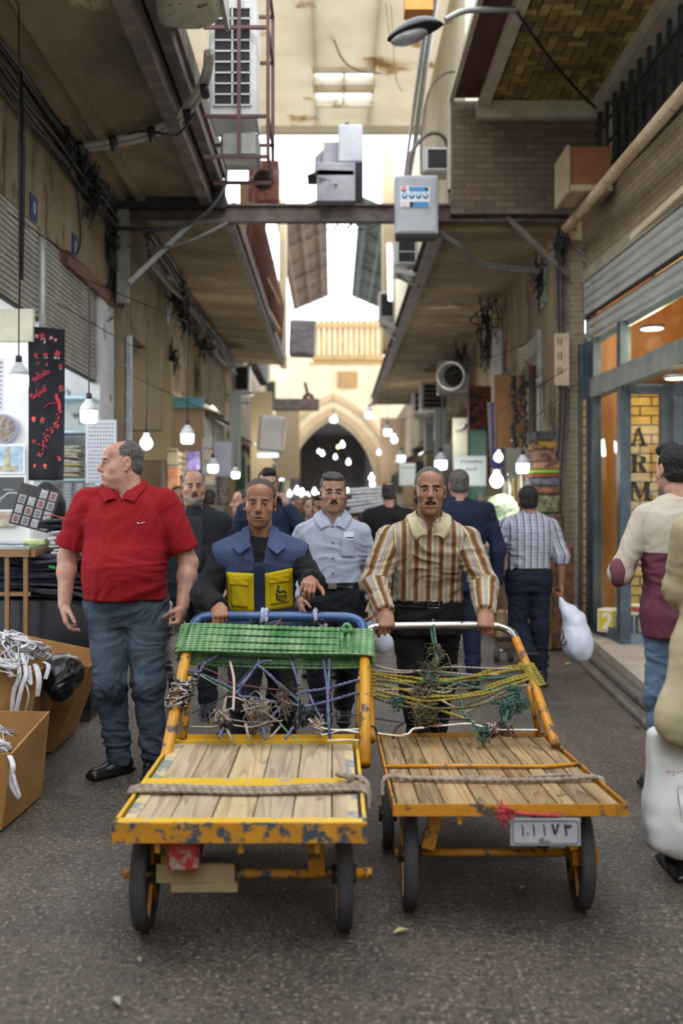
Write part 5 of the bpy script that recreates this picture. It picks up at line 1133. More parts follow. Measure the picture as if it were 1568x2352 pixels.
        tp.append(Seg((lx * 1.0 + q * .035, -lean + .012, nz + .004), S_ + V3(-q * .01, 0, .004), .040, .050 * ar, k=.03)); tp[-1].nopat = True
    tp.append(Loft(TC, k=.025)); tp += list(extra)
    hcx = np.array((lx, -lean - .012, nz + .035)); tp.append(Ell(hcx + V3(0, -.03, .02), (.066, .075, .055), k=.01, op='s'))
    if vneck: yv = -lean - .085 - belly * .3; tp.append(Seg((lx, yv, nz + .01), (lx, yv, nz - vneck), .040, .004, flat=2.2, w=(0, 1, 0), k=.004, op='s'))
    tv, tq = sdf(tp, vb * .8, cl); P_ = pattern(tv, tp); tobj = smesh(top or 'shirt', [(tv, tq)], topmat, o, [P_])
    # trousers
    if trousers:
        lp = [Loft([(hz - .10, 0, .0, .155 * W, .108), (hz, 0, -.0, .168 * W + .006, .118 * D + .008), (hz + .09, 0, -lean * .12, .160 * W + belly * .3, .112 * D + .006 + belly * .25)], k=.03)]
        for q in (-1, 1):
            hp, kn, an = Lg[q][:3]; lp += [Seg(hp, kn, .094 * leg_r * W ** .5, .068 * leg_r, k=.04), Seg(kn, an, .068 * leg_r, .057 * leg_r, k=.03)]
        def ld(P, N): 
            z = P[:, 2]; m = .5 + .9 * np.exp(-((z - .15) / .12) ** 2) + .7 * np.exp(-((z - hz * .52) / .1) ** 2) + .4 * np.exp(-((z - hz) / .12) ** 2); return fold(P * V3(1, 1, 1.6)) * .0125 * m + vnoise(P * 3) * .004
        for q in (-1, 1):
            kn, an = np.array(Lg[q][1], float), np.array(Lg[q][2], float); cc = an + (an - kn) / np.linalg.norm(an - kn) * .03; lp.append(Half(cc, an - kn, cc - .12, cc + .12))
        lp.append(Half((0, 0, hz + .085), (0, 0, 1), (-.5, -.5, hz + .085), (.5, .5, hz + .3)))
        lv, lq = sdf(lp, vb * .85, ld); smesh('trousers', [(lv, lq)], trousers, o, [pattern(lv, lp)])
    if shoes:
        for q in (-1, 1):
            an = Vector(Lg[q][2]); td = Vector(Lg[q][3]).normalized(); sd = Vector((-td.y, td.x, 0)); dn = Vector(Lg[q][4]).normalized() if len(Lg[q]) > 4 else Vector((0, 0, -1)); base = an + dn * .075
            sd = td.cross(dn).normalized(); up = -dn; X = lambda a, b, c_: np.array(base + td * a + sd * b + up * c_)
            sp = [Seg(X(-.045, 0, .035), X(.05, 0, .035), .037, .042, flat=.85, w=tuple(up), k=.02), Seg(X(.05, 0, .03), X(.16, 0, .026), .044, .036, flat=.66, w=tuple(up), k=.03), Seg(X(-.03, 0, .05), X(-.02, 0, .10), .040, .040, k=.03)]
            Rb = Matrix((sd, td, up)).transposed(); sp.append(Box(X(.055, 0, .008), (.046, .135, .012), Rb, k=.004, rd=.01))
            v_, q_ = sdf(sp, .006 * fine); smesh('shoe', [(v_, q_)], shoe or M_SHOE, o)
    o.location = loc; o.rotation_euler = (0, 0, yaw); o['rows'] = 0; del o['rows']
    return o, dict(hz=hz, nz=nz, rows=TR, A=A_, hc=hc, top=tobj, z0=z0)
M_SHOE = mat('black_leather', '#0e0e10', '#1b1a1d', 6, .35, .05)
def surf_y(info, x, z, front=True):
    """outer surface of the top garment at (x, z)"""
    R_ = np.array(sorted(info['rows'])); cx, cy, rx, ry = [np.interp(z, R_[:, 0], R_[:, j]) for j in (1, 2, 3, 4)]; u = min(.98, abs((x - cx) / rx)); d = (1 - u ** 2.4) ** (1 / 2.4) * ry; return cy - d if front else cy + d
def patch(info, o, name, pts, m, off=.006, thick=.003, front=True, nu=1):
    """cloth piece laid on the chest: outline pts in (x, z), gridded between left and right edges"""
    g = MB(); q = pts; nU, nV = 8, 10; a, b, c, d = [Vector((p[0], 0, p[1])) for p in q]  # bl, br, tr, tl
    def fn(u, v):
        p = (a.lerp(b, u)).lerp(d.lerp(c, u), v); y = surf_y(info, p.x, p.z, front); s = -1 if front else 1
        return (p.x, y + s * (off + .0015 * math.sin(u * 9 + v * 7)), p.z)
    g.grid(fn, nU, nV); (clear_of(info, g, off * .6) if 'bvh' in info or name in ('belt', 'shirt_pocket', 'maroon_panel', 'shirt_front') else None); ob = g.build(name, m, o, solid=thick); setpat(ob, [(v[0], v[2], 0) for v in g.v]); return ob
def clear_of(info, g, d=.007, reach=.07):
    from mathutils.bvhtree import BVHTree
    if 'bvh' not in info: me = info['top'].data; info['bvh'] = BVHTree.FromPolygons([v.co.copy() for v in me.vertices], [tuple(p.vertices) for p in me.polygons])
    for i, v in enumerate(g.v):
        p = Vector(v); loc, n, k, ds = info['bvh'].find_nearest(p, reach)
        if loc is not None and (p - loc).dot(n) < d: g.v[i] = tuple(loc + n * d)
def collar(info, o, m, v=.08, name='collar', wide=1.0):
    """turned-down shirt collar with two points lying on the chest"""
    nz, hc = info['nz'], info['hc']; cx, cy = hc[0] * .7, hc[1] + .042
    for s in (-1, 1):
        zt, zb = nz - v * .75, nz - v * .75 - .024
        T = [(cx, cy + .066, nz + .062), (cx + s * .050, cy + .045, nz + .058), (cx + s * .066, cy - .005, nz + .042), (cx + s * .052, cy - .048, nz + .008), (cx + s * .013, min(surf_y(info, .013, zt), cy - .075) - .010, zt)]
        B = [(cx, cy + .096, nz + .020), (cx + s * .075, cy + .07, nz + .016), (cx + s * .108 * wide, cy + .0, nz + .006), (cx + s * .102 * wide, cy - .062, nz - .030), (cx + s * .070 * wide, surf_y(info, .07, zb) - .014, zb)]
        TT, BB = resample(spline(T, 8), .006), resample(spline(B, 8), .006); n = 20
        pick = lambda L_, u: L_[min(len(L_) - 1, int(round(u * (len(L_) - 1))))]
        g = MB(); fn = lambda u, w_: pick(TT, u).lerp(pick(BB, u), w_) + Vector((s * .006, -.006 * u, .008)) * math.sin(PI * w_)
        g.grid(fn, n, 6); clear_of(info, g, .008); ob = g.build(name, m, o, solid=.004); setpat(ob, [(.014 + (i // (n + 1)) * .0012, 0, 0) for i in range(len(g.v))])
# red polo man: stands three quarter, face turned to the left of the picture
M_JEAN = cloth('faded_denim', '#18212f', '#56626f', 700, .9, .2, 3.2)
M_RED = cloth('red_pique', '#780a13', '#8a0f1a', 700, .85, .2)
def place_person(px, Y): return ((px - VX) * Y / F, Y, 0)
o, I = person('heavy man in a red polo shirt and blue jeans looking to the side', place_person(290, 5.25), yaw=0, H=1.78, W=1.16, D=1.22, belly=.075, lean=0.0, neck=1.525, hz=.90, skin='ruddy', hscale=1.02, vneck=.09, armr=1.2, neckr=.072,
    head_kw=dict(yaw=-1.15, hmat='grey', hair='short', bald=1, age=.45, fat=1.0, brow=.8, h=None) if False else dict(yaw=-1.12, pitch=.02, hmat='salt', hair='short', bald=1, hair_h=.35, age=.35, fat=1.0, brow=.8), hc=(-.015, -.045, 1.645),
    arms={-1: ((-.215, -.01, 1.46), (-.315, .02, 1.15), (-.315, -.04, .905)), 1: ((.215, -.01, 1.46), (.325, .02, 1.12), (.305, -.06, .90))},
    hands={-1: dict(pose='relax', d=(.12, -.15, -1), pn=(1, .35, 0)), 1: dict(pose='hold', d=(-.15, -.2, -1), pn=(-1, .2, 0))},
    legs={-1: ((-.10, 0, .90), (-.075, -.04, .48), (-.045, .04, .085), (-.85, -1, 0)), 1: ((.10, 0, .90), (.12, -.03, .48), (.135, .06, .085), (.05, -1, 0))},
    top='polo_shirt', topmat=M_RED, trousers=M_JEAN, sleeve='short', tuck=False, hem=.035, cloth_amp=.005, leg_r=1.12)
collar(I, o, M_RED, v=.09, wide=1.1); RED = o
g = MB(); zz = 1.335; yy = surf_y(I, .105, zz) - .012; pts = [(.088, zz + .006), (.090, zz - .002), (.097, zz - .003), (.125, zz + .005)]
g.tube(spline([(x, surf_y(I, x, z) - .010, z) for x, z in pts], 6), [.0012] * 3 + [.0025] * 8 + [.0018] * 7 + [.0006], 6); g.build('chest_emblem', mat('white_thread', '#d8d4cf', bump=0), o)
# bearded man in black
M_BLKC = cloth('black_cotton', '#0f1013', '#191a1f'); M_NAVT = cloth('navy_black_trousers', '#10121a', '#191c26'); M_BLKW = cloth('black_wool', '#12141a', '#1c1f28')
o, I = person('bald man with a short white beard in a black jacket and shirt', place_person(445, 7.05), yaw=.12, H=1.72, W=1.2, D=1.15, belly=.05, lean=.02, lx=0, neck=1.42, skin='olive', fine=1.2, hscale=1.0,
    head_kw=dict(yaw=.08, pitch=.02, hmat='grey', bald=2, beard=1, stache=.9, age=.5, fat=.7, mouth=.8), top='jacket', topmat=M_BLKW, trousers=M_BLKC, tuck=False, hem=-.12, arms={-1: ((-.21, 0, 1.34), (-.28, .02, 1.08), (-.28, -.05, .86)), 1: ((.21, 0, 1.34), (.27, .02, 1.08), (.26, -.06, .86))}, hc=(0, -.055, 1.565),
    legs={-1: ((-.09, 0, .88), (-.10, -.02, .46), (-.11, .06, .09), (0, -1, 0)), 1: ((.09, 0, .88), (.10, -.12, .47), (.10, -.15, .085), (0, -1, 0))})
patch(I, o, 'shirt_front', [(-.07, .98), (.06, .98), (.075, 1.36), (-.07, 1.36)], cloth('charcoal_shirt', '#1b1c20', '#26272c'), .008)
patch(I, o, 'belt', [(-.10, .915), (.09, .915), (.09, .955), (-.10, .955)], M_SHOE, .010)
g = MB(); y = surf_y(I, 0, .935) - .018; g.box((0.0, y, .935), (.06, .006, .045)); g.build('belt_buckle', M_CHR, o)
g = MB()
for sx in (-1, 1): g.tube([(sx * .055, -.095, 1.43), (sx * .06, -.12, 1.38)], .004, 6)
g.build('collar_trim', mat('red_black_braid', '#5b2020', '#a09a98', 60, bump=0), o)
# porter in the blue and yellow waistcoat
M_VBL = cloth('faded_navy_twill', '#2a3450', '#414c6b'); M_VYE = cloth('yellow_panel', '#b39a0a', '#c9b013'); M_BSW = cloth('black_sweater', '#0e1013', '#191d20')
bz = .905
o, I = person('small older porter in a faded blue and yellow waistcoat, one hand raised', place_person(601, 5.0), yaw=0, H=1.62, W=.98, D=.95, lean=.09, neck=1.262, hz=.82, skin='tan', hscale=.98,
    head_kw=dict(yaw=.02, pitch=.05, roll=.03, hmat='brown', hair='short', age=.9, stub=.75, brow=.9, mouth=.25, hair_h=.7, long_=1.0), hc=(.0, -.135, 1.435),
    arms={-1: ((-.185, -.08, 1.20), (-.275, -.12, .98), (-.160, -.44, .955)), 1: ((.185, -.08, 1.20), (.26, -.17, 1.05), (.255, -.42, 1.075))},
    hands={-1: dict(pose='grip', d=(.10, -.95, -.38), pn=(0, .35, -1), side=1), 1: dict(pose='claw', d=(-.1, -1, -.12), pn=(-.1, .15, -1), side=-1)},
    legs={-1: ((-.08, .02, .82), (-.09, -.05, .45), (-.10, .03, .085), (0, -1, 0)), 1: ((.08, .02, .82), (.10, .08, .45), (.10, .28, .12), (0, -1, 0))},
    top='sweater', topmat=M_BSW, trousers=cloth('dark_grey_trousers', '#1a1b1f', '#2a2b30'), sleeve='long', cloth_amp=.006, tuck=False, hem=.0, sleeve_r=1.08)
VEST = o
# waistcoat as its own garment over the sweater
TRv = torso_rows(.82, 1.262, .09, 1.02, 1.0, 0, .026, skirt=.012)
vp = [Loft(TRv, k=.03)] + [Seg((q * .04, -.085, 1.262), (q * .185, -.085, 1.178), .054, .075, k=.03) for q in (-1, 1)] + [Half((q * .215, -.085, 1.16), (q, 0, -.35), (q * .222 - .12, -.3, .95), (q * .222 + .12, .15, 1.40)) for q in (-1, 1)]
vp += [Half((0, 0, .76), (0, 0, -1), (-.4, -.4, .3), (.4, .4, .76)), Ell((0, -.14, 1.285), (.062, .08, .075), k=.01, op='s'), Seg((0, -.2, 1.28), (0, -.2, 1.14), .046, .022, flat=2.2, w=(0, 1, 0), k=.01, op='s')]
vv, vq = sdf(vp, .0062, lambda P, N: fold(P) * .004 + vnoise(P * 3) * .004); vest = smesh('waistcoat', [(vv, vq)], None, o); vest.data.materials.append(M_VBL)
Iv = dict(I); Iv['rows'] = TRv
patch(Iv, o, 'yellow_panel', [(-.162, .91), (-.025, .90), (-.025, 1.095), (-.162, 1.10)], M_VYE, .010); patch(Iv, o, 'yellow_panel', [(.028, .91), (.162, .925), (.162, 1.12), (.028, 1.095)], M_VYE, .010)
patch(Iv, o, 'pocket', [(-.140, .93), (-.055, .925), (-.055, 1.06), (-.140, 1.06)], M_VYE, .016); patch(Iv, o, 'pocket', [(.055, .94), (.145, .95), (.145, 1.07), (.055, 1.06)], M_VYE, .016)
patch(Iv, o, 'pocket_flap', [(-.145, 1.04), (-.05, 1.035), (-.05, 1.075), (-.145, 1.075)], M_VYE, .021); patch(Iv, o, 'pocket_flap', [(.05, 1.045), (.15, 1.055), (.15, 1.09), (.05, 1.078)], M_VYE, .021)
patch(Iv, o, 'button_placket', [(-.024, .78), (.026, .78), (.026, 1.15), (-.024, 1.15)], cloth('dark_navy_twill', '#18243a', '#26334d'), .013)
g = MB(); S = lambda P, r=.0022: g.tube(spline([(x, surf_y(Iv, x, z) - .0215, z) for x, z in P], 5), r, 6)
S([(.088, 1.035), (.096, 1.03), (.09, 1.012), (.098, 1.0)], .003); S([(.084, 1.012), (.104, 1.004), (.118, 1.008), (.13, 1.0)], .004); S([(.082, .998), (.09, .985), (.12, .985), (.132, .990)], .003); S([(.086, .972), (.13, .974)], .002)
S([(.088, .962), (.098, .966), (.104, .956), (.112, .964), (.12, .956), (.13, .962)], .0022); S([(.082, .985), (.086, .965)], .002); S([(.132, .985), (.13, .965)], .002); g.build('chest_emblem', M_INK, o)
for sx in (-1, 1):
    g = MB(); 
    pts = [Vector((sx * .050, -.115, 1.325)), Vector((sx * .085, -.10, 1.312)), Vector((sx * .130, -.185, 1.222)), Vector((sx * .088, -.222, 1.188)), Vector((sx * .040, -.212, 1.225))]
    g.slab(pts, (sx * .2, -1, .5), .006); g.build('lapel', M_VBL, o)
# man in light shirt with glasses
M_LBS = cloth('pale_blue_shirt', '#858b99', '#9da4b2', bump=.08)
o, I = person('man with wire glasses and black moustache in a pale blue-grey shirt', place_person(763, 6.15), yaw=.0, H=1.66, W=1.0, D=1.0, belly=.02, lean=.02, neck=1.355, hz=.875, skin='olive', hscale=1.0, vneck=.07,
    head_kw=dict(yaw=.02, pitch=.06, hmat='grey', hair='side', stache=1.2, age=.3, glasses=True, brow=1.2, fat=.3, h=None) if False else dict(yaw=.05, pitch=.06, hmat='grey', hair='side', stache=1.2, age=.3, glasses=True, brow=1.2, fat=.35), hc=(0.005, -.05, 1.51),
    top='shirt', topmat=M_LBS, trousers=M_NAVT, cloth_amp=.006, arms={-1: ((-.185, -.01, 1.28), (-.245, .04, 1.05), (-.20, -.06, .86)), 1: ((.185, -.01, 1.28), (.245, .03, 1.05), (.25, -.07, .85))},
    legs={-1: ((-.085, 0, .875), (-.09, -.06, .47), (-.06, -.03, .085), (.1, -1, 0)), 1: ((.085, 0, .875), (.10, .0, .46), (.07, .22, .16), (0, -1, -.3))}, hands={1: dict(pose='relax')})
collar(I, o, M_LBS, v=.07); GL = o
patch(I, o, 'shirt_pocket', [(.055, 1.12), (.135, 1.115), (.135, 1.235), (.055, 1.24)], M_LBS, .012)
g = MB(); g.box((.098, surf_y(I, .098, 1.24) - .016, 1.245), (.062, .006, .05)); g.build('pocket_paper', mat('white_paper', '#c9ced6', bump=0), o)
g = MB(); g.box((.108, surf_y(I, .108, 1.235) - .022, 1.235), (.045, .006, .006)); g.build('pen', M_SHOE, o)
g = MB()
for z in (1.30, 1.205, 1.11, 1.02): g.ball((.004, surf_y(I, 0, z) - .013, z), (.006, .003, .006), 8)
g.build('button', M_SHOE, o)
patch(I, o, 'belt', [(-.155, .925), (.155, .925), (.155, .962), (-.155, .962)], M_SHOE, .004); g = MB(); g.box((.0, surf_y(I, 0, .943) - .014, .943), (.05, .008, .034)); g.build('belt_buckle', M_CHR, o)
# porter in the striped shirt
ST = stripes('striped_cotton', [(0, '#5d3e2b'), (.12, '#735040'), (.2, '#a1916f'), (.30, '#b9b092'), (.38, '#7d7250'), (.46, '#b3a98c'), (.52, '#66627a'), (.58, '#aba5a0'), (.64, '#8f8a9c'), (.70, '#b5a985'), (.80, '#8f6a3f'), (.9, '#6f4d33'), (1, '#5d3e2b')], .062)
o, I = person('porter with black moustache in a striped brown and cream shirt pushing the right cart', place_person(978, 5.22), yaw=-.02, H=1.74, W=1.08, D=1.0, lean=.15, neck=1.345, hz=.86, skin='tan', hscale=.98, vneck=.095,
    head_kw=dict(yaw=-.04, pitch=.0, hmat='salt', hair='short', stache=1.25, age=.45, stub=.4, brow=1.3, long_=1.08, hair_h=.6), hc=(.005, -.195, 1.50),
    arms={-1: ((-.205, -.13, 1.265), (-.275, -.20, 1.03), (-.225, -.40, .905)), 1: ((.205, -.13, 1.265), (.275, -.20, 1.03), (.255, -.40, .905))},
    hands={-1: dict(pose='grip', d=(.05, -.75, -.62), pn=(0, .62, -.75), side=1), 1: dict(pose='grip', d=(-.05, -.75, -.62), pn=(0, .62, -.75), side=-1)},
    legs={-1: ((-.09, .02, .86), (-.06, .0, .46), (-.02, .06, .085), (.1, -1, 0)), 1: ((.09, .02, .86), (.10, .16, .47), (.08, .44, .12), (0, -1, -.3))},
    top='shirt', topmat=ST, trousers=cloth('black_trousers', '#0e0f11', '#191a1c'), cloth_amp=.009, sleeve_r=1.15, off=.018)
collar(I, o, ST, v=.095); STR = o
patch(I, o, 'shirt_pocket', [(.06, 1.08), (.15, 1.08), (.15, 1.20), (.06, 1.20)], ST, .014)
patch(I, o, 'belt', [(-.15, .90), (.15, .90), (.15, .94), (-.15, .94)], M_SHOE, .0); g = MB()
yb = surf_y(I, .03, .92) - .016; g.tube([(.0, yb, .903), (.055, yb, .903), (.055, yb, .938), (.0, yb, .938)], .003, 6, closed=True); g.build('belt_buckle', M_CHR, o)
# young man on the phone
M_NVJ = cloth('navy_jacket', '#121a2b', '#1d2940')
o, I = person('young man with a black quiff holding a phone to his ear', place_person(618, 7.9), yaw=0, H=1.76, W=1.05, lean=.02, neck=1.465, hz=.92, skin='pale', fine=1.35, head_kw=dict(yaw=.12, pitch=.08, hmat='black', hair='quiff', age=0, brow=1.3, stub=.3), hc=(-.01, -.05, 1.60),
    arms={1: ((.19, 0, 1.40), (.30, -.08, 1.20), (.14, -.09, 1.44))}, hands={1: dict(pose='phone', d=(-.35, .05, 1), pn=(-1, .1, -.2), side=1)}, top='jacket', topmat=M_NVJ, trousers=M_NAVT, tuck=False, hem=-.1)
g = MB(); g.box((.088, -.075, 1.565), (.010, .07, .14), (0.25, .2, 0), bev=.004); prop(g.build('mobile_phone', M_SHOE, None), 'dark mobile phone held at the ear of the quiffed young man', 'phone').location = o.location
# backs
def back(label, px, Y, **kw):
    kw.setdefault('fine', 1.5); kw.setdefault('head_kw', {}); kw['head_kw'].setdefault('face', False)
    return person(label, place_person(px, Y), yaw=PI, **kw)
M_NSU = cloth('midnight_suit', '#0f1626', '#18223a'); M_BSU = cloth('black_suit', '#0b0c0f', '#15161a')
back('grey-haired man seen from behind in a midnight blue suit', 1052, 7.8, H=1.78, W=1.18, D=1.1, neck=1.465, skin='olive', head_kw=dict(hmat='salt', age=.3), top='suit_jacket', topmat=M_NSU, trousers=M_NSU, tuck=False, hem=-.16, off=.02, hc=(-.01, -.045, 1.60))
back('balding man seen from behind in a black suit jacket', 893, 10.4, H=1.72, W=1.15, neck=1.42, skin='olive', fine=2, head_kw=dict(hmat='dark', bald=3), top='suit_jacket', topmat=M_BSU, trousers=M_BSU, tuck=False, hem=-.16, off=.02)
PLD = stripes('checked_cotton', [(0, '#6b6b78'), (.04, '#2b262e'), (.14, '#8f929f'), (.5, '#a6a8b2'), (.55, '#716f7b'), (.60, '#a6a8b2'), (.95, '#8f929f')], .052, plaid=[(0, '#ffffff'), (.45, '#8c8a96'), (.50, '#ffffff'), (.94, '#c9c9d0'), (1, '#ffffff')])
o, I = back('man seen from behind in a white checked shirt walking with a plastic bag', 1213, 7.95, H=1.66, W=1.0, neck=1.36, hz=.86, skin='tan', fine=1.1, head_kw=dict(hmat='black', hair='low'), top='shirt', topmat=PLD, trousers=cloth('navy_trousers', '#0f1220', '#191d2e'), sleeve='rolled', hc=(.0, -.03, 1.475), cloth_amp=.007, sleeve_r=1.1,
    arms={1: ((.19, 0, 1.29), (.285, .03, 1.04), (.36, -.09, .84)), -1: ((-.19, 0, 1.29), (-.25, .03, 1.04), (-.262, -.02, .80))}, hands={-1: dict(pose='hold'), 1: dict(pose='relax')},
    legs={-1: ((-.085, 0, .86), (-.09, .0, .47), (-.095, .0, .085), (0, -1, 0)), 1: ((.085, 0, .86), (.075, -.03, .46), (.03, .26, .26), (.0, -.35, -1), (0, 1, -.35))})
patch(I, o, 'belt', [(-.16, .905), (.16, .905), (.16, .945), (-.16, .945)], M_SHOE, .004, front=False)
g = MB(); g.tube([( .350 + .028 * math.cos(a), -.075 + .028 * math.sin(a), .875) for a in [k * PI / 6 for k in range(12)]], .006, 6, closed=True); g.build('wristwatch', M_CHR, o); PLM = o
# right edge figures
t = NT('cream_and_maroon_cloth'); at_ = t.new('ShaderNodeAttribute', attribute_name='pat'); s_ = t.new('ShaderNodeSeparateXYZ'); t.l(at_.outputs['Vector'], s_.inputs[0])
k_ = t.math('MULTIPLY', t.math('LESS_THAN', s_.outputs[1], 1.195), t.math('GREATER_THAN', s_.outputs[2], 3.5)); t.base(t.mix(k_, '#b0a698', '#69394a')); t.rough(.85, 0, .25); t.bump(t.noise(t.coord(), 500, 2), .12, .001); M_CRM = t.m; M_MRN = cloth('dusty_maroon_cloth', '#5f3540', '#73444f')
o, I = back('dark-haired man seen from behind in a cream and maroon panelled shirt and light jeans', 1568, 4.9, H=1.75, W=1.05, neck=1.455, hz=.90, skin='ruddy', fine=1.1, head_kw=dict(hmat='black', hair='quiff', yaw=.15), top='shirt', topmat=M_CRM, trousers=cloth('light_denim', '#4a5f7c', '#7288a3', 700), tuck=False, hem=-.12, cloth_amp=.004, hc=(.03, -.04, 1.60), off=.034,
    arms={1: ((.20, 0, 1.39), (.315, .02, 1.09), (.20, -.22, 1.13))}, hands={1: dict(pose='relax', d=(-.5, -1, .3), pn=(0, 0, -1))})
g = MB(); g.ball((.332, .035, 1.095), (.042, .055, .072), 14); g.build('elbow_patch', M_MRN, o)
# ---------------------------------------------------------------- bulbs
def bulb(px, py, Y, d, label, top=None, kind='led', power=10, col=(1, .97, .93), em=7):
    c = at(px, py, Y); t = prop(empty('hanging_bulb', c), label, 'lamp', 'bulbs hanging over the stalls'); r = d / 2
    if kind == 'led':
        MB().lathe([(r * .72, -r * 1.1), (r * .9, -r * 1.0), (r, -r * .7), (r, r * .35)], n=20).build('diffuser', emit('lit_bulb', '#f4f8ff', em), t)
        MB().lathe([(r, r * .35), (r * .98, r * .7), (r * .75, r * 1.1), (r * .42, r * 1.5), (r * .4, r * 1.7)], n=20).build('housing', mat('bulb_white', '#b5b8bd', bump=0, rough=.4), t)
        MB().lathe([(r * .34, r * 1.7), (r * .34, r * 2.3), (r * .15, r * 2.45)], n=12).build('socket', M_BLK, t); zt = r * 2.4
    else:
        MB().lathe([(.01, -r), (r * .5, -r * .9), (r * .9, -r * .45), (r, 0), (r * .85, r * .5), (r * .45, r * 1.05), (r * .35, r * 1.5)], n=20).build('diffuser', emit('lit_bulb', '#f4f8ff', em), t)
        MB().lathe([(r * .34, r * 1.5), (r * .34, r * 2.1), (r * .15, r * 2.25)], n=12).build('socket', M_BLK, t); zt = r * 2.2
    top = top or CH + 3.2
    g = MB(); g.tube([(0, 0, zt), (.004, 0, (zt + top - c.z) * .5), (0, 0, top - c.z), ((XL + .02 if c.x < 0 else 2.48) - c.x if abs(c.x) > .9 else .3, .35, top - c.z + .5)], .0045 if Y < 9 else .005, 6); g.build('cord', M_BLK, t)
    if power: point('bulb_lamp', c - Vector((0, 0, r * 1.5)), power, col, .05)
bulb(43, 870, 6.5, .125, 'bright bulb left of the black floral banner', power=14, top=4.7)
bulb(204, 950, 7.0, .12, 'bright bulb hanging between banner and the red-shirted man', power=12, top=3.1)
bulb(336, 1018, 8.3, .11, 'round bulb above the red-shirted man\'s collar', kind='round', power=12, top=2.7)
bulb(430, 1002, 9.0, .12, 'bright bulb above the bald bearded man', power=12, top=3.1)
bulb(489, 1072, 11.4, .12, 'small bright bulb to the right of the bald bearded man', power=14, top=2.5)
bulb(541, 1088, 15, .12, 'far small bulb left of the quiffed man', power=14, top=2.6)
bulb(1200, 1070, 9.6, .125, 'bright bulb hanging by the stack of patterned rugs', power=14, col=(1, .93, .8), top=2.2)
bulb(1140, 1104, 10.2, .145, 'large round bulb above the checked-shirt man', kind='round', power=14, top=2.4)
bulb(1144, 1050, 13, .12, 'round bulb just above the large round bulb at right', kind='round', power=12, top=2.7)
bulb(1012, 1063, 12, .15, 'half-dome bulb over the striped porter\'s shoulder', power=12, top=3.0)
bulb(890, 990, 22, .17, 'long bright lamp under the far right balcony', power=20, top=4.3)
bulb(921, 1050, 20, .16, 'far lamp left of the striped porter, low', power=14, top=3.2); bulb(766, 962, 30, .2, 'far pendant lamp in front of the pointed arch', power=0, top=6)
bulb(848, 950, 26, .2, 'far bright lamp at the right shoulder of the arch', power=0, top=5)
rnd = random.Random(12); k = 0                                     # little lamps deep in the bazaar
tg = 'lamps deep inside the bazaar'
dia = [(646, 1098), (645, 1120), (682, 1128), (694, 1134), (706, 1140), (722, 1130), (730, 1143), (745, 1137), (754, 1096), (800, 1062), (770, 1050), (776, 1027), (786, 1022), (732, 1037), (740, 1042), (853, 1098), (855, 1112), (798, 1128), (1043, 1040), (905, 1010), (1180, 1140), (760, 1150), (870, 1040), (915, 1022), (925, 1015), (573, 1090), (665, 1135)]
def far_label(px, py):
    if px in (754, 776): return 'warm yellow far lamp ' + ('low' if px == 754 else 'high') + ' inside the arch'
    if 720 < px < 860 and py < 1100: return 'tiny white lamp glowing inside the dark arch'
    if px < 720: return 'small white lamp glowing between the quiffed man and the man with glasses'
    return 'small white far lamp among the stalls right of the man with glasses' if px > 780 else 'small white far lamp just left of the man with glasses'
for px, py in dia:
    Y = rnd.uniform(26, 44) if not (720 < px < 840 and py < 1100) else rnd.uniform(53, 66); r = rnd.uniform(.06, .10) * (1 if Y < 50 else 1.3); warm = px in (754, 776)
    o = MB().ball((0, 0, 0), (r, r, r * 1.1), 10).lathe([(r * .3, r * .9), (r * .3, r * 1.7), (.01, r * 1.8)], n=8).build('hanging_bulb', [emit('warm_far_lamp' if warm else 'far_lamp', '#ffd98a' if warm else '#eef6ff', 9)]); o.location = at(px, py, Y)
    prop(o, far_label(px, py), 'lamp', tg)
point('vault_lamp', (0, 56, 3.5), 60, (1, .85, .6), .2); point('arcade_lamp', (-1.2, 36, 3.2), 90, (1, .95, .9), .3); point('arcade_lamp', (1.2, 33, 3.2), 90, (1, .95, .9), .3); point('arcade_lamp', (1.7, 16, 2.6), 40, (1, .95, .9), .2); point('arcade_lamp', (-1.7, 15, 2.8), 50, (1, .92, .82), .2)
point('arcade_lamp', (-1.5, 22, 2.8), 60, (1, .93, .85), .2); point('arcade_lamp', (1.6, 24, 2.8), 60, (1, .95, .9), .2)
point('stall_lamp', (-3.4, 7.2, 2.7), 45, (.93, .96, 1), .3); point('stall_lamp', (-3.2, 9.4, 2.6), 40, (.93, .96, 1), .3)
# street lamp
t = thing('street_lamp', 'grey cobra-head street lamp reaching in from the upper right', 'street lamp'); Y = 8.6
def fnl(u, v):
    a = u * PI; w_ = math.sin(PI * min(1, v * 1.15 + .02)) ** .7 * .15; x = at(890 + 150 * v, 92 - 42 * v, Y); return x + Vector((0, -math.cos(a) * w_, math.sin(a) * w_ * .72))
g = MB(); g.grid(fnl, 12, 14); g.build('lamp_head', mat('lamp_head_grey', '#26272c', '#3b3b41', 3, .5, .05), t, solid=.008)
g = MB(); g.ball(at(940, 86, Y), (.17, .11, .05), 16, R=Matrix.Rotation(-.28, 3, 'Y').to_3x3()); g.build('lens', mat('lamp_lens', '#8f9094', '#b4b5b8', 8, .15, .1), t)
g = MB(); g.tube(spline([at(1022, 46, Y), at(1060, 27, Y), at(1110, 22, Y), at(1190, 22, Y)], 8), .026, 12); g.build('arm', M_GALV, t)
prop(MB().tube(sag(at(1188, 30, Y), at(1368, 248, 10.5), .06), .014, 8).build('lamp_cable', M_BLK), 'black cable running from the street lamp to the brick recess', 'cable')
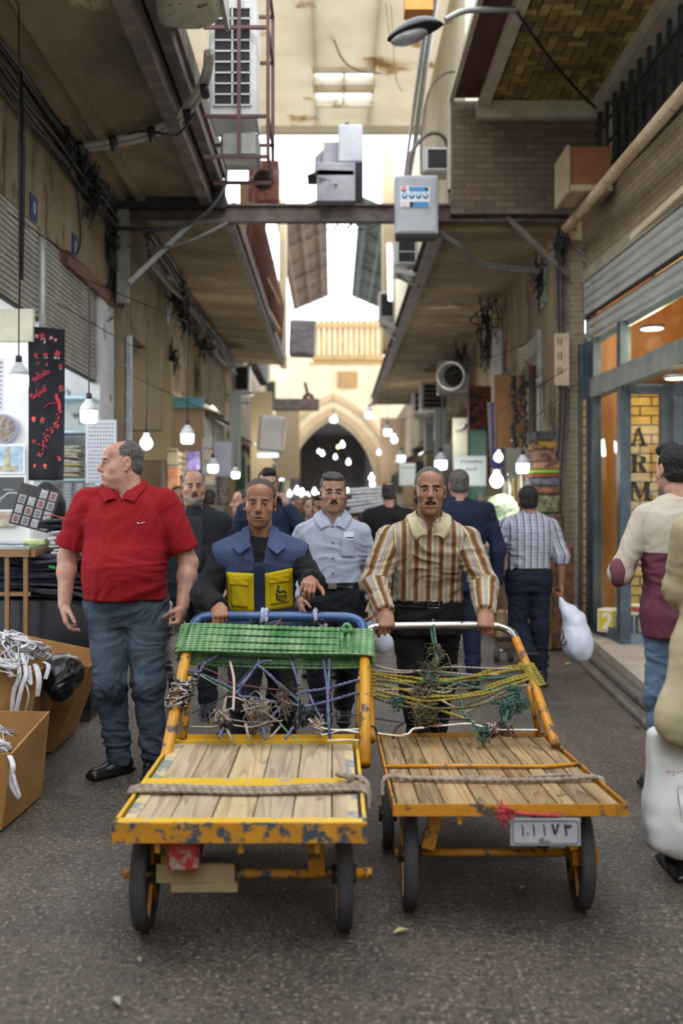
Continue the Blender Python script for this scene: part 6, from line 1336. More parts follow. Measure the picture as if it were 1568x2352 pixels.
# ---------------------------------------------------------------- left stall
M_PAP = mat('white_paper', '#c9ced6', bump=0)
def card(name, label, c, w_, h, m, cat='poster', th=.006, ry=0, frame=None, group=None, art=None):
    t = prop(empty(name, c, (0, 0, ry)), label, cat, group)
    MB().box((0, 0, 0), (w_, th, h)).build('sheet', m, t)
    if frame: MB().box((0, .004, 0), (w_ + .03, th, h + .03)).build('frame', frame, t)
    if art:
        for nm, mt, fn in art:
            g = MB(); fn(g); g.build(nm, mt, t)
    return t
Yp = 8.03
def tower(g):
    for i in range(5): g.slab([(-.01 - .018 + .002 * i, -.006, -.06 + .03 * i), (.02 - .002 * i, -.006, -.06 + .03 * i), (.018 - .002 * i, -.006, -.03 + .03 * i), (-.026 + .003 * i, -.006, -.03 + .03 * i)], (0, -1, 0), .002)
    g.box((0, -.007, -.075), (.16, .002, .035))
P = lambda px, py: at(px, py, Yp - .03)
card('framed_poster', 'poster of a stone tower against blue sky on the white stall wall', P(18, 1054), .24, .21, mat('sky_print', '#4f7d9c', '#b9c8d0', 9, .4, 0), frame=M_WHITEW, art=[('tower_print', mat('tower_print', '#8a8062', '#c0b694', 20, .5, 0), tower)])
def smoke(g): g.tube(spline([(-.07, -.006, -.06), (-.02, -.006, -.03), (.02, -.006, .0), (.09, -.006, .0)], 6), .008, 6); g.ball((-.08, -.006, -.06), (.04, .004, .035), 10); g.tube([(-.02, -.006, .03), (.07, -.006, .025)], .005, 6)
card('framed_poster', 'dark poster with a pale hand drawing below the tower poster', P(15, 1133), .28, .26, mat('charcoal_print', '#1c1d22', '#2c2d33', 6, .4, 0), frame=M_WHITEW, art=[('hand_print', mat('pale_print', '#a9acb2', bump=0), smoke)])
card('framed_poster', 'small brown and white print below the dark hand poster', P(8, 1192), .2, .12, mat('brown_print', '#6b4f3c', '#c2b7a8', 14, .5, 0))
g0 = prop(MB().lathe([(.12, -.006), (.12, .006)], P(6, 985), 24, R=R9, sm=False).lathe([(.105, .0), (.105, .010)], P(6, 985), 24, R=R9, mi=1, sm=False).build('round_plaque', [mat('plaque_rim', '#8b93b0', bump=0), mat('plaque_print', '#4a3a30', '#9d8f85', 30, .5, 0)]), 'round printed plaque on the white wall at the left edge', 'plaque')
def pins(seed, nx, nz, w_, h):
    def fn(g):
        q = random.Random(seed)
        for j in range(nz):
            for i in range(nx): g.box((-w_ / 2 + w_ * (i + .5) / nx + q.uniform(-.002, .002), -.006, h / 2 - h * (j + .5) / nz), (w_ / nx * .35, .004, h / nz * .4 * q.uniform(.6, 1)), mi=q.randrange(3))
    return fn
PINM = [mat('pin_dark', '#2c2b33', bump=0), mat('pin_colour', '#7c4a4a', bump=0), mat('pin_blue', '#4a5f80', bump=0)]
card('pin_card', 'pale hanging card with rows of small pins beside the bright bulb', P(12, 895) - Vector((0, .3, 0)), .17, .42, M_PAP, 'card', ry=.2, art=[('pin', PINM, pins(3, 6, 11, .15, .38))])
card('button_card', 'tall white sample card with rows of buttons behind the red-shirted man', at(232, 1040, 9.7), .30, .64, M_PAP, 'card', art=[('button', PINM, pins(8, 9, 16, .26, .6))])
prop(MB().box(at(22, 748, 7.4), (.36, .06, .24)).build('sign_box', mat('yellowed_sign', '#a8a693', '#c6c3b0', 3, .6, .1)), 'blank pale sign box under the left shutter', 'sign')
# floral banner
BX = (106 - VX) * 7.4 / F; bt = prop(empty('floral_banner', (BX, 7.4, at(0, 748, 7.4).z)), 'long black cloth banner with red embroidered roses and red script', 'banner'); W_, H_ = .272, 1.15
def bf(u, v): return ((u - .5) * W_ * (1 - .02 * v), .012 * math.sin(u * 7 + v * 3) + (.02 * math.sin(u * 12) * max(0, v - .85) * 6), -.05 * u * (1 - v) * 0 - H_ * v + (1 - v) * -.03 * u)
g = MB(); g.grid(bf, 14, 40); g.build('cloth', cloth('black_denim_cloth', '#101016', '#1f1f28', 600, .9, .2), bt, solid=.003)
M_RO = [mat('rose_red', '#7d1420', '#9c2330', 40, .7, .3), mat('rose_pink', '#b7606c', '#cf8a92', 40, .7, .3), mat('leaf_green', '#55703a', '#8aa05c', 40, .7, .3), mat('petal_orange', '#c43a26', '#d8563a', 40, .7, .3), mat('blossom_white', '#a8a89a', '#cccab8', 40, .7, .3)]
def motif(u, v, s, kind=0, seed=0):
    q = random.Random(seed); g = MB(); p = Vector(bf(u, v)) + Vector((0, -.012, 0))
    for k in range(9): a = k * 2.4; rr = s * .16 * math.sqrt(k); g.ball(p + Vector((rr * math.cos(a), -.001 * (9 - k) * .4, rr * math.sin(a))), (s * .22, .003, s * .22), 8, mi=0)
    g.build('rose', [M_RO[kind]], bt)
    g = MB()
    for k in range(3): a = -PI / 2 + q.uniform(-.9, .9); g.ball(p + Vector((s * .75 * math.cos(a), .001, s * .75 * math.sin(a))), (s * .2, .002, s * .1), 8, R=Matrix.Rotation(-a, 3, 'Y').to_3x3())
    g.build('leaf', [M_RO[2] if q.random() > .3 else M_RO[4]], bt)
for i, (u, v, s, kd) in enumerate([(.40, .055, .038, 0), (.24, .06, .024, 1), (.66, .065, .022, 1), (.78, .075, .02, 1), (.48, .095, .018, 1), (.22, .185, .03, 0), (.50, .18, .032, 0), (.82, .165, .045, 0), (.28, .235, .018, 0), (.55, .24, .018, 0), (.90, .245, .028, 0), (.90, .385, .034, 0), (.16, .60, .028, 3), (.42, .605, .034, 0), (.18, .745, .024, 0), (.32, .83, .022, 0), (.82, .64, .022, 0), (.85, .85, .024, 0), (.20, .905, .018, 3), (.48, .905, .026, 3)]): motif(u, v, s, kd, i)
g = MB(); q = random.Random(2)
for k in range(34): t_ = k / 33; g.ball(Vector(bf(.36 + .5 * t_ + q.uniform(-.06, .06), .80 - .24 * t_ + q.uniform(-.03, .03))) + Vector((0, -.012, 0)), (.008, .003, .008), 8)
g.build('blossom_spray', [M_RO[0]], bt)
g = MB(); g.tube(spline([Vector(bf(a, b)) + Vector((0, -.01, 0)) for a, b in ((.62, .80), (.45, .78), (.6, .72), (.72, .64), (.78, .56))], 6), .003, 6); g.build('stem', [mat('dark_stem', '#16201a', bump=0)], bt)
g = MB(); PB = lambda a, b: Vector(bf(a, b)) + Vector((0, -.014, 0)); g.tube(spline([PB(.44, .535), PB(.6, .50), PB(.86, .485)], 6), .011, 8, flat=.3); g.tube(spline([PB(.86, .54), PB(.86, .49), PB(.80, .46), PB(.78, .43)], 6), .014, 8, flat=.3); g.build('red_ribbon', [M_RO[0]], bt)
def script(word_paths, x0, z0, sc_, ang, nm):
    g = MB(); ca, sa = math.cos(ang), math.sin(ang)
    for P_ in word_paths: g.tube(spline([Vector((x0 + (x * ca - z * sa) * sc_, -.022, z0 + (x * sa + z * ca) * sc_)) for x, z in P_], 6), .0042 * sc_ / .03, 6)
    g.build(nm, [M_RO[0]], bt)
S_ = [(.55, .9), (.1, .75), (.15, .45), (.5, .3), (.45, .05), (0, .1)]; a_ = lambda x: [[(x + .55, .55), (x + .2, .7), (x, .35), (x + .2, .02), (x + .5, .2), (x + .6, .7), (x + .55, .2), (x + .7, 0), (x + .85, .2)]]
k_ = lambda x: [[(x - .15, .2), (x + .1, .9), (x + .15, 1.5), (x, 1.3), (x, 0)], [(x + .5, .8), (x + .02, .35), (x + .45, 0), (x + .65, .15)]]; tt = lambda x: [[(x - .1, .2), (x + .15, 1.3), (x + .08, .1), (x + .3, .05), (x + .4, .25)], [(x - .1, .85), (x + .4, .9)]]
script([S_] + a_(.65) + k_(1.6) + a_(2.3) + tt(3.25) + a_(3.7), -.085, -.42, .031, .52, 'lettering')
o_ = lambda x: [[(x + .25, .7), (x, .4), (x + .2, 0), (x + .5, .3), (x + .25, .7), (x + .6, .6)]]
script([[(.9, 1.0), (.4, 1.3), (0, 1.0), (.3, .9), (.5, 1.2)], [(.8, 1.1), (.25, .7), (.3, .05), (.8, .0), (.95, .5), (.6, .4), (.7, -.1)]] + o_(1.1) + [[(1.8, .2), (2.2, 1.3), (2.0, 1.3), (1.95, 0), (1.85, -.6), (2.1, .1)]] + o_(2.3) + [[(2.9, .5), (3.05, .65), (3.05, .05)], [(3.05, .5), (3.3, .65)], [(3.4, .6), (3.42, .05), (3.6, .15)], [(3.4, .9), (3.42, .92)]] + tt(3.75) + [[(4.35, 1.5), (4.25, .35)], [(4.22, .05), (4.24, .02)]], -.098, -.55, .030, .55, 'lettering')
prop(MB().tube([at(44, 300, 7.4), at(46, 560, 7.4), at(44, 748, 7.4)], .009, 6).build('hanging_rope', M_BLK), 'twisted black rope hanging down to the bulb at the far left', 'rope')
# patch display board on the counter
t = prop(empty('display_board', (0, 0, 0)), 'black tilted board with rows of badge cards on the counter', 'display board'); c0 = at(80, 1166, 6.9); Rb = Euler((-.25, .0, .25)).to_matrix() @ Matrix.Rotation(.28, 3, 'Y'); 
MB().box(c0, (.27, .012, .30), Rb).build('board', M_DARK, t); q = random.Random(4)
for j in range(4):
    for i in range(4):
        if (i < 2 and j == 0): continue
        p = c0 + Rb @ Vector((-.098 + i * .065, -.012, .105 - j * .072)); MB().box(p, (.045, .005, .060), Rb).build('badge_card', mat('card_silver', '#8d8f94', bump=0), t)
        ch = MB(); ch.box(p + Rb @ Vector((0, -.004, 0)), (.032, .003, .045), Rb); ch.build('badge', [mat('badge_red', '#7d2723', '#2a2528', 90, .5, 0), mat('badge_dark', '#26262c', '#5b5c64', 90, .5, 0), mat('badge_grey', '#55545c', '#8b8a8e', 90, .5, 0)][(i + j) % 3], t)
o = smesh('dark_bundle', [sdf([Ell(at(118, 1170, 7.2), (.10, .12, .16)), Ell(at(105, 1140, 7.2), (.07, .1, .1), k=.05)], .012, lambda P, N: fold(P) * .008)], cloth('black_velour', '#0d0d10', '#1a1a1f')); prop(o, 'black velour bundle behind the badge board', 'bundle')
# counter with glass top
t = prop(empty('shop_counter'), 'wooden-edged glass-topped counter at the left edge', 'counter')
cy0, cy1, cx1 = 6.4, 7.75, -1.93
MB().box((-3.0, (cy0 + cy1) / 2, 1.155), (2.1, cy1 - cy0, .02)).build('glass_top', mat('greenish_glass_top', '#6d7a72', '#8d9890', 3, .12, 0), t)
g = MB(); g.box((-3.0, cy0, 1.125), (2.1, .03, .05)); g.box((cx1, (cy0 + cy1) / 2, 1.125), (.03, cy1 - cy0, .05)); g.build('wood_edge', mat('varnished_edge', '#5d4022', '#7b572f', 4, .4, .1), t)
for x, y in ((-1.98, 6.42), (-2.1, 6.42), (-1.98, 7.6)): MB().box((x, y, .56), (.028, .028, 1.1)).build('leg', MATS['varnished_edge'], t)
MB().box((-2.6, 7.2, .7), (1.2, .9, .75)).build('cabinet_body', M_DARK, t); MB().box((-2.35, 6.42, .86), (.8, .02, .025)).build('rail', MATS['varnished_edge'], t)
t = prop(empty('dark_cabinet'), 'low black cabinet with folded dark cloth on top, behind the cardboard boxes', 'cabinet')
MB().box((-2.05, 6.95, .455), (.92, .8, .72), bev=.01).build('body', mat('black_laminate', '#0c0d12', '#15161d', 3, .4, .05), t)
for x, y in ((-1.64, 6.6), (-1.64, 7.3), (-2.46, 6.6)): MB().box((x, y, .05), (.05, .05, .11)).build('leg', M_DARK, t)
# folded cloth stacks
def fold_cloth(name, label, c, w_, d, h, m, seed, group=None, ry=0, droop=0):
    q = random.Random(seed); pr = [Box(c, (w_ / 2, d / 2, h / 2), (q.uniform(-.03, .03), q.uniform(-.04, .04), ry), k=.01, rd=h * .48)]
    ph = q.uniform(0, 9)
    def dp(P, N): 
        r = (P - V3(*c)); e = np.clip((np.abs(r[:, 0]) / (w_ / 2) - .55) / .45, 0, 1); return vnoise(P * 14 + ph) * .006 * min(1, h / .03)
    v_, q_ = sdf(pr, max(.006, h * .22), dp); r = v_ - np.array(c); v_[:, 2] += vnoise(np.stack([r[:, 0] * 6 + ph, r[:, 1] * 6, r[:, 1] * 0], 1)) * .014 - droop * np.clip(r[:, 0] / (w_ / 2), 0, 1.2) ** 2
    return prop(smesh(name, [(v_, q_)], m), label, 'folded cloth', group)
CL = [cloth('aubergine_cloth', '#1c1a29', '#302d40'), cloth('charcoal_cloth', '#121317', '#26272d'), cloth('white_cotton', '#9c9b9d', '#bebdbd'), cloth('slate_cloth', '#25272e', '#3c3f48')]
z = .83; seq = [(1, .05, .035, 'lowest black folded cloth on the cabinet'), (3, .03, .02, ''), (1, .04, .03, ''), (0, .055, .0, ''), (0, .04, .0, ''), (1, .03, .0, ''), (0, .10, .0, '')]
zz = .835
for i, (ci, h, dr, _) in enumerate([(1, .022, .06, 0), (3, .02, .05, 0), (1, .024, .04, 0), (3, .02, .03, 0), (0, .03, .02, 0), (0, .028, .01, 0), (1, .024, .01, 0), (0, .03, 0, 0), (0, .026, 0, 0), (3, .03, 0, 0), (0, .034, 0, 0)]):
    fold_cloth('folded_cloth', 'dark folded garment, ' + ('lowest', 'second from the bottom', 'third from the bottom', 'fourth from the bottom', 'fifth from the bottom', 'in the exact middle', 'fifth from the top', 'fourth from the top', 'third from the top', 'second from the top', 'topmost')[i] + ' of the pile on the black cabinet', (-1.93 + .05 * math.sin(i * 2.3), 6.75 + .03 * math.cos(i * 1.7), zz + h / 2), .62 - .02 * i, .5, h, CL[ci], i, 'dark garments piled on the cabinet', ry=.1 * math.sin(i * 3.1), droop=dr); zz += h * .98
for i in range(9):
    h = .017; fold_cloth('folded_cloth', 'white folded cotton cloth, number %s up in the white pile beside the red-shirted man' % ('one', 'two', 'three', 'four', 'five', 'six', 'seven', 'eight', 'nine')[i], (-1.72 + .012 * math.sin(i * 2.9), 6.72, zz + h / 2), .28, .34, h, CL[2], 20 + i, 'white folded cloths in the pile', ry=.1 * math.sin(i * 1.9)); zz += h
for i, (ci, lab) in enumerate(((1, 'dark folded cloth directly on top of the white folded cloths'), (0, 'purple-black cloth just under the red tape'), (1, 'topmost dark folded cloth of the pile'))):
    h = .022; fold_cloth('folded_cloth', lab, (-1.76, 6.72, zz + h / 2), .36, .36, h, CL[ci], 40 + i); zz += h
o = MB().tube(spline([(-1.90, 6.55, zz + .03), (-1.84, 6.5, zz + .035), (-1.78, 6.52, zz + .015), (-1.72, 6.52, zz + .02), (-1.68, 6.5, zz - .01)], 8), .012, 8, flat=.3).build('red_tape', M_RO[0]); prop(o, 'strip of red tape lying on top of the cloth pile', 'tape')
o = MB().box((-1.84, 6.52, 1.03), (.05, .012, .022), (0, .3, 0), bev=.004).build('green_tag', mat('bright_green', '#27b32f', bump=0)); prop(o, 'bright green tag sticking out of the cloth pile', 'tag')
o = MB().box((-2.0, 6.7, 1.185), (.16, .10, .045), bev=.012).build('sponge_pad', mat('lime_pad', '#a3ab7a', '#b8c08e', 30, .9, .3)); prop(o, 'pale green pad lying on the glass counter', 'pad')
o = MB().tube(spline([(-2.35, 6.55, 1.175), (-2.2, 6.5, 1.18), (-2.1, 6.56, 1.175), (-2.0, 6.52, 1.18)], 6), .008, 7, flat=.5).build('violet_ribbon', mat('violet_ribbon', '#2f2a6b', '#453f8c', bump=0)); prop(o, 'violet ribbon lying on the glass counter', 'ribbon')
# blue shelf with packets and cups
t = prop(empty('wall_shelf'), 'pale blue framed shelf unit behind the floral banner', 'shelf'); Ys = 10.0; SH = mat('pale_blue_paint', '#8fb3bd', '#a9c6cc', 4, .5, .05)
for z in (at(0, 995, Ys).z, at(0, 1103, Ys).z, at(0, 1000, Ys).z + .36): MB().box((-2.72, Ys, z), (.66, .4, .025)).build('shelf_board', SH, t)
for x in (-2.42, -3.04): MB().box((x, Ys - .18, 1.7), (.03, .03, 1.6)).build('upright', SH, t)
q = random.Random(3); z = at(0, 1103, Ys).z + .02
for i in range(9): fold_cloth('packet', 'clear-wrapped folded garment on the pale blue shelf behind the banner', (-2.70 + q.uniform(-.02, .02), Ys - .05, z + .018), .42, .3, .034, cloth('wrapped_garment', '#6f6e6a', '#b0aca0', 60, .35, .3, 25) if i % 3 else cloth('wrapped_tan', '#8b7c5a', '#b5a680', 60, .35, .3, 25), 60 + i, 'wrapped garments on the blue shelf'); z += .035
for i in range(3):
    c = at(155 + i * 26, 1150, 9.2); g = MB()
    for k in range(12): g.lathe([(.033, 0), (.042, .03), (.044, .03), (.044, .033)], c + Vector((0, 0, -.2 + k * .030)), 14)
    prop(g.build('cup_stack', M_PAP), ('left', 'middle', 'right')[i] + ' tall stack of white cups behind the badge board', 'cups')
# ladder by the pier
t = prop(empty('ladder'), 'upright aluminium ladder standing beside the white pier', 'ladder'); M_AL = mat('aluminium', '#8e949c', '#b0b5bb', 5, .4, .05, metal=.5)
for x in (274, 297): a, b = at(x, 775, 11.0), at(x, 1460, 11.0); MB().box(((a.x + b.x) / 2, 11, (a.z + .05) / 2 + .02), (.05, .06, a.z - .06)).build('rail', M_AL, t)
for k in range(10): MB().bar((at(274, 0, 11).x, 11, .3 + k * .3), (at(297, 0, 11).x, 11, .3 + k * .3), .03, .025, up=(0, 0, 1)).build('rung', M_AL, t)
# ---------------------------------------------------------------- cardboard boxes with white tapes
M_CARD = mat('cardboard', '#8b6435', '#a67c48', 2.5, .8, .12, spots='#6e4d28', spot_scale=3.5, spot_at=.68); M_CARDI = mat('cardboard_inside', '#6f4f2b', '#87643a', 3, .85, .1)
def carton(label, base, top, z0, th=.008, flaps=True, marks=()):
    """base and top: 4 ground-plan points each, tops at their own heights"""
    t = prop(empty('cardboard_box'), label, 'box'); g = MB(); B_ = [Vector((x, y, z0)) for x, y in base]; T_ = [Vector(p) for p in top]; c = sum(B_, Vector()) / 4
    g.slab(B_, (0, 0, 1), th)
    for i in range(4):
        j = (i + 1) % 4; n = (B_[j] - B_[i]).cross(T_[i] - B_[i]).normalized(); n = n if n.dot(c - B_[i]) > 0 else -n; g.slab([B_[i], B_[j], T_[j], T_[i]], n, th)
    g.build('carton', M_CARD, t)
    for nm, mt, pts in marks:
        i, j = 0, 1
        P2 = [B_[0].lerp(B_[1], u).lerp(T_[0].lerp(T_[1], u), v) + Vector((.0, -.004, 0)) for u, v in pts] if nm != 'side' else [B_[1].lerp(B_[2], u).lerp(T_[1].lerp(T_[2], u), v) + Vector((.005, -.001, 0)) for u, v in pts]
        MB().slab(P2, (0, -1, 0) if nm != 'side' else (1, 0, 0), .001).build('printed_mark', mt, t)
    return t
M_RM = mat('red_print', '#a5431f', bump=0); M_DM = mat('dark_print', '#4b3722', bump=0); rect = lambda u0, u1, v0, v1: [(u0, v0), (u1, v0), (u1, v1), (u0, v1)]
carton('large cardboard box full of white lace tapes at the left edge', [(-2.05, 4.75), (-1.60, 5.05), (-1.70, 5.75), (-2.2, 5.5)], [(-2.10, 4.70, .70), (-1.47, 5.0, .60), (-1.50, 5.72, .58), (-2.2, 5.5, .68)], .01,
    marks=[('front', M_RM, rect(.2, .34, .28, .36)), ('side', M_RM, rect(.25, .6, .30, .36)), ('side', M_DM, rect(.3, .42, .5, .58)), ('side', M_RM, rect(.6, .85, .55, .60))])
carton('tall open cardboard box leaning behind the tape-filled box', [(-1.95, 5.65), (-1.62, 5.72), (-1.62, 6.25), (-2.05, 6.25)], [(-1.98, 5.55, .66), (-1.40, 5.72, .50), (-1.42, 6.2, .52), (-1.98, 6.28, .62)], .01,
    marks=[('front', M_RM, rect(.45, .75, .42, .47)), ('front', M_DM, rect(.5, .58, .68, .76))])
carton('nearest cardboard box at the lower left corner with tapes hanging out', [(-1.85, 4.25), (-1.44, 4.32), (-1.42, 4.85), (-1.9, 4.8)], [(-1.9, 4.2, .36), (-1.385, 4.30, .35), (-1.38, 4.85, .42), (-1.95, 4.8, .44)], .01)
M_TAPE = mat('white_lace_tape', '#b4b3b8', '#d4d3d6', 60, .8, .1, spots='#8c8b95', spot_scale=60, spot_at=.72)
def tapes(label, c, R, n, seed, hang=()):
    q = random.Random(seed); t = prop(empty('lace_tape_pile'), label, 'tape pile'); g = MB()
    for i in range(n):
        p = Vector(c) + Vector((q.uniform(-R[0], R[0]), q.uniform(-R[1], R[1]), 0)); pts = [p]
        for k in range(7): p = p + Vector((q.uniform(-.12, .12), q.uniform(-.12, .12), q.uniform(-.02, .02))); p.x = max(c[0] - R[0], min(c[0] + R[0], p.x)); p.y = max(c[1] - R[1], min(c[1] + R[1], p.y)); d = ((p.x - c[0]) / R[0]) ** 2 + ((p.y - c[1]) / R[1]) ** 2; p.z = c[2] + R[2] * max(0, 1 - d * .6) + q.uniform(-.03, .03); pts.append(p.copy())
        g.tube(spline(pts, 6), .011, 6, flat=.18)
    g.build('tangled_tape', M_TAPE, t)['kind'] = 'stuff'
    for h in hang: MB().tube(spline(h, 8), .012, 6, flat=.18).build('hanging_tape', M_TAPE, t)
hz = lambda px, py, Y: at(px, py, Y)
tapes('heap of white lace tapes spilling from the large cardboard box', (-1.80, 5.15, .62), (.27, .3, .13), 60, 5, hang=([hz(38, 1500, 5.0), hz(45, 1550, 4.9), hz(32, 1590, 4.9), hz(28, 1650, 4.92), hz(38, 1705, 4.95), hz(50, 1660, 4.9), hz(66, 1600, 4.9), hz(55, 1560, 4.9)], [hz(50, 1500, 5.0), hz(60, 1545, 4.9), hz(50, 1580, 4.88), hz(38, 1640, 4.9), hz(45, 1700, 4.93)], [hz(80, 1525, 5.0), hz(88, 1560, 4.94), hz(86, 1600, 4.95), hz(92, 1560, 4.95), hz(84, 1530, 5.0)], [hz(66, 1530, 4.95), hz(70, 1570, 4.93), hz(62, 1560, 4.93)], [hz(100, 1520, 5.1), hz(112, 1530, 5.05), hz(104, 1560, 5.02)]))
tapes('small heap of white tapes in the nearest cardboard box', (-1.62, 4.5, .36), (.2, .18, .06), 16, 9, hang=([hz(22, 1735, 4.3), hz(30, 1760, 4.24), hz(26, 1800, 4.25), hz(46, 1832, 4.25), hz(34, 1790, 4.24), hz(28, 1750, 4.27)],))
o = smesh('black_plastic_bag', [sdf([Ell((-1.44, 5.3, .53), (.10, .14, .10)), Ell((-1.42, 5.18, .48), (.06, .08, .07), k=.05)], .008, lambda P, N: fold(P * 1.6) * .014)], mat('black_plastic', '#08080b', '#121218', 6, .2, .3)); prop(o, 'crumpled black plastic bag hanging out of the tape box', 'bag')
# ---------------------------------------------------------------- carried bags
def bag(name, label, prims, m, amp=.010, vox=.008, extra=None, fq=1.2):
    t = smesh(name, [sdf(prims, vox, lambda P, N: (1 - 2 * np.abs(vnoise(P * V3(9, 9, 2.2) * fq + 3))) * amp + vnoise(P * 22) * amp * .3)], m); prop(t, label, 'bag'); return t
M_PLW = mat('white_plastic', '#aeb4c4', '#cfd4de', 3, .35, .1); M_PLP = mat('printed_grey_plastic', '#8d8783', '#b9b3ad', 7, .35, .2, spots='#3c3937', spot_scale=14, spot_at=.56)
c = at(1318, 1450, 7.9); hx = at(1289, 1378, 7.9)
b1 = bag('plastic_bag', 'white plastic carrier bag held by the man in the checked shirt', [Seg(hx, c + Vector((.0, 0, .10)), .018, .08, k=.06), Ell(c + Vector((.02, 0, -.08)), (.125, .10, .17), (0, -.2, 0), k=.06)], M_PLW, .014)
g = MB(); W2 = lambda px, py: Vector(at(px, py, 7.76)); g.tube(spline([W2(1283, 1448), W2(1279, 1456), W2(1286, 1462), W2(1289, 1452)], 5), .006, 6, flat=.5); g.tube([W2(1292, 1446), W2(1294, 1466)], .006, 6); g.tube(spline([W2(1296, 1462), W2(1288, 1478), W2(1298, 1480), W2(1299, 1470)], 5), .006, 6); g.tube([W2(1286, 1490), W2(1302, 1474)], .005, 6); g.build('printed_lettering', M_INK, b1)
c = at(404, 1470, 5.45)
bag('plastic_bag', 'dirty grey plastic sack held by the red-shirted man', [Seg(at(407, 1402, 5.4), c, .02, .09, k=.06), Ell(c + Vector((-.01, 0, -.08)), (.085, .08, .15), k=.06)], M_PLP, .016)
bag('plastic_bag', 'thin white and red plastic bag beside the red-shirted man hip', [Seg(at(384, 1390, 5.7), at(376, 1440, 5.7), .03, .06, k=.05), Ell(at(378, 1450, 5.7), (.06, .05, .09), k=.05)], mat('red_white_plastic', '#b7aaa6', '#c9bdb8', 8, .35, .15, spots='#9c3a3a', spot_scale=12, spot_at=.6), .01)
bag('plastic_bag', 'small white carrier bag hanging left of the striped porter', [Seg(at(864, 1380, 6.3), at(870, 1440, 6.3), .02, .075, k=.05), Ell(at(874, 1465, 6.3), (.085, .07, .10), k=.05)], M_PLW, .009)
# nearest right figure: khaki coat edge and white bag
Yk = 3.85
o, I = back('person at the right edge seen from behind in a khaki knee-length coat', 1680, 3.75, H=1.72, W=.98, neck=1.42, skin='olive', fine=1.3, head_kw=dict(hmat='dark'), top='coat', topmat=cloth('khaki_coat', '#8a8064', '#a89e82'), trousers=cloth('black_cloth', '#0e0e11', '#18181c'), tuck=False, hem=-.34, skirt=.03, off=.03, sleeve_r=1.1, cloth_amp=.003,
    arms={1: ((.17, 0, 1.34), (.185, -.04, 1.10), (.10, -.22, 1.02))}, extra=[Seg((.13, .04, .90), (.23, .12, .64), .07, .10, flat=.45, w=(0, 1, 0), k=.08)], legs={1: ((.09, 0, .88), (.10, -.02, .46), (.17, -.05, .085), (0, -1, 0))})
c = at(1553, 1828, 3.72)
b2 = bag('shopping_bag', 'large white shopping bag with faint red print at the right edge', [Box(c + Vector((.045, 0, .03)), (.15, .045, .225), k=.02, rd=.03), Ell(c + Vector((.05, 0, -.06)), (.14, .085, .16), k=.08)], mat('milky_plastic', '#c3c5c5', '#d6d8d8', 3, .4, .05), .010)
M_RP = mat('faded_red_print', '#a8574f', bump=0); g = MB(); W3 = lambda px, py: Vector(at(px, py, 3.61)); 
g.tube(spline([W3(1530, 1770), W3(1532, 1776), W3(1537, 1770), W3(1540, 1776)], 5), .0014, 5); g.tube(spline([W3(1545, 1770), W3(1548, 1778), W3(1543, 1782)], 5), .0014, 5); g.tube(spline([W3(1552, 1772), W3(1556, 1775), W3(1562, 1773), W3(1567, 1770)], 5), .0014, 5); g.tube(spline([W3(1558, 1850), W3(1556, 1812), W3(1566, 1808)], 5), .0012, 5); g.tube(spline([W3(1557, 1825), W3(1562, 1860), W3(1566, 1890)], 5), .0012, 5)
g.build('red_lettering', M_RP, b2)
# litter on the ground
rnd = random.Random(21)
for px, py, w_, cc, lab in ((920, 2148, .03, '#b5a87f', 'scrap of tan card lying in front of the carts'), (268, 2310, .03, '#9a9284', 'pale chip on the asphalt near the lower left'), (320, 2215, .02, '#8d867a', 'small pale crumb in front of the left wheel'), (1513, 1975, .04, '#a7a294', 'bent pale paper slip by the white shopping bag'), (1305, 1528, .05, '#b5b06a', 'yellowish wrapper near the right kerb'), (1340, 1545, .04, '#8b4a43', 'reddish paper scrap near the right kerb'), (1365, 1550, .05, '#b59a5a', 'tan leaf-like wrapper near the right kerb'), (1150, 1497, .06, '#b9bcbc', 'white paper scrap behind the right cart'), (1462, 1672, .05, '#4b3a32', 'dark torn scrap near the kerb stone'), (1200, 2048, .02, '#8d877c', 'tiny pale chip under the right cart')):
    Y = CH * F / (py - VY); p = at(px, py, Y); g = MB(); a = rnd.uniform(0, 3); q = [Vector((math.cos(a + k * PI / 2) * w_ * (1, .4)[k % 2], math.sin(a + k * PI / 2) * w_ * (1, .4)[k % 2], .004 + .008 * (k % 2))) for k in range(4)]
    g.slab(q, (0, 0, 1), .003); o = g.build('litter_scrap', mat('litter_' + cc.strip('#'), cc, bump=0)); o.location = (p.x, p.y, .008); prop(o, lab, 'litter')
# ---------------------------------------------------------------- upper facades
wallbox('wall_right_facade', 1.5, 1.7, 11.3, 25, 4.62, 8.0, mat('pale_facade', '#c2b89f', '#dcd3be', .9, .9, .1, spots='#9d8f74', spot_scale=2, spot_at=.68))
g = MB()
for i in range(64): y = 12 + i * .12; g.tube([(-1.12, y + 1, 4.7), (-1.04, y + 1, 5.6)], .045, 6)
strut(g.build('wall_left_sheeting', M_RUSTRED))
wallbox('wall_left_facade', -1.9, -1.7, 11, 26, 4.65, 6.4, M_DARK)
wallbox('wall_left_column', -1.17, -1.03, 21.4, 22.2, 4.55, 8.1, M_CREAM)
wallbox('wall_left_column', -1.6, -1.45, 17.0, 17.6, 4.65, 7.0, M_CREAM)
t = thing('timber_frame', 'leaning timber struts on top of the second left balcony', 'timber')
for a, b, w_ in (((562, 540, 14.5), (640, 700, 17), .07), ((608, 500, 16), (600, 640, 17.5), .06), ((560, 620, 14), (640, 760, 18.5), .08), ((628, 600, 18), (612, 650, 18), .05), ((545, 520, 13.4), (560, 640, 15), .05)): MB().bar(at(*a), at(*b), w_, w_).build('strut', mat('dry_timber', '#8a6f50', '#ab906e', 3, .8, .15), t)
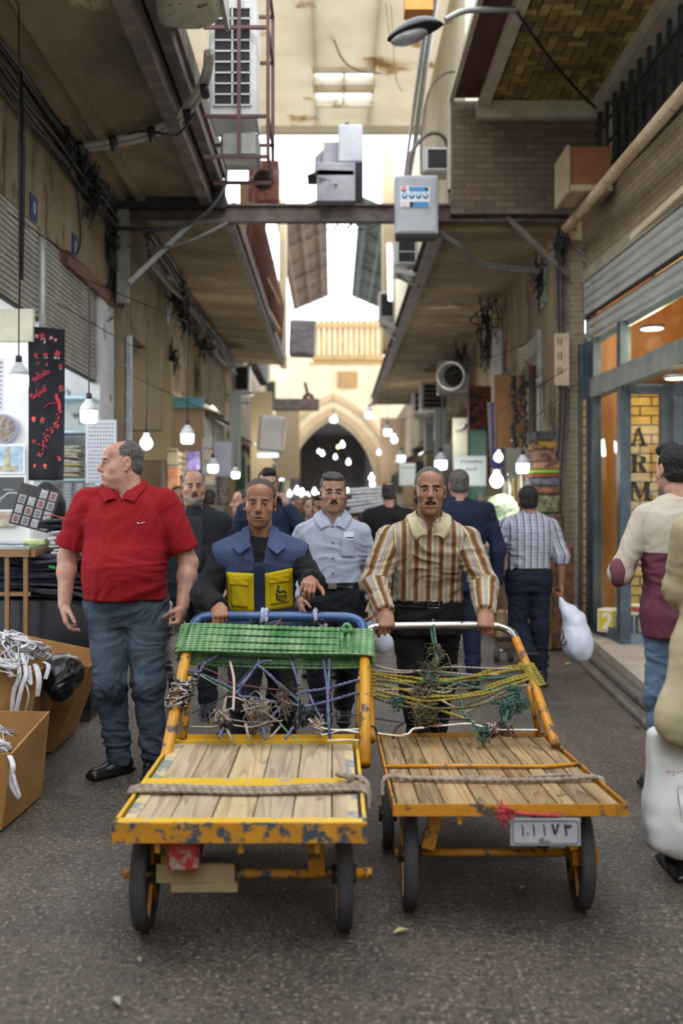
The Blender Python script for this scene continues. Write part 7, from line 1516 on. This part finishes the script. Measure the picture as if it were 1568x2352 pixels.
prop(MB().box(at(694, 778, 24), (.62, .5, .86), (0, .04, 0), bev=.05).build('tarp_bundle', mat('grey_tarp', '#4d474b', '#7d757b', 3, .6, .6, stretch=(1, 1, 3))), 'dark grey tarpaulin bundle hung at the end of the left balcony', 'bundle')
wallbox('wall_right_column', .98, 1.22, 19.6, 20.2, 4.56, 8.45, M_CREAM)
t = thing('tube_lamp', 'bright vertical tube lamp on the upper right facade past the electric panel', 'lamp'); MB().tube([at(893, 560, 16.5), at(896, 690, 16.5)], .035, 10).build('tube', emit('tube_glow', '#ffffff', 4), t); MB().box(at(900, 625, 16.6), (.05, .04, 1.0)).build('housing', M_ACW, t)
g = MB(); g.tube([at(1003, -30, 9.5), at(952, 330, 14), at(905, 620, 19)], .035, 8); g.tube([at(990, -30, 9.6), at(925, 430, 16)], .025, 8); prop(g.build('roof_gutter', mat('white_gutter', '#c9cbd0', bump=0, rough=.4)), 'white gutter pipes receding along the upper right facade', 'gutter')
prop(MB().box(at(960, 14, 9.3), (.26, .2, .16)).build('orange_box', mat('orange_enamel', '#c77a22', '#da8f33', 3, .5, .05)), 'small orange box high above the street lamp', 'box')
# ---------------------------------------------------------------- cables
def cable(label, pts, r=.014, m=None, name='cable', seg=8):
    o = MB().tube(spline(pts, seg), r, 8).build(name, m or M_BLK); return prop(o, label, 'cable')
soff = lambda px, py, z=4.74: at(px, py, (z - CH) * F / (VY - py))
t = thing('cable_conduit', 'pair of thick grey conduits curving across the near left soffit', 'cable')
for k in range(2):
    MB().tube(spline([soff(165 + k * 5, 338 + k * 9), soff(255, 322 + k * 12), soff(340, 300 + k * 14), soff(410 + k * 6, 262 + k * 10), soff(452 + k * 10, 210 + k * 8), soff(472 + k * 9, 160), at(476 + k * 8, 120, 7.3)], 8), .026, 10).build('conduit', M_GREYC, t)
for p in ((183, 338), (258, 325), (346, 304), (428, 262), (468, 205)):
    MB().tube([soff(p[0], p[1] - 8, 4.70), soff(p[0] + 4, p[1] + 16, 4.66)], .034, 8).build('tie', M_BLK, t)
cable('thin black cable looped under the grey conduit pair', [soff(255, 330), soff(310, 303), soff(370, 306, 4.6), soff(410, 308, 4.6), soff(445, 262, 4.65)], .010)
rnd = random.Random(14); t = thing('cable_bundle', 'thick bundle of black cables along the top of the left wall', 'cable')
for k in range(9):
    z = 4.74 - .05 * k * .8; x = XL + .05 + .02 * (k % 3); pts = [(x + rnd.uniform(-.01, .03), 4 + 7 * i / 8, z - .05 * abs(math.sin(i * 1.6 + k)) + rnd.uniform(-.02, .02)) for i in range(9)]
    MB().tube(spline(pts, 5), rnd.choice([.012, .016, .02]), 7).build('cable', M_BLK if k % 3 else mat('dusty_cable', '#4f4a48', '#6d6763', 8, .7, .1), t)
for i, (px, py, Y, R_) in enumerate(((190, 385, 9.2, .16), (215, 440, 9.6, .2), (150, 330, 8.7, .12), (255, 560, 10.6, .16), (275, 640, 10.8, .18), (240, 690, 10.6, .15))):
    g = MB(); tangle(g, at(px, py, Y) , R_, 16, .010, i + 30, stretch=(.5, .5, 1.3)); g.build('tangle', M_BLK, t)
t = thing('cable_bundle', 'second bundle of cables running under the farther left soffit', 'cable')
for k in range(6): MB().tube(spline([(-2.08 + rnd.uniform(0, .05), 11 + 10 * i / 7, 4.5 - .06 * k + .06 * math.sin(i * 1.3 + k)) for i in range(8)], 5), .018, 7).build('cable', M_BLK, t)
for i, (px, py, Y, R_) in enumerate(((410, 685, 13.5, .25), (425, 730, 13.8, .2), (470, 790, 16, .25), (395, 830, 14, .2))):
    g = MB(); tangle(g, at(px, py, Y), R_, 14, .013, i + 50, stretch=(.6, .5, 1.2)); g.build('tangle', M_BLK, t)
t = thing('cable_bundle', 'bundle of cables dropping down beside the brick pier at right', 'cable')
for k in range(5): MB().tube(spline([(2.40 + .03 * k, 10.78, 4.4), (2.42 + .02 * k, 10.76, 3.4 + rnd.uniform(-.1, .1)), (2.44 + .025 * k, 10.78, 2.6), (2.40 + .02 * k, 10.76, 1.6), (2.42 + .02 * k, 10.78, .2)], 6), .013, 7).build('cable', M_BLK if k % 2 else M_STEEL, t)
for i, (px, py, Y, R_) in enumerate(((1290, 560, 10.7, .16), (1240, 640, 11.5, .2), (1120, 740, 14.5, .35), (1125, 800, 14.6, .3), (1060, 830, 17, .3))):
    g = MB(); tangle(g, at(px, py, Y), R_, 14, .011, i + 70, stretch=(.6, .5, 1.2)); g.build('tangle', M_BLK, t)
cable('dark cable from left wall up to the cross beam', [at(272, 524, 10.4), at(340, 528, 10.4), at(420, 520, 10.5), at(480, 482, 10.6), at(515, 430, 10.7), at(520, 380, 10.8)], .022)
cable('dark sagging cable below the beam brace on the left', [at(296, 566, 10.6), at(360, 570, 10.5), at(430, 556, 10.5), at(522, 512, 10.8)], .017, MATS['dusty_cable'])
for k in range(2): cable(('upper', 'lower')[k] + ' grey cable from the electric panel to the right wall', [at(1012, 532 + 6 * k, 10.6), at(1060, 566 + 6 * k, 10.7), at(1095, 598 + 7 * k, 10.9), at(1160, 612 + 7 * k, 11), at(1240, 620 + 6 * k, 11.1)], .018, MATS['dusty_cable'])
cable('thick grey cable arching above the electric panel', [at(935, 408, 10.6), at(945, 350, 10.7), at(980, 310, 10.8), at(1015, 312, 10.9), at(1035, 360, 11), at(1030, 420, 11)], .022, MATS['dusty_cable'])
cable('thin arching cable on the upper right facade', [at(968, 400, 12), at(968, 300, 12), at(985, 210, 12), at(1020, 170, 12.2), at(1048, 165, 12.2)], .014, MATS['dusty_cable'])
t = thing('cable_loops', 'thin wire loops hanging from the middle of the cross beam', 'cable')
for k in range(9):
    a = rnd.uniform(700, 860); MB().tube(sag(at(a, 506, 10.85), at(a + rnd.uniform(35, 75), 506, 10.85), rnd.uniform(.03, .13)), .005, 6).build('wire', M_BLK, t)
cable('thin pale cord hanging from the roof slab', [at(735, -20, 13.5), at(768, 95, 14), at(800, 150, 14.5), at(868, 168, 15), at(955, 148, 15.4)], .014, M_GREYC)
for px, a, b in ((905, 40, 210), (890, 0, 110)): cable('thin pale cord below the roof slab near the street lamp' if px == 905 else 'thin pale cord left of the street lamp head', [at(px - 8, a - 40, 13), at(px + 3, b - 40, 13), at(px + 18, b, 13.5)], .006, M_GREYC)
prop(MB().tube([(-2.28, 7.25, 4.6), (-2.27, 7.3, 4.0), (-2.3, 7.35, 3.1)], .016, 7).build('hanging_cable', M_BLK), 'black cable hanging down in front of the first left shutter', 'cable')
prop(MB().tube(spline([(-2.38, 9.2, 4.45), (-2.36, 9.3, 4.0), (-2.34, 9.1, 3.75), (-2.36, 8.9, 3.7)], 6), .010, 7).build('hanging_cable', M_BLK), 'thin cable looping down the ochre band on the left', 'cable')
for px, py, Y, n in ((79, 478, 8.02, 'blue enamel number plate on the left ochre band, nearer one'), (175, 565, 9.3, 'blue enamel number plate on the left ochre band, farther one'), (342, 725, 12.6, 'small blue plate on the second left wall')):
    p = at(px, py, Y); X = XL + .01 if Y < 11 else -2.1 + .01; MB_ = MB().box((X, Y, p.z), (.008, .17, .20)).box((X + .006, Y, p.z), (.004, .02, .09), mi=1); prop(MB_.build('number_plate', [mat('blue_enamel', '#2b3c66', '#36497a', 6, .4, .05), M_PAP]), n, 'plate')
# right side wall things past the pier
prop(MB().box(at(1258, 655, 11.6), (.16, .3, .50), bev=.01).box(at(1262, 690, 11.5), (.2, .25, .08)).build('meter_box', mat('greenish_meter', '#6f7566', '#8f9483', 4, .5, .1)), 'greenish electricity meter box high on the right wall', 'meter box')
t = thing('perforated_plate', 'upright beige metal plate with dark slots beside the brick pier', 'plate'); c = at(1284, 826, 10.7); MB().box(c, (.10, .05, .56), bev=.004).box(c + Vector((.075, .02, 0)), (.05, .09, .56), mi=0).build('plate', mat('beige_plate', '#a3907a', '#b8a58e', 4, .7, .1), t)
for k in range(3):
    for j in (-1, 1): MB().box(c + Vector((j * .016, -.026, .19 - k * .155)), (.012, .004, .085)).build('slot', M_DARK, t)
t = thing('pipe_post', 'dark brown pipe post standing in front of the right-hand window', 'post'); MB().tube([at(1222, 840, 11.6), (at(1222, 0, 11.6).x, 11.6, .02)], .045, 10).build('post', mat('dark_brown_paint', '#2f1e1a', '#46302a', 5, .5, .1), t)
t = thing('shop_window', 'pale greenish window with a small white note, right side past the pier', 'window'); MB().box(at(1252, 950, 12.3), (.36, .03, .75)).build('pane', mat('greenish_pane', '#8f9f88', '#aab5a0', 2, .2, 0), t); MB().box(at(1266, 970, 12.2), (.07, .01, .12)).build('note', M_PAP, t)
g = MB()
for x in (1236, 1244): p = at(x, 950, 12.2); g.box(p, (.02, .03, .8))
g.build('frame', M_ACW, t)
t = thing('stall_awning', 'rusty sloping awning frame over the right-hand stall', 'awning'); MB().slab([at(1135, 870, 15), at(1222, 810, 12.2), at(1222, 822, 12.2), at(1135, 882, 15)], (1, 0, 0), .35).build('panel', M_STEEL, t); MB().bar(at(1138, 890, 15), at(1222, 830, 12.2), .05, .04).build('front_bar', mat('tan_timber', '#8c7050', '#a98c66', 3, .8, .1), t); MB().bar(at(1205, 825, 12.3), at(1222, 860, 12.3), .03, .03).build('strut', M_STEEL, t)
M_EGG = mat('dried_aubergine', '#17111b', '#3a2b3c', 12, .25, .2); rnd = random.Random(7)
for s_, (px, nm) in enumerate(((1182, 'left hanging string of dark dried aubergines at the right stall'), (1203, 'right hanging string of dark dried aubergines at the right stall'))):
    t = thing('dried_aubergine_string', nm, 'string'); MB().tube([at(px, 850, 12.4), at(px + 4, 1025, 12.4)], .006, 6).build('twine', M_OLV if False else R_OLV, t)
    for k in range(20):
        p = at(px + rnd.uniform(-7, 7), 868 + k * 8.2, 12.4 + rnd.uniform(-.04, .04)); MB().ball(p, (rnd.uniform(.025, .045), .03, rnd.uniform(.025, .035)), 8, R=Matrix.Rotation(rnd.uniform(-.8, .8), 3, 'Y').to_3x3()).build('aubergine', M_EGG, t)
prop(MB().box(at(1172, 945, 12.9), (.42, .03, .95)).build('wood_panel', mat('dim_wood_panel', '#7a5127', '#96693a', 2, .6, .1)), 'warm wooden panel behind the strings of dried aubergines', 'panel')
# stack of rugs and cushions, topmost first
def rug(name, c1, c2, c3, sc_=28): 
    t = NT(name); v = t.coord(); a = t.new('ShaderNodeTexVoronoi'); t.l(v, a.inputs['Vector']); a.inputs['Scale'].default_value = sc_; n = t.noise(v, sc_ * .5, 2)
    c = t.ramp(a.outputs['Distance'], [(.1, c1), (.3, c2), (.45, c3), (.6, c1)], 'CONSTANT'); c = t.mix(t.ramp(n, [(.45, (0, 0, 0)), (.55, (1, 1, 1))]), c, c2); t.base(c); t.rough(.9); t.bump(n, .3, .004); return t.m
RG = [rug('rug_blue_grey', '#2e3942', '#1b2025', '#483f38'), rug('rug_gold_red', '#3c1915', '#786123', '#27120f', 16), rug('rug_wine', '#3b1a1d', '#61463a', '#291116', 20), rug('rug_red_scroll', '#43181a', '#6d523e', '#2f1115', 18), mat('lime_cloth', '#607b1c', '#6f8b2a', 5, .9, .1), mat('rust_cloth', '#5a2518', '#6c3120', 5, .9, .1), rug('rug_blue_squares', '#21232a', '#3b3e49', '#1b1a20', 34), rug('rug_brown_mosaic', '#3a2d1e', '#5f3920', '#211d18', 24), rug('rug_teal_mosaic', '#2c3531', '#56523b', '#201c18', 40), rug('rug_wine_mosaic', '#2e181c', '#4a392d', '#1f1517', 26)]
lay = [(0, 992, 1014, 1221, 1266, 'blue-grey patterned rug on the very top of the rug stack'), (1, 1015, 1033, 1220, 1272, 'folded rug with gold motifs near the top of the stack'), (2, 1034, 1060, 1219, 1272, 'wine red rug with pale lines in the rug stack'), (3, 1061, 1079, 1216, 1280, 'red scroll-patterned rug above the lime green cloth'), (4, 1080, 1088, 1212, 1275, 'lime green folded cloth in the rug stack'), (5, 1089, 1097, 1212, 1278, 'rust-coloured folded cloth under the lime green one'), (6, 1098, 1117, 1210, 1282, 'dark blue rug with small squares in the middle of the stack'), (7, 1118, 1137, 1208, 1278, 'brown mosaic rug just under the dark blue one'), (8, 1138, 1180, 1216, 1280, 'teal and ochre mosaic rug behind the checked man head'), (9, 1181, 1250, 1205, 1285, 'wine mosaic rug low in the stack by the checked shoulder')]
for i, y0, y1, x0, x1, lab in lay:
    Y = 10.1; a, b = at(x0, y0, Y), at(x1, y1, Y); prop(MB().box(((a.x + b.x) / 2, Y, (a.z + b.z) / 2), (b.x - a.x, .36, a.z - b.z - .003), (0, .0, .04 * math.sin(i * 2)), bev=.02).build('folded_rug', RG[i]), lab, 'rug', 'rugs stacked by the brick pier')
prop(MB().box((2.12, 10.15, .53), (.55, .5, 1.04), bev=.02).build('rug_roll_base', RG[7]), 'large patterned rug block on the ground under the rug stack', 'rug')
# blue and white wall board, hanging cloths, signs
prop(MB().box(at(1140, 930, 14.5), (.14, .1, 2.2)).box(at(1140, 1000, 14.43), (.16, .02, .95), mi=1).build('painted_board', [M_ACW, mat('violet_blue_paint', '#3f4b9a', '#5a67b5', 3, .7, .05)]), 'tall narrow board painted white above and violet blue below', 'board')
prop(MB().box(at(1105, 1000, 15.2), (.42, .08, 1.5), (0, 0, .2)).build('kilim', rug('kilim_dark', '#33201a', '#6b3a22', '#1c1614', 9)), 'dark brown kilim hanging in the right arcade', 'rug')
prop(MB().bar(at(1122, 925, 14.9), at(1132, 1075, 14.6), .05, .05).build('leaning_pole', M_ACW), 'white leaning pole beside the violet blue board', 'pole')
def sign(label, px, py, w_, h, Y, lines, m=None, ry=0):
    c = at(px, py, Y); t = prop(empty('sign_board', c, (0, 0, ry)), label, 'sign'); MB().box((0, 0, 0), (w_ * Y / F, .03, h * Y / F), bev=.01).build('board', m or mat('sign_pale', '#b9c4c2', '#cbd4d2', 2, .5, 0), t); q = random.Random(px)
    g = MB()
    for (dy, ln, dx) in lines:
        x = (dx - ln / 2) * Y / F
        while x < (dx + ln / 2) * Y / F: s = q.uniform(.02, .05); g.tube(spline([(x, -.02, -dy * Y / F), (x + s * .4, -.02, -dy * Y / F - .012), (x + s * .7, -.02, -dy * Y / F + q.uniform(.0, .02)), (x + s, -.02, -dy * Y / F)], 3), .004, 5); x += s * 1.25
    if lines: g.build('lettering', M_INK, t)
    return t
sign('white notice board with rows of black script, right of the striped porter', 1080, 1082, 74, 70, 12.5, [(-22, 48, 0), (-4, 22, 0)])
sign('pale greenish sign with faint script left of the striped porter', 935, 1090, 38, 52, 17, [(-16, 26, 0)], ry=-.1)
sign('blank lilac-white board under the far left shutter', 511, 1056, 40, 82, 13.5, [], mat('lilac_board', '#a3a2b4', '#b9b8c8', 2, .5, 0))
sign('small purple poster with a white figure on the left stall', 443, 1058, 32, 44, 11.6, [], mat('purple_print', '#4a3580', '#a79ac0', 12, .5, 0))
sign('orange poster with a dark-haired face on the left stall', 398, 1102, 28, 56, 11.6, [], mat('orange_print', '#b5501f', '#d9a47a', 9, .5, 0))
sign('black and cream framed print above the orange poster', 396, 1052, 26, 44, 11.6, [(-16, 20, 0), (16, 20, 0)], M_CREAM)
sign('cream poster rack with yellow and blue cards beside the purple poster', 478, 1060, 30, 110, 12.4, [(-30, 20, 0), (0, 20, 0), (30, 20, 0)], mat('yellow_blue_cards', '#b79a4a', '#8593b0', 12, .5, 0))
prop(MB().box(at(624, 998, 18), (.48, .4, .66), (0, .1, 0), bev=.05).build('light_box_sign', M_ACW), 'tilted grey-white box sign hanging over the left arcade', 'sign')
prop(MB().box(at(615, 1046, 18), (.36, .1, .05)).build('strip_light', emit('green_white_strip', '#dfffe9', 4)), 'greenish strip light under the tilted box sign', 'lamp')
t = thing('wall_fan', 'black fan hanging before the cream wall by the arch', 'fan'); c = at(708, 916, 30); MB().lathe([(.17, -.06), (.19, 0), (.17, .06)], c, 20, R=R9).build('cage', M_DARK, t); MB().tube([at(700, 878, 30), at(706, 905, 30)], .05, 8).build('bracket', M_DARK, t); MB().lathe([(.06, -.08), (.06, .08)], c, 12, R=R9).build('hub', M_ORG, t)
t = thing('wall_clock_ring', 'round metal ring bracket high on the right wall', 'bracket'); c = at(1035, 862, 16.2); MB().tube([c + Vector((.22 * math.cos(a), 0, .22 * math.sin(a))) for a in [k * PI / 14 for k in range(28)]], .02, 8, closed=True).build('ring', M_ACW, t)
prop(MB().box(at(655, 930, 28), (1.9, .5, .3)).build('canopy_beam', M_STEEL), 'dark canopy beam crossing at the left of the arch', 'beam')
prop(MB().box(at(432, 925, 13.2), (.42, .04, .14)).box(at(432, 985, 13.25), (.42, .03, .6), mi=1).build('stall_sign', [mat('teal_sign', '#4c8a8f', '#62a0a3', 3, .5, 0), mat('tan_shutter_board', '#8f7458', '#a58a6c', 3, .7, .05)]), 'teal-topped wooden stall board on the left', 'board')
# goods on the right hand stall
rnd = random.Random(31); PAL = ['#8f2f24', '#b7b3a5', '#5d7f3a', '#c07a2a', '#3b4a86', '#c9c2a8', '#7d3a55', '#3e6b52', '#d0b04a', '#a9aeb5']
t = prop(empty('market_stall'), 'tiered stall table with shelves beyond the checked-shirt man', 'stall')
for z, x, in ((.55, 1.95), (.95, 2.05), (1.3, 2.2), (1.55, 2.25)): MB().box((x, 11.9, z), (.7, 1.6, .03)).build('shelf', mat('stall_board', '#6d5a42', '#857051', 3, .8, .1), t)
for x in (1.65, 2.35):
    for y in (11.15, 12.65): MB().box((x, y, .8), (.04, .04, 1.6)).build('leg', M_STEEL, t)
k = 0
for z, x in ((.57, 1.95), (.97, 2.05), (1.32, 2.2), (1.57, 2.25)):
    for i in range(8):
        c = rnd.choice(PAL); h = rnd.uniform(.1, .22); px_ = x - .28 + .08 * i; o = MB().lathe([(.036, 0), (.04, h * .7), (.025, h * .85), (.03, h)], n=12).build('jar', mat('goods_' + c.strip('#'), c, rough=.4, bump=0)) if rnd.random() < .5 else MB().box((0, 0, h / 2), (.075, .1, h), bev=.01).build('packet', mat('goods_' + c.strip('#'), c, rough=.4, bump=0)); o.location = (px_, 11.25 + rnd.uniform(0, .1), z + .001); prop(o, 'small coloured packet or jar on the tiered right-hand stall', 'goods', 'packets and jars on the tiered stall')
o = smesh('wrapped_greens', [sdf([Ell(at(1150, 1165, 9.8), (.14, .12, .13)), Ell(at(1172, 1190, 9.7), (.12, .1, .16), k=.05), Ell(at(1150, 1215, 9.7), (.16, .12, .12), k=.05)], .015, lambda P, N: fold(P * 1.5) * .02)], mat('greens_in_film', '#7b9a5c', '#c9d2c0', 9, .4, .2)); prop(o, 'heap of greens in clear film at the right stall', 'greens')
o = smesh('red_produce_heap', [sdf([Ell(at(1140, 1265, 9.9), (.16, .14, .10)), Ell(at(1165, 1300, 9.9), (.14, .12, .12), k=.05)], .015, lambda P, N: vnoise(P * 18) * .025)], mat('red_produce', '#7a2420', '#b0a090', 16, .6, .3)); prop(o, 'heap of red goods low on the right stall', 'goods')
prop(MB().box((1.92, 10.1, .40), (.5, .45, .8), bev=.02).build('stall_crate', mat('brown_crate', '#4d3c2d', '#705a44', 5, .8, .2)), 'brown crate under the heap of red goods', 'crate')
for i, px in enumerate((1150, 1170, 1188)):
    c = at(px, 1410, 9.2); prop(MB().box((c.x, 9.2, .33), (.075, .07, .30), bev=.02, taper=.8).build('paper_sack', mat('kraft_sack', '#8a7354', '#a78e6c', 4, .8, .2)), ('left', 'middle', 'right')[i] + ' kraft paper sack on the hand truck behind the right cart', 'sack')
t = thing('hand_truck', 'small wheeled hand truck with grey post beside the right stall', 'trolley'); MB().box(at(1170, 1465, 9.2), (.28, .22, .03)).build('platform', M_DARK, t); MB().tube([at(1177, 1270, 9.35), at(1177, 1470, 9.35)], .018, 8).build('post', M_GALV, t)
for px in (1140, 1172): c = at(px, 0, 9.15); MB().lathe([(.06, -.02), (.06, .02)], (c.x, 9.15, .065), 16, 'x').build('wheel', M_RUB, t)
for i in range(14):                                                # hanging ties and straps by the bulb
    px = 1165 + i * 3.4; c = rnd.choice(['#8a7a3a', '#5b3a2a', '#c9c8b4', '#33302c', '#7c6a4a']); prop(MB().box(at(px, rnd.uniform(1115, 1135), 10.6), (.012, .01, .28), (0, rnd.uniform(-.1, .1), 0)).build('hanging_strap', mat('strap_' + c.strip('#'), c, bump=0, rough=.3)), 'thin strap in the bunch hanging under the rug-side bulb', 'strap', 'straps hanging by the bulb')
# left arcade goods
for i in range(7):
    prop(MB().lathe([(.07, 0), (.08, .03), (.075, .07)], at(512, 1160 - i * 9, 13), 12).build('stacked_cap', mat('cap_cloth', '#4d3f3a', '#8a7a70', 20, .8, .2)), 'brown cap in the tall stack left of the navy-jacket passer-by', 'cap', 'caps in a tall stack')
prop(MB().box((at(512, 0, 13).x, 13.0, .67), (.16, .16, 1.32)).build('cap_stand', M_STEEL), 'narrow stand under the tall stack of caps', 'stand')
for (px, w_, y0, y1, Y, c) in ((325, .5, 800, 990, 12.2, '#8a7b60'), (360, .4, 830, 1060, 12.8, '#94835f'), (600, .5, 900, 1120, 23, '#9a8a6a'), (660, .8, 920, 1100, 33, '#8f7d60'), (540, .2, 900, 1090, 17, '#7b8480'), (985, .2, 960, 1100, 22, '#8b9091'), (1012, .22, 940, 1090, 18.5, '#7f8787'), (1060, .3, 960, 1080, 16.5, '#a0a08f'), (900, .8, 960, 1120, 34, '#7a6650')):
    a, b = at(px, y0, Y), at(px, y1, Y); prop(MB().box((a.x, Y, (a.z + b.z) / 2), (w_, .12, a.z - b.z), bev=.01).build('partition_board', mat('panel_' + c.strip('#'), c, rough=.8, bump=.1)), 'tall narrow stall panel, %s arcade, %s' % ('left' if px < 765 else 'right', {325: 'beside the ladder', 360: 'above the bald man', 600: 'below the tilted box sign', 660: 'just left of the arch', 540: 'by the cap stack', 985: 'behind the half-dome bulb', 1012: 'under the cream condenser', 1060: 'beside the kilim', 900: 'just right of the arch'}[px]), 'panel')
# ---------------------------------------------------------------- passers-by farther off
def passer(label, px, ytop, Y, skin, hm, hair, topc, rev=False, yaw=0, hy=0, fine=2.2, **kw):
    zt = CH - (ytop - VY) * Y / F; H = zt + .0; n = H - .30
    f = back if rev else (lambda l, p, y, **k: person(l, place_person(p, y), **k))
    hk = dict(hmat=hm, hair=hair, face=not rev, yaw=hy, age=.2); hk.update(kw.pop('head_kw', {}))
    if rev: kw.setdefault('fine', fine)
    else: kw['fine'] = fine; kw['yaw'] = yaw
    return f(label, px, Y, H=H, neck=n, hz=H * .52, skin=skin, head_kw=hk, top=kw.pop('top', 'jacket'), topmat=cloth('cl_' + topc.strip('#'), topc), trousers=M_NAVT, tuck=False, hem=-.08, **kw)
passer('dark-haired man in a navy jacket facing left, beyond the bearded man', 560, 1117, 9.0, 'olive', 'black', 'short', '#1b2440', hy=-1.2)
passer('dark-haired passer-by half hidden behind the bald bearded man', 410, 1112, 10.5, 'tan', 'black', 'short', '#4a3b3a', hy=.3)
passer('passer-by with dark hair facing away beyond the cap stack', 480, 1120, 12, 'tan', 'black', 'short', '#2b2a2e', rev=True)
passer('young passer-by in green top seen between the phone man and the man with glasses', 712, 1138, 12.0, 'pale', 'dark', 'short', '#7c8378', hy=.15)
passer('man with dark hair just behind the shoulder of the man with glasses', 738, 1130, 8.4, 'tan', 'black', 'side', '#1d2028', hy=.1)
passer('small far passer-by in a dark green jacket left of centre', 690, 1140, 15.5, 'tan', 'dark', 'short', '#1f3a2a')
passer('small far passer-by with a pale face near the far lamps', 672, 1146, 17, 'pale', 'dark', 'short', '#5d5650', fine=3)
passer('far passer-by with grey top at the centre of the crowd', 702, 1133, 19, 'tan', 'dark', 'short', '#6f6a66', fine=3)
passer('far figure in dark clothes below the arch', 800, 1146, 20, 'tan', 'dark', 'short', '#2c2a2b', fine=3)
passer('dark-haired figure between the striped porter and the suited man', 1012, 1122, 10.8, 'tan', 'black', 'short', '#141418', rev=True)
passer('tan-jacketed figure walking away behind the man with glasses', 812, 1148, 12.6, 'tan', 'dark', 'short', '#4b3d31', rev=True)
passer('porter in a pale shirt carrying white packets on his shoulders', 850, 1165, 11.4, 'tan', 'dark', 'short', '#9a938f', rev=True, lean=.12)
rnd = random.Random(3)
for i in range(7):
    prop(MB().box(at(846 + rnd.uniform(-6, 6), 1172 - i * 8.2, 11.15), (.42 + rnd.uniform(-.04, .04), .3, .038), (0, rnd.uniform(-.16, -.04), 0), bev=.012).build('wrapped_packet', mat('packet_white', '#8f9196', '#c1c3c6', 12, .35, .2)), 'white wrapped packet in the load on the far porter\'s shoulders', 'packet', 'packets on the porters shoulders')

rnd = random.Random(77)                                             # small awnings and hung goods along both arcades
for i in range(9):
    y = 14.5 + i * 3.1; z = rnd.uniform(2.75, 3.15); d = rnd.uniform(.35, .6)
    prop(MB().slab([(-2.2, y, z), (-2.2 + d, y, z - .16), (-2.2 + d, y + 1.2, z - .16), (-2.2, y + 1.2, z)], (0, 0, 1), .03).build('stall_awning', (M_GALV, M_STEEL, M_GRIME)[i % 3]), 'small metal awning over a stall along the left arcade', 'awning', 'small awnings along the left arcade')
    z = rnd.uniform(2.75, 3.15)
    prop(MB().slab([(2.45, y + .8, z), (2.45 - d, y + .8, z - .16), (2.45 - d, y + 2, z - .16), (2.45, y + 2, z)], (0, 0, 1), .03).build('stall_awning', (M_STEEL, M_GRIME, M_GALV)[i % 3]), 'small metal awning over a stall along the right arcade', 'awning', 'small awnings along the right arcade')
for i in range(16):
    s = -1 if i % 2 else 1; y = 13.6 + i * 1.45; c = rnd.choice(['#3b3a44', '#5a4b3c', '#8c8f94', '#6b2f2a', '#3f5a4d', '#2c2a2c', '#7a6a50']); h = rnd.uniform(.5, 1.1)
    prop(MB().box((s * (2.02 - .004 * y), y, 2.5 - h / 2), (rnd.uniform(.18, .32), .10, h), bev=.03).build('hung_goods', mat('hung_' + c.strip('#'), c, rough=.8, bump=.3)), 'bundle of goods hung before a stall, %s arcade' % ('left' if s < 0 else 'right'), 'goods', 'goods hung along the %s arcade' % ('left' if s < 0 else 'right'))
# ---------------------------------------------------------------- put each group's origin at its base
bpy.context.view_layer.update()
def split_islands(o):
    me = o.data; n = len(me.vertices); P_ = list(range(n))
    def root(i):
        while P_[i] != i: P_[i] = P_[P_[i]]; i = P_[i]
        return i
    for e in me.edges:
        a, b = root(e.vertices[0]), root(e.vertices[1])
        if a != b: P_[a] = b
    G = {}
    for f in me.polygons: G.setdefault(root(f.vertices[0]), []).append(f)
    if len(G) < 2 or len(G) > 60: return
    first = True
    for fs in G.values():
        ids = sorted({v for f in fs for v in f.vertices}); mp = {v: i for i, v in enumerate(ids)}
        nm = bpy.data.meshes.new(o.name); nm.from_pydata([me.vertices[v].co[:] for v in ids], [], [[mp[v] for v in f.vertices] for f in fs])
        nm.polygons.foreach_set('material_index', [f.material_index for f in fs]); nm.polygons.foreach_set('use_smooth', [f.use_smooth for f in fs])
        for m in me.materials: nm.materials.append(m)
        if first: tgt = o; keep = nm; first = False; continue
        c = o.copy(); c.data = nm; COL.objects.link(c)
    o.data = keep
SPL = ('handle_post', 'side_rail', 'brace', 'wheel_bracket', 'hook', 'rib', 'edge_plate', 'eye', 'iris', 'button', 'collar_trim', 'netting_cord', 'netting_strap', 'rope_loop', 'corner_post', 'door_frame', 'wood_lining', 'slot', 'paint_border', 'post_lashing', 'edge_beam')
for o in [q for q in sc.objects if q.type == 'MESH' and q.parent and q.name.split('.')[0] in SPL]: split_islands(o)
def allmesh(o):
    out = [o] if o.type == 'MESH' else []
    for c in o.children: out += allmesh(c)
    return out
for o in [q for q in sc.objects if q.type == 'EMPTY' and q.parent is None and q.location.length == 0 and q.rotation_euler.to_matrix().is_identity if True] if False else [q for q in sc.objects if q.type == 'EMPTY' and q.parent is None and q.location.length == 0]:
    P_ = [m.matrix_world @ Vector(c) for m in allmesh(o) for c in m.bound_box]
    if not P_: continue
    L_ = Vector(((min(p.x for p in P_) + max(p.x for p in P_)) / 2, (min(p.y for p in P_) + max(p.y for p in P_)) / 2, min(p.z for p in P_)))
    o.location = L_
    for c in o.children: c.matrix_parent_inverse = Matrix.Translation(-L_)
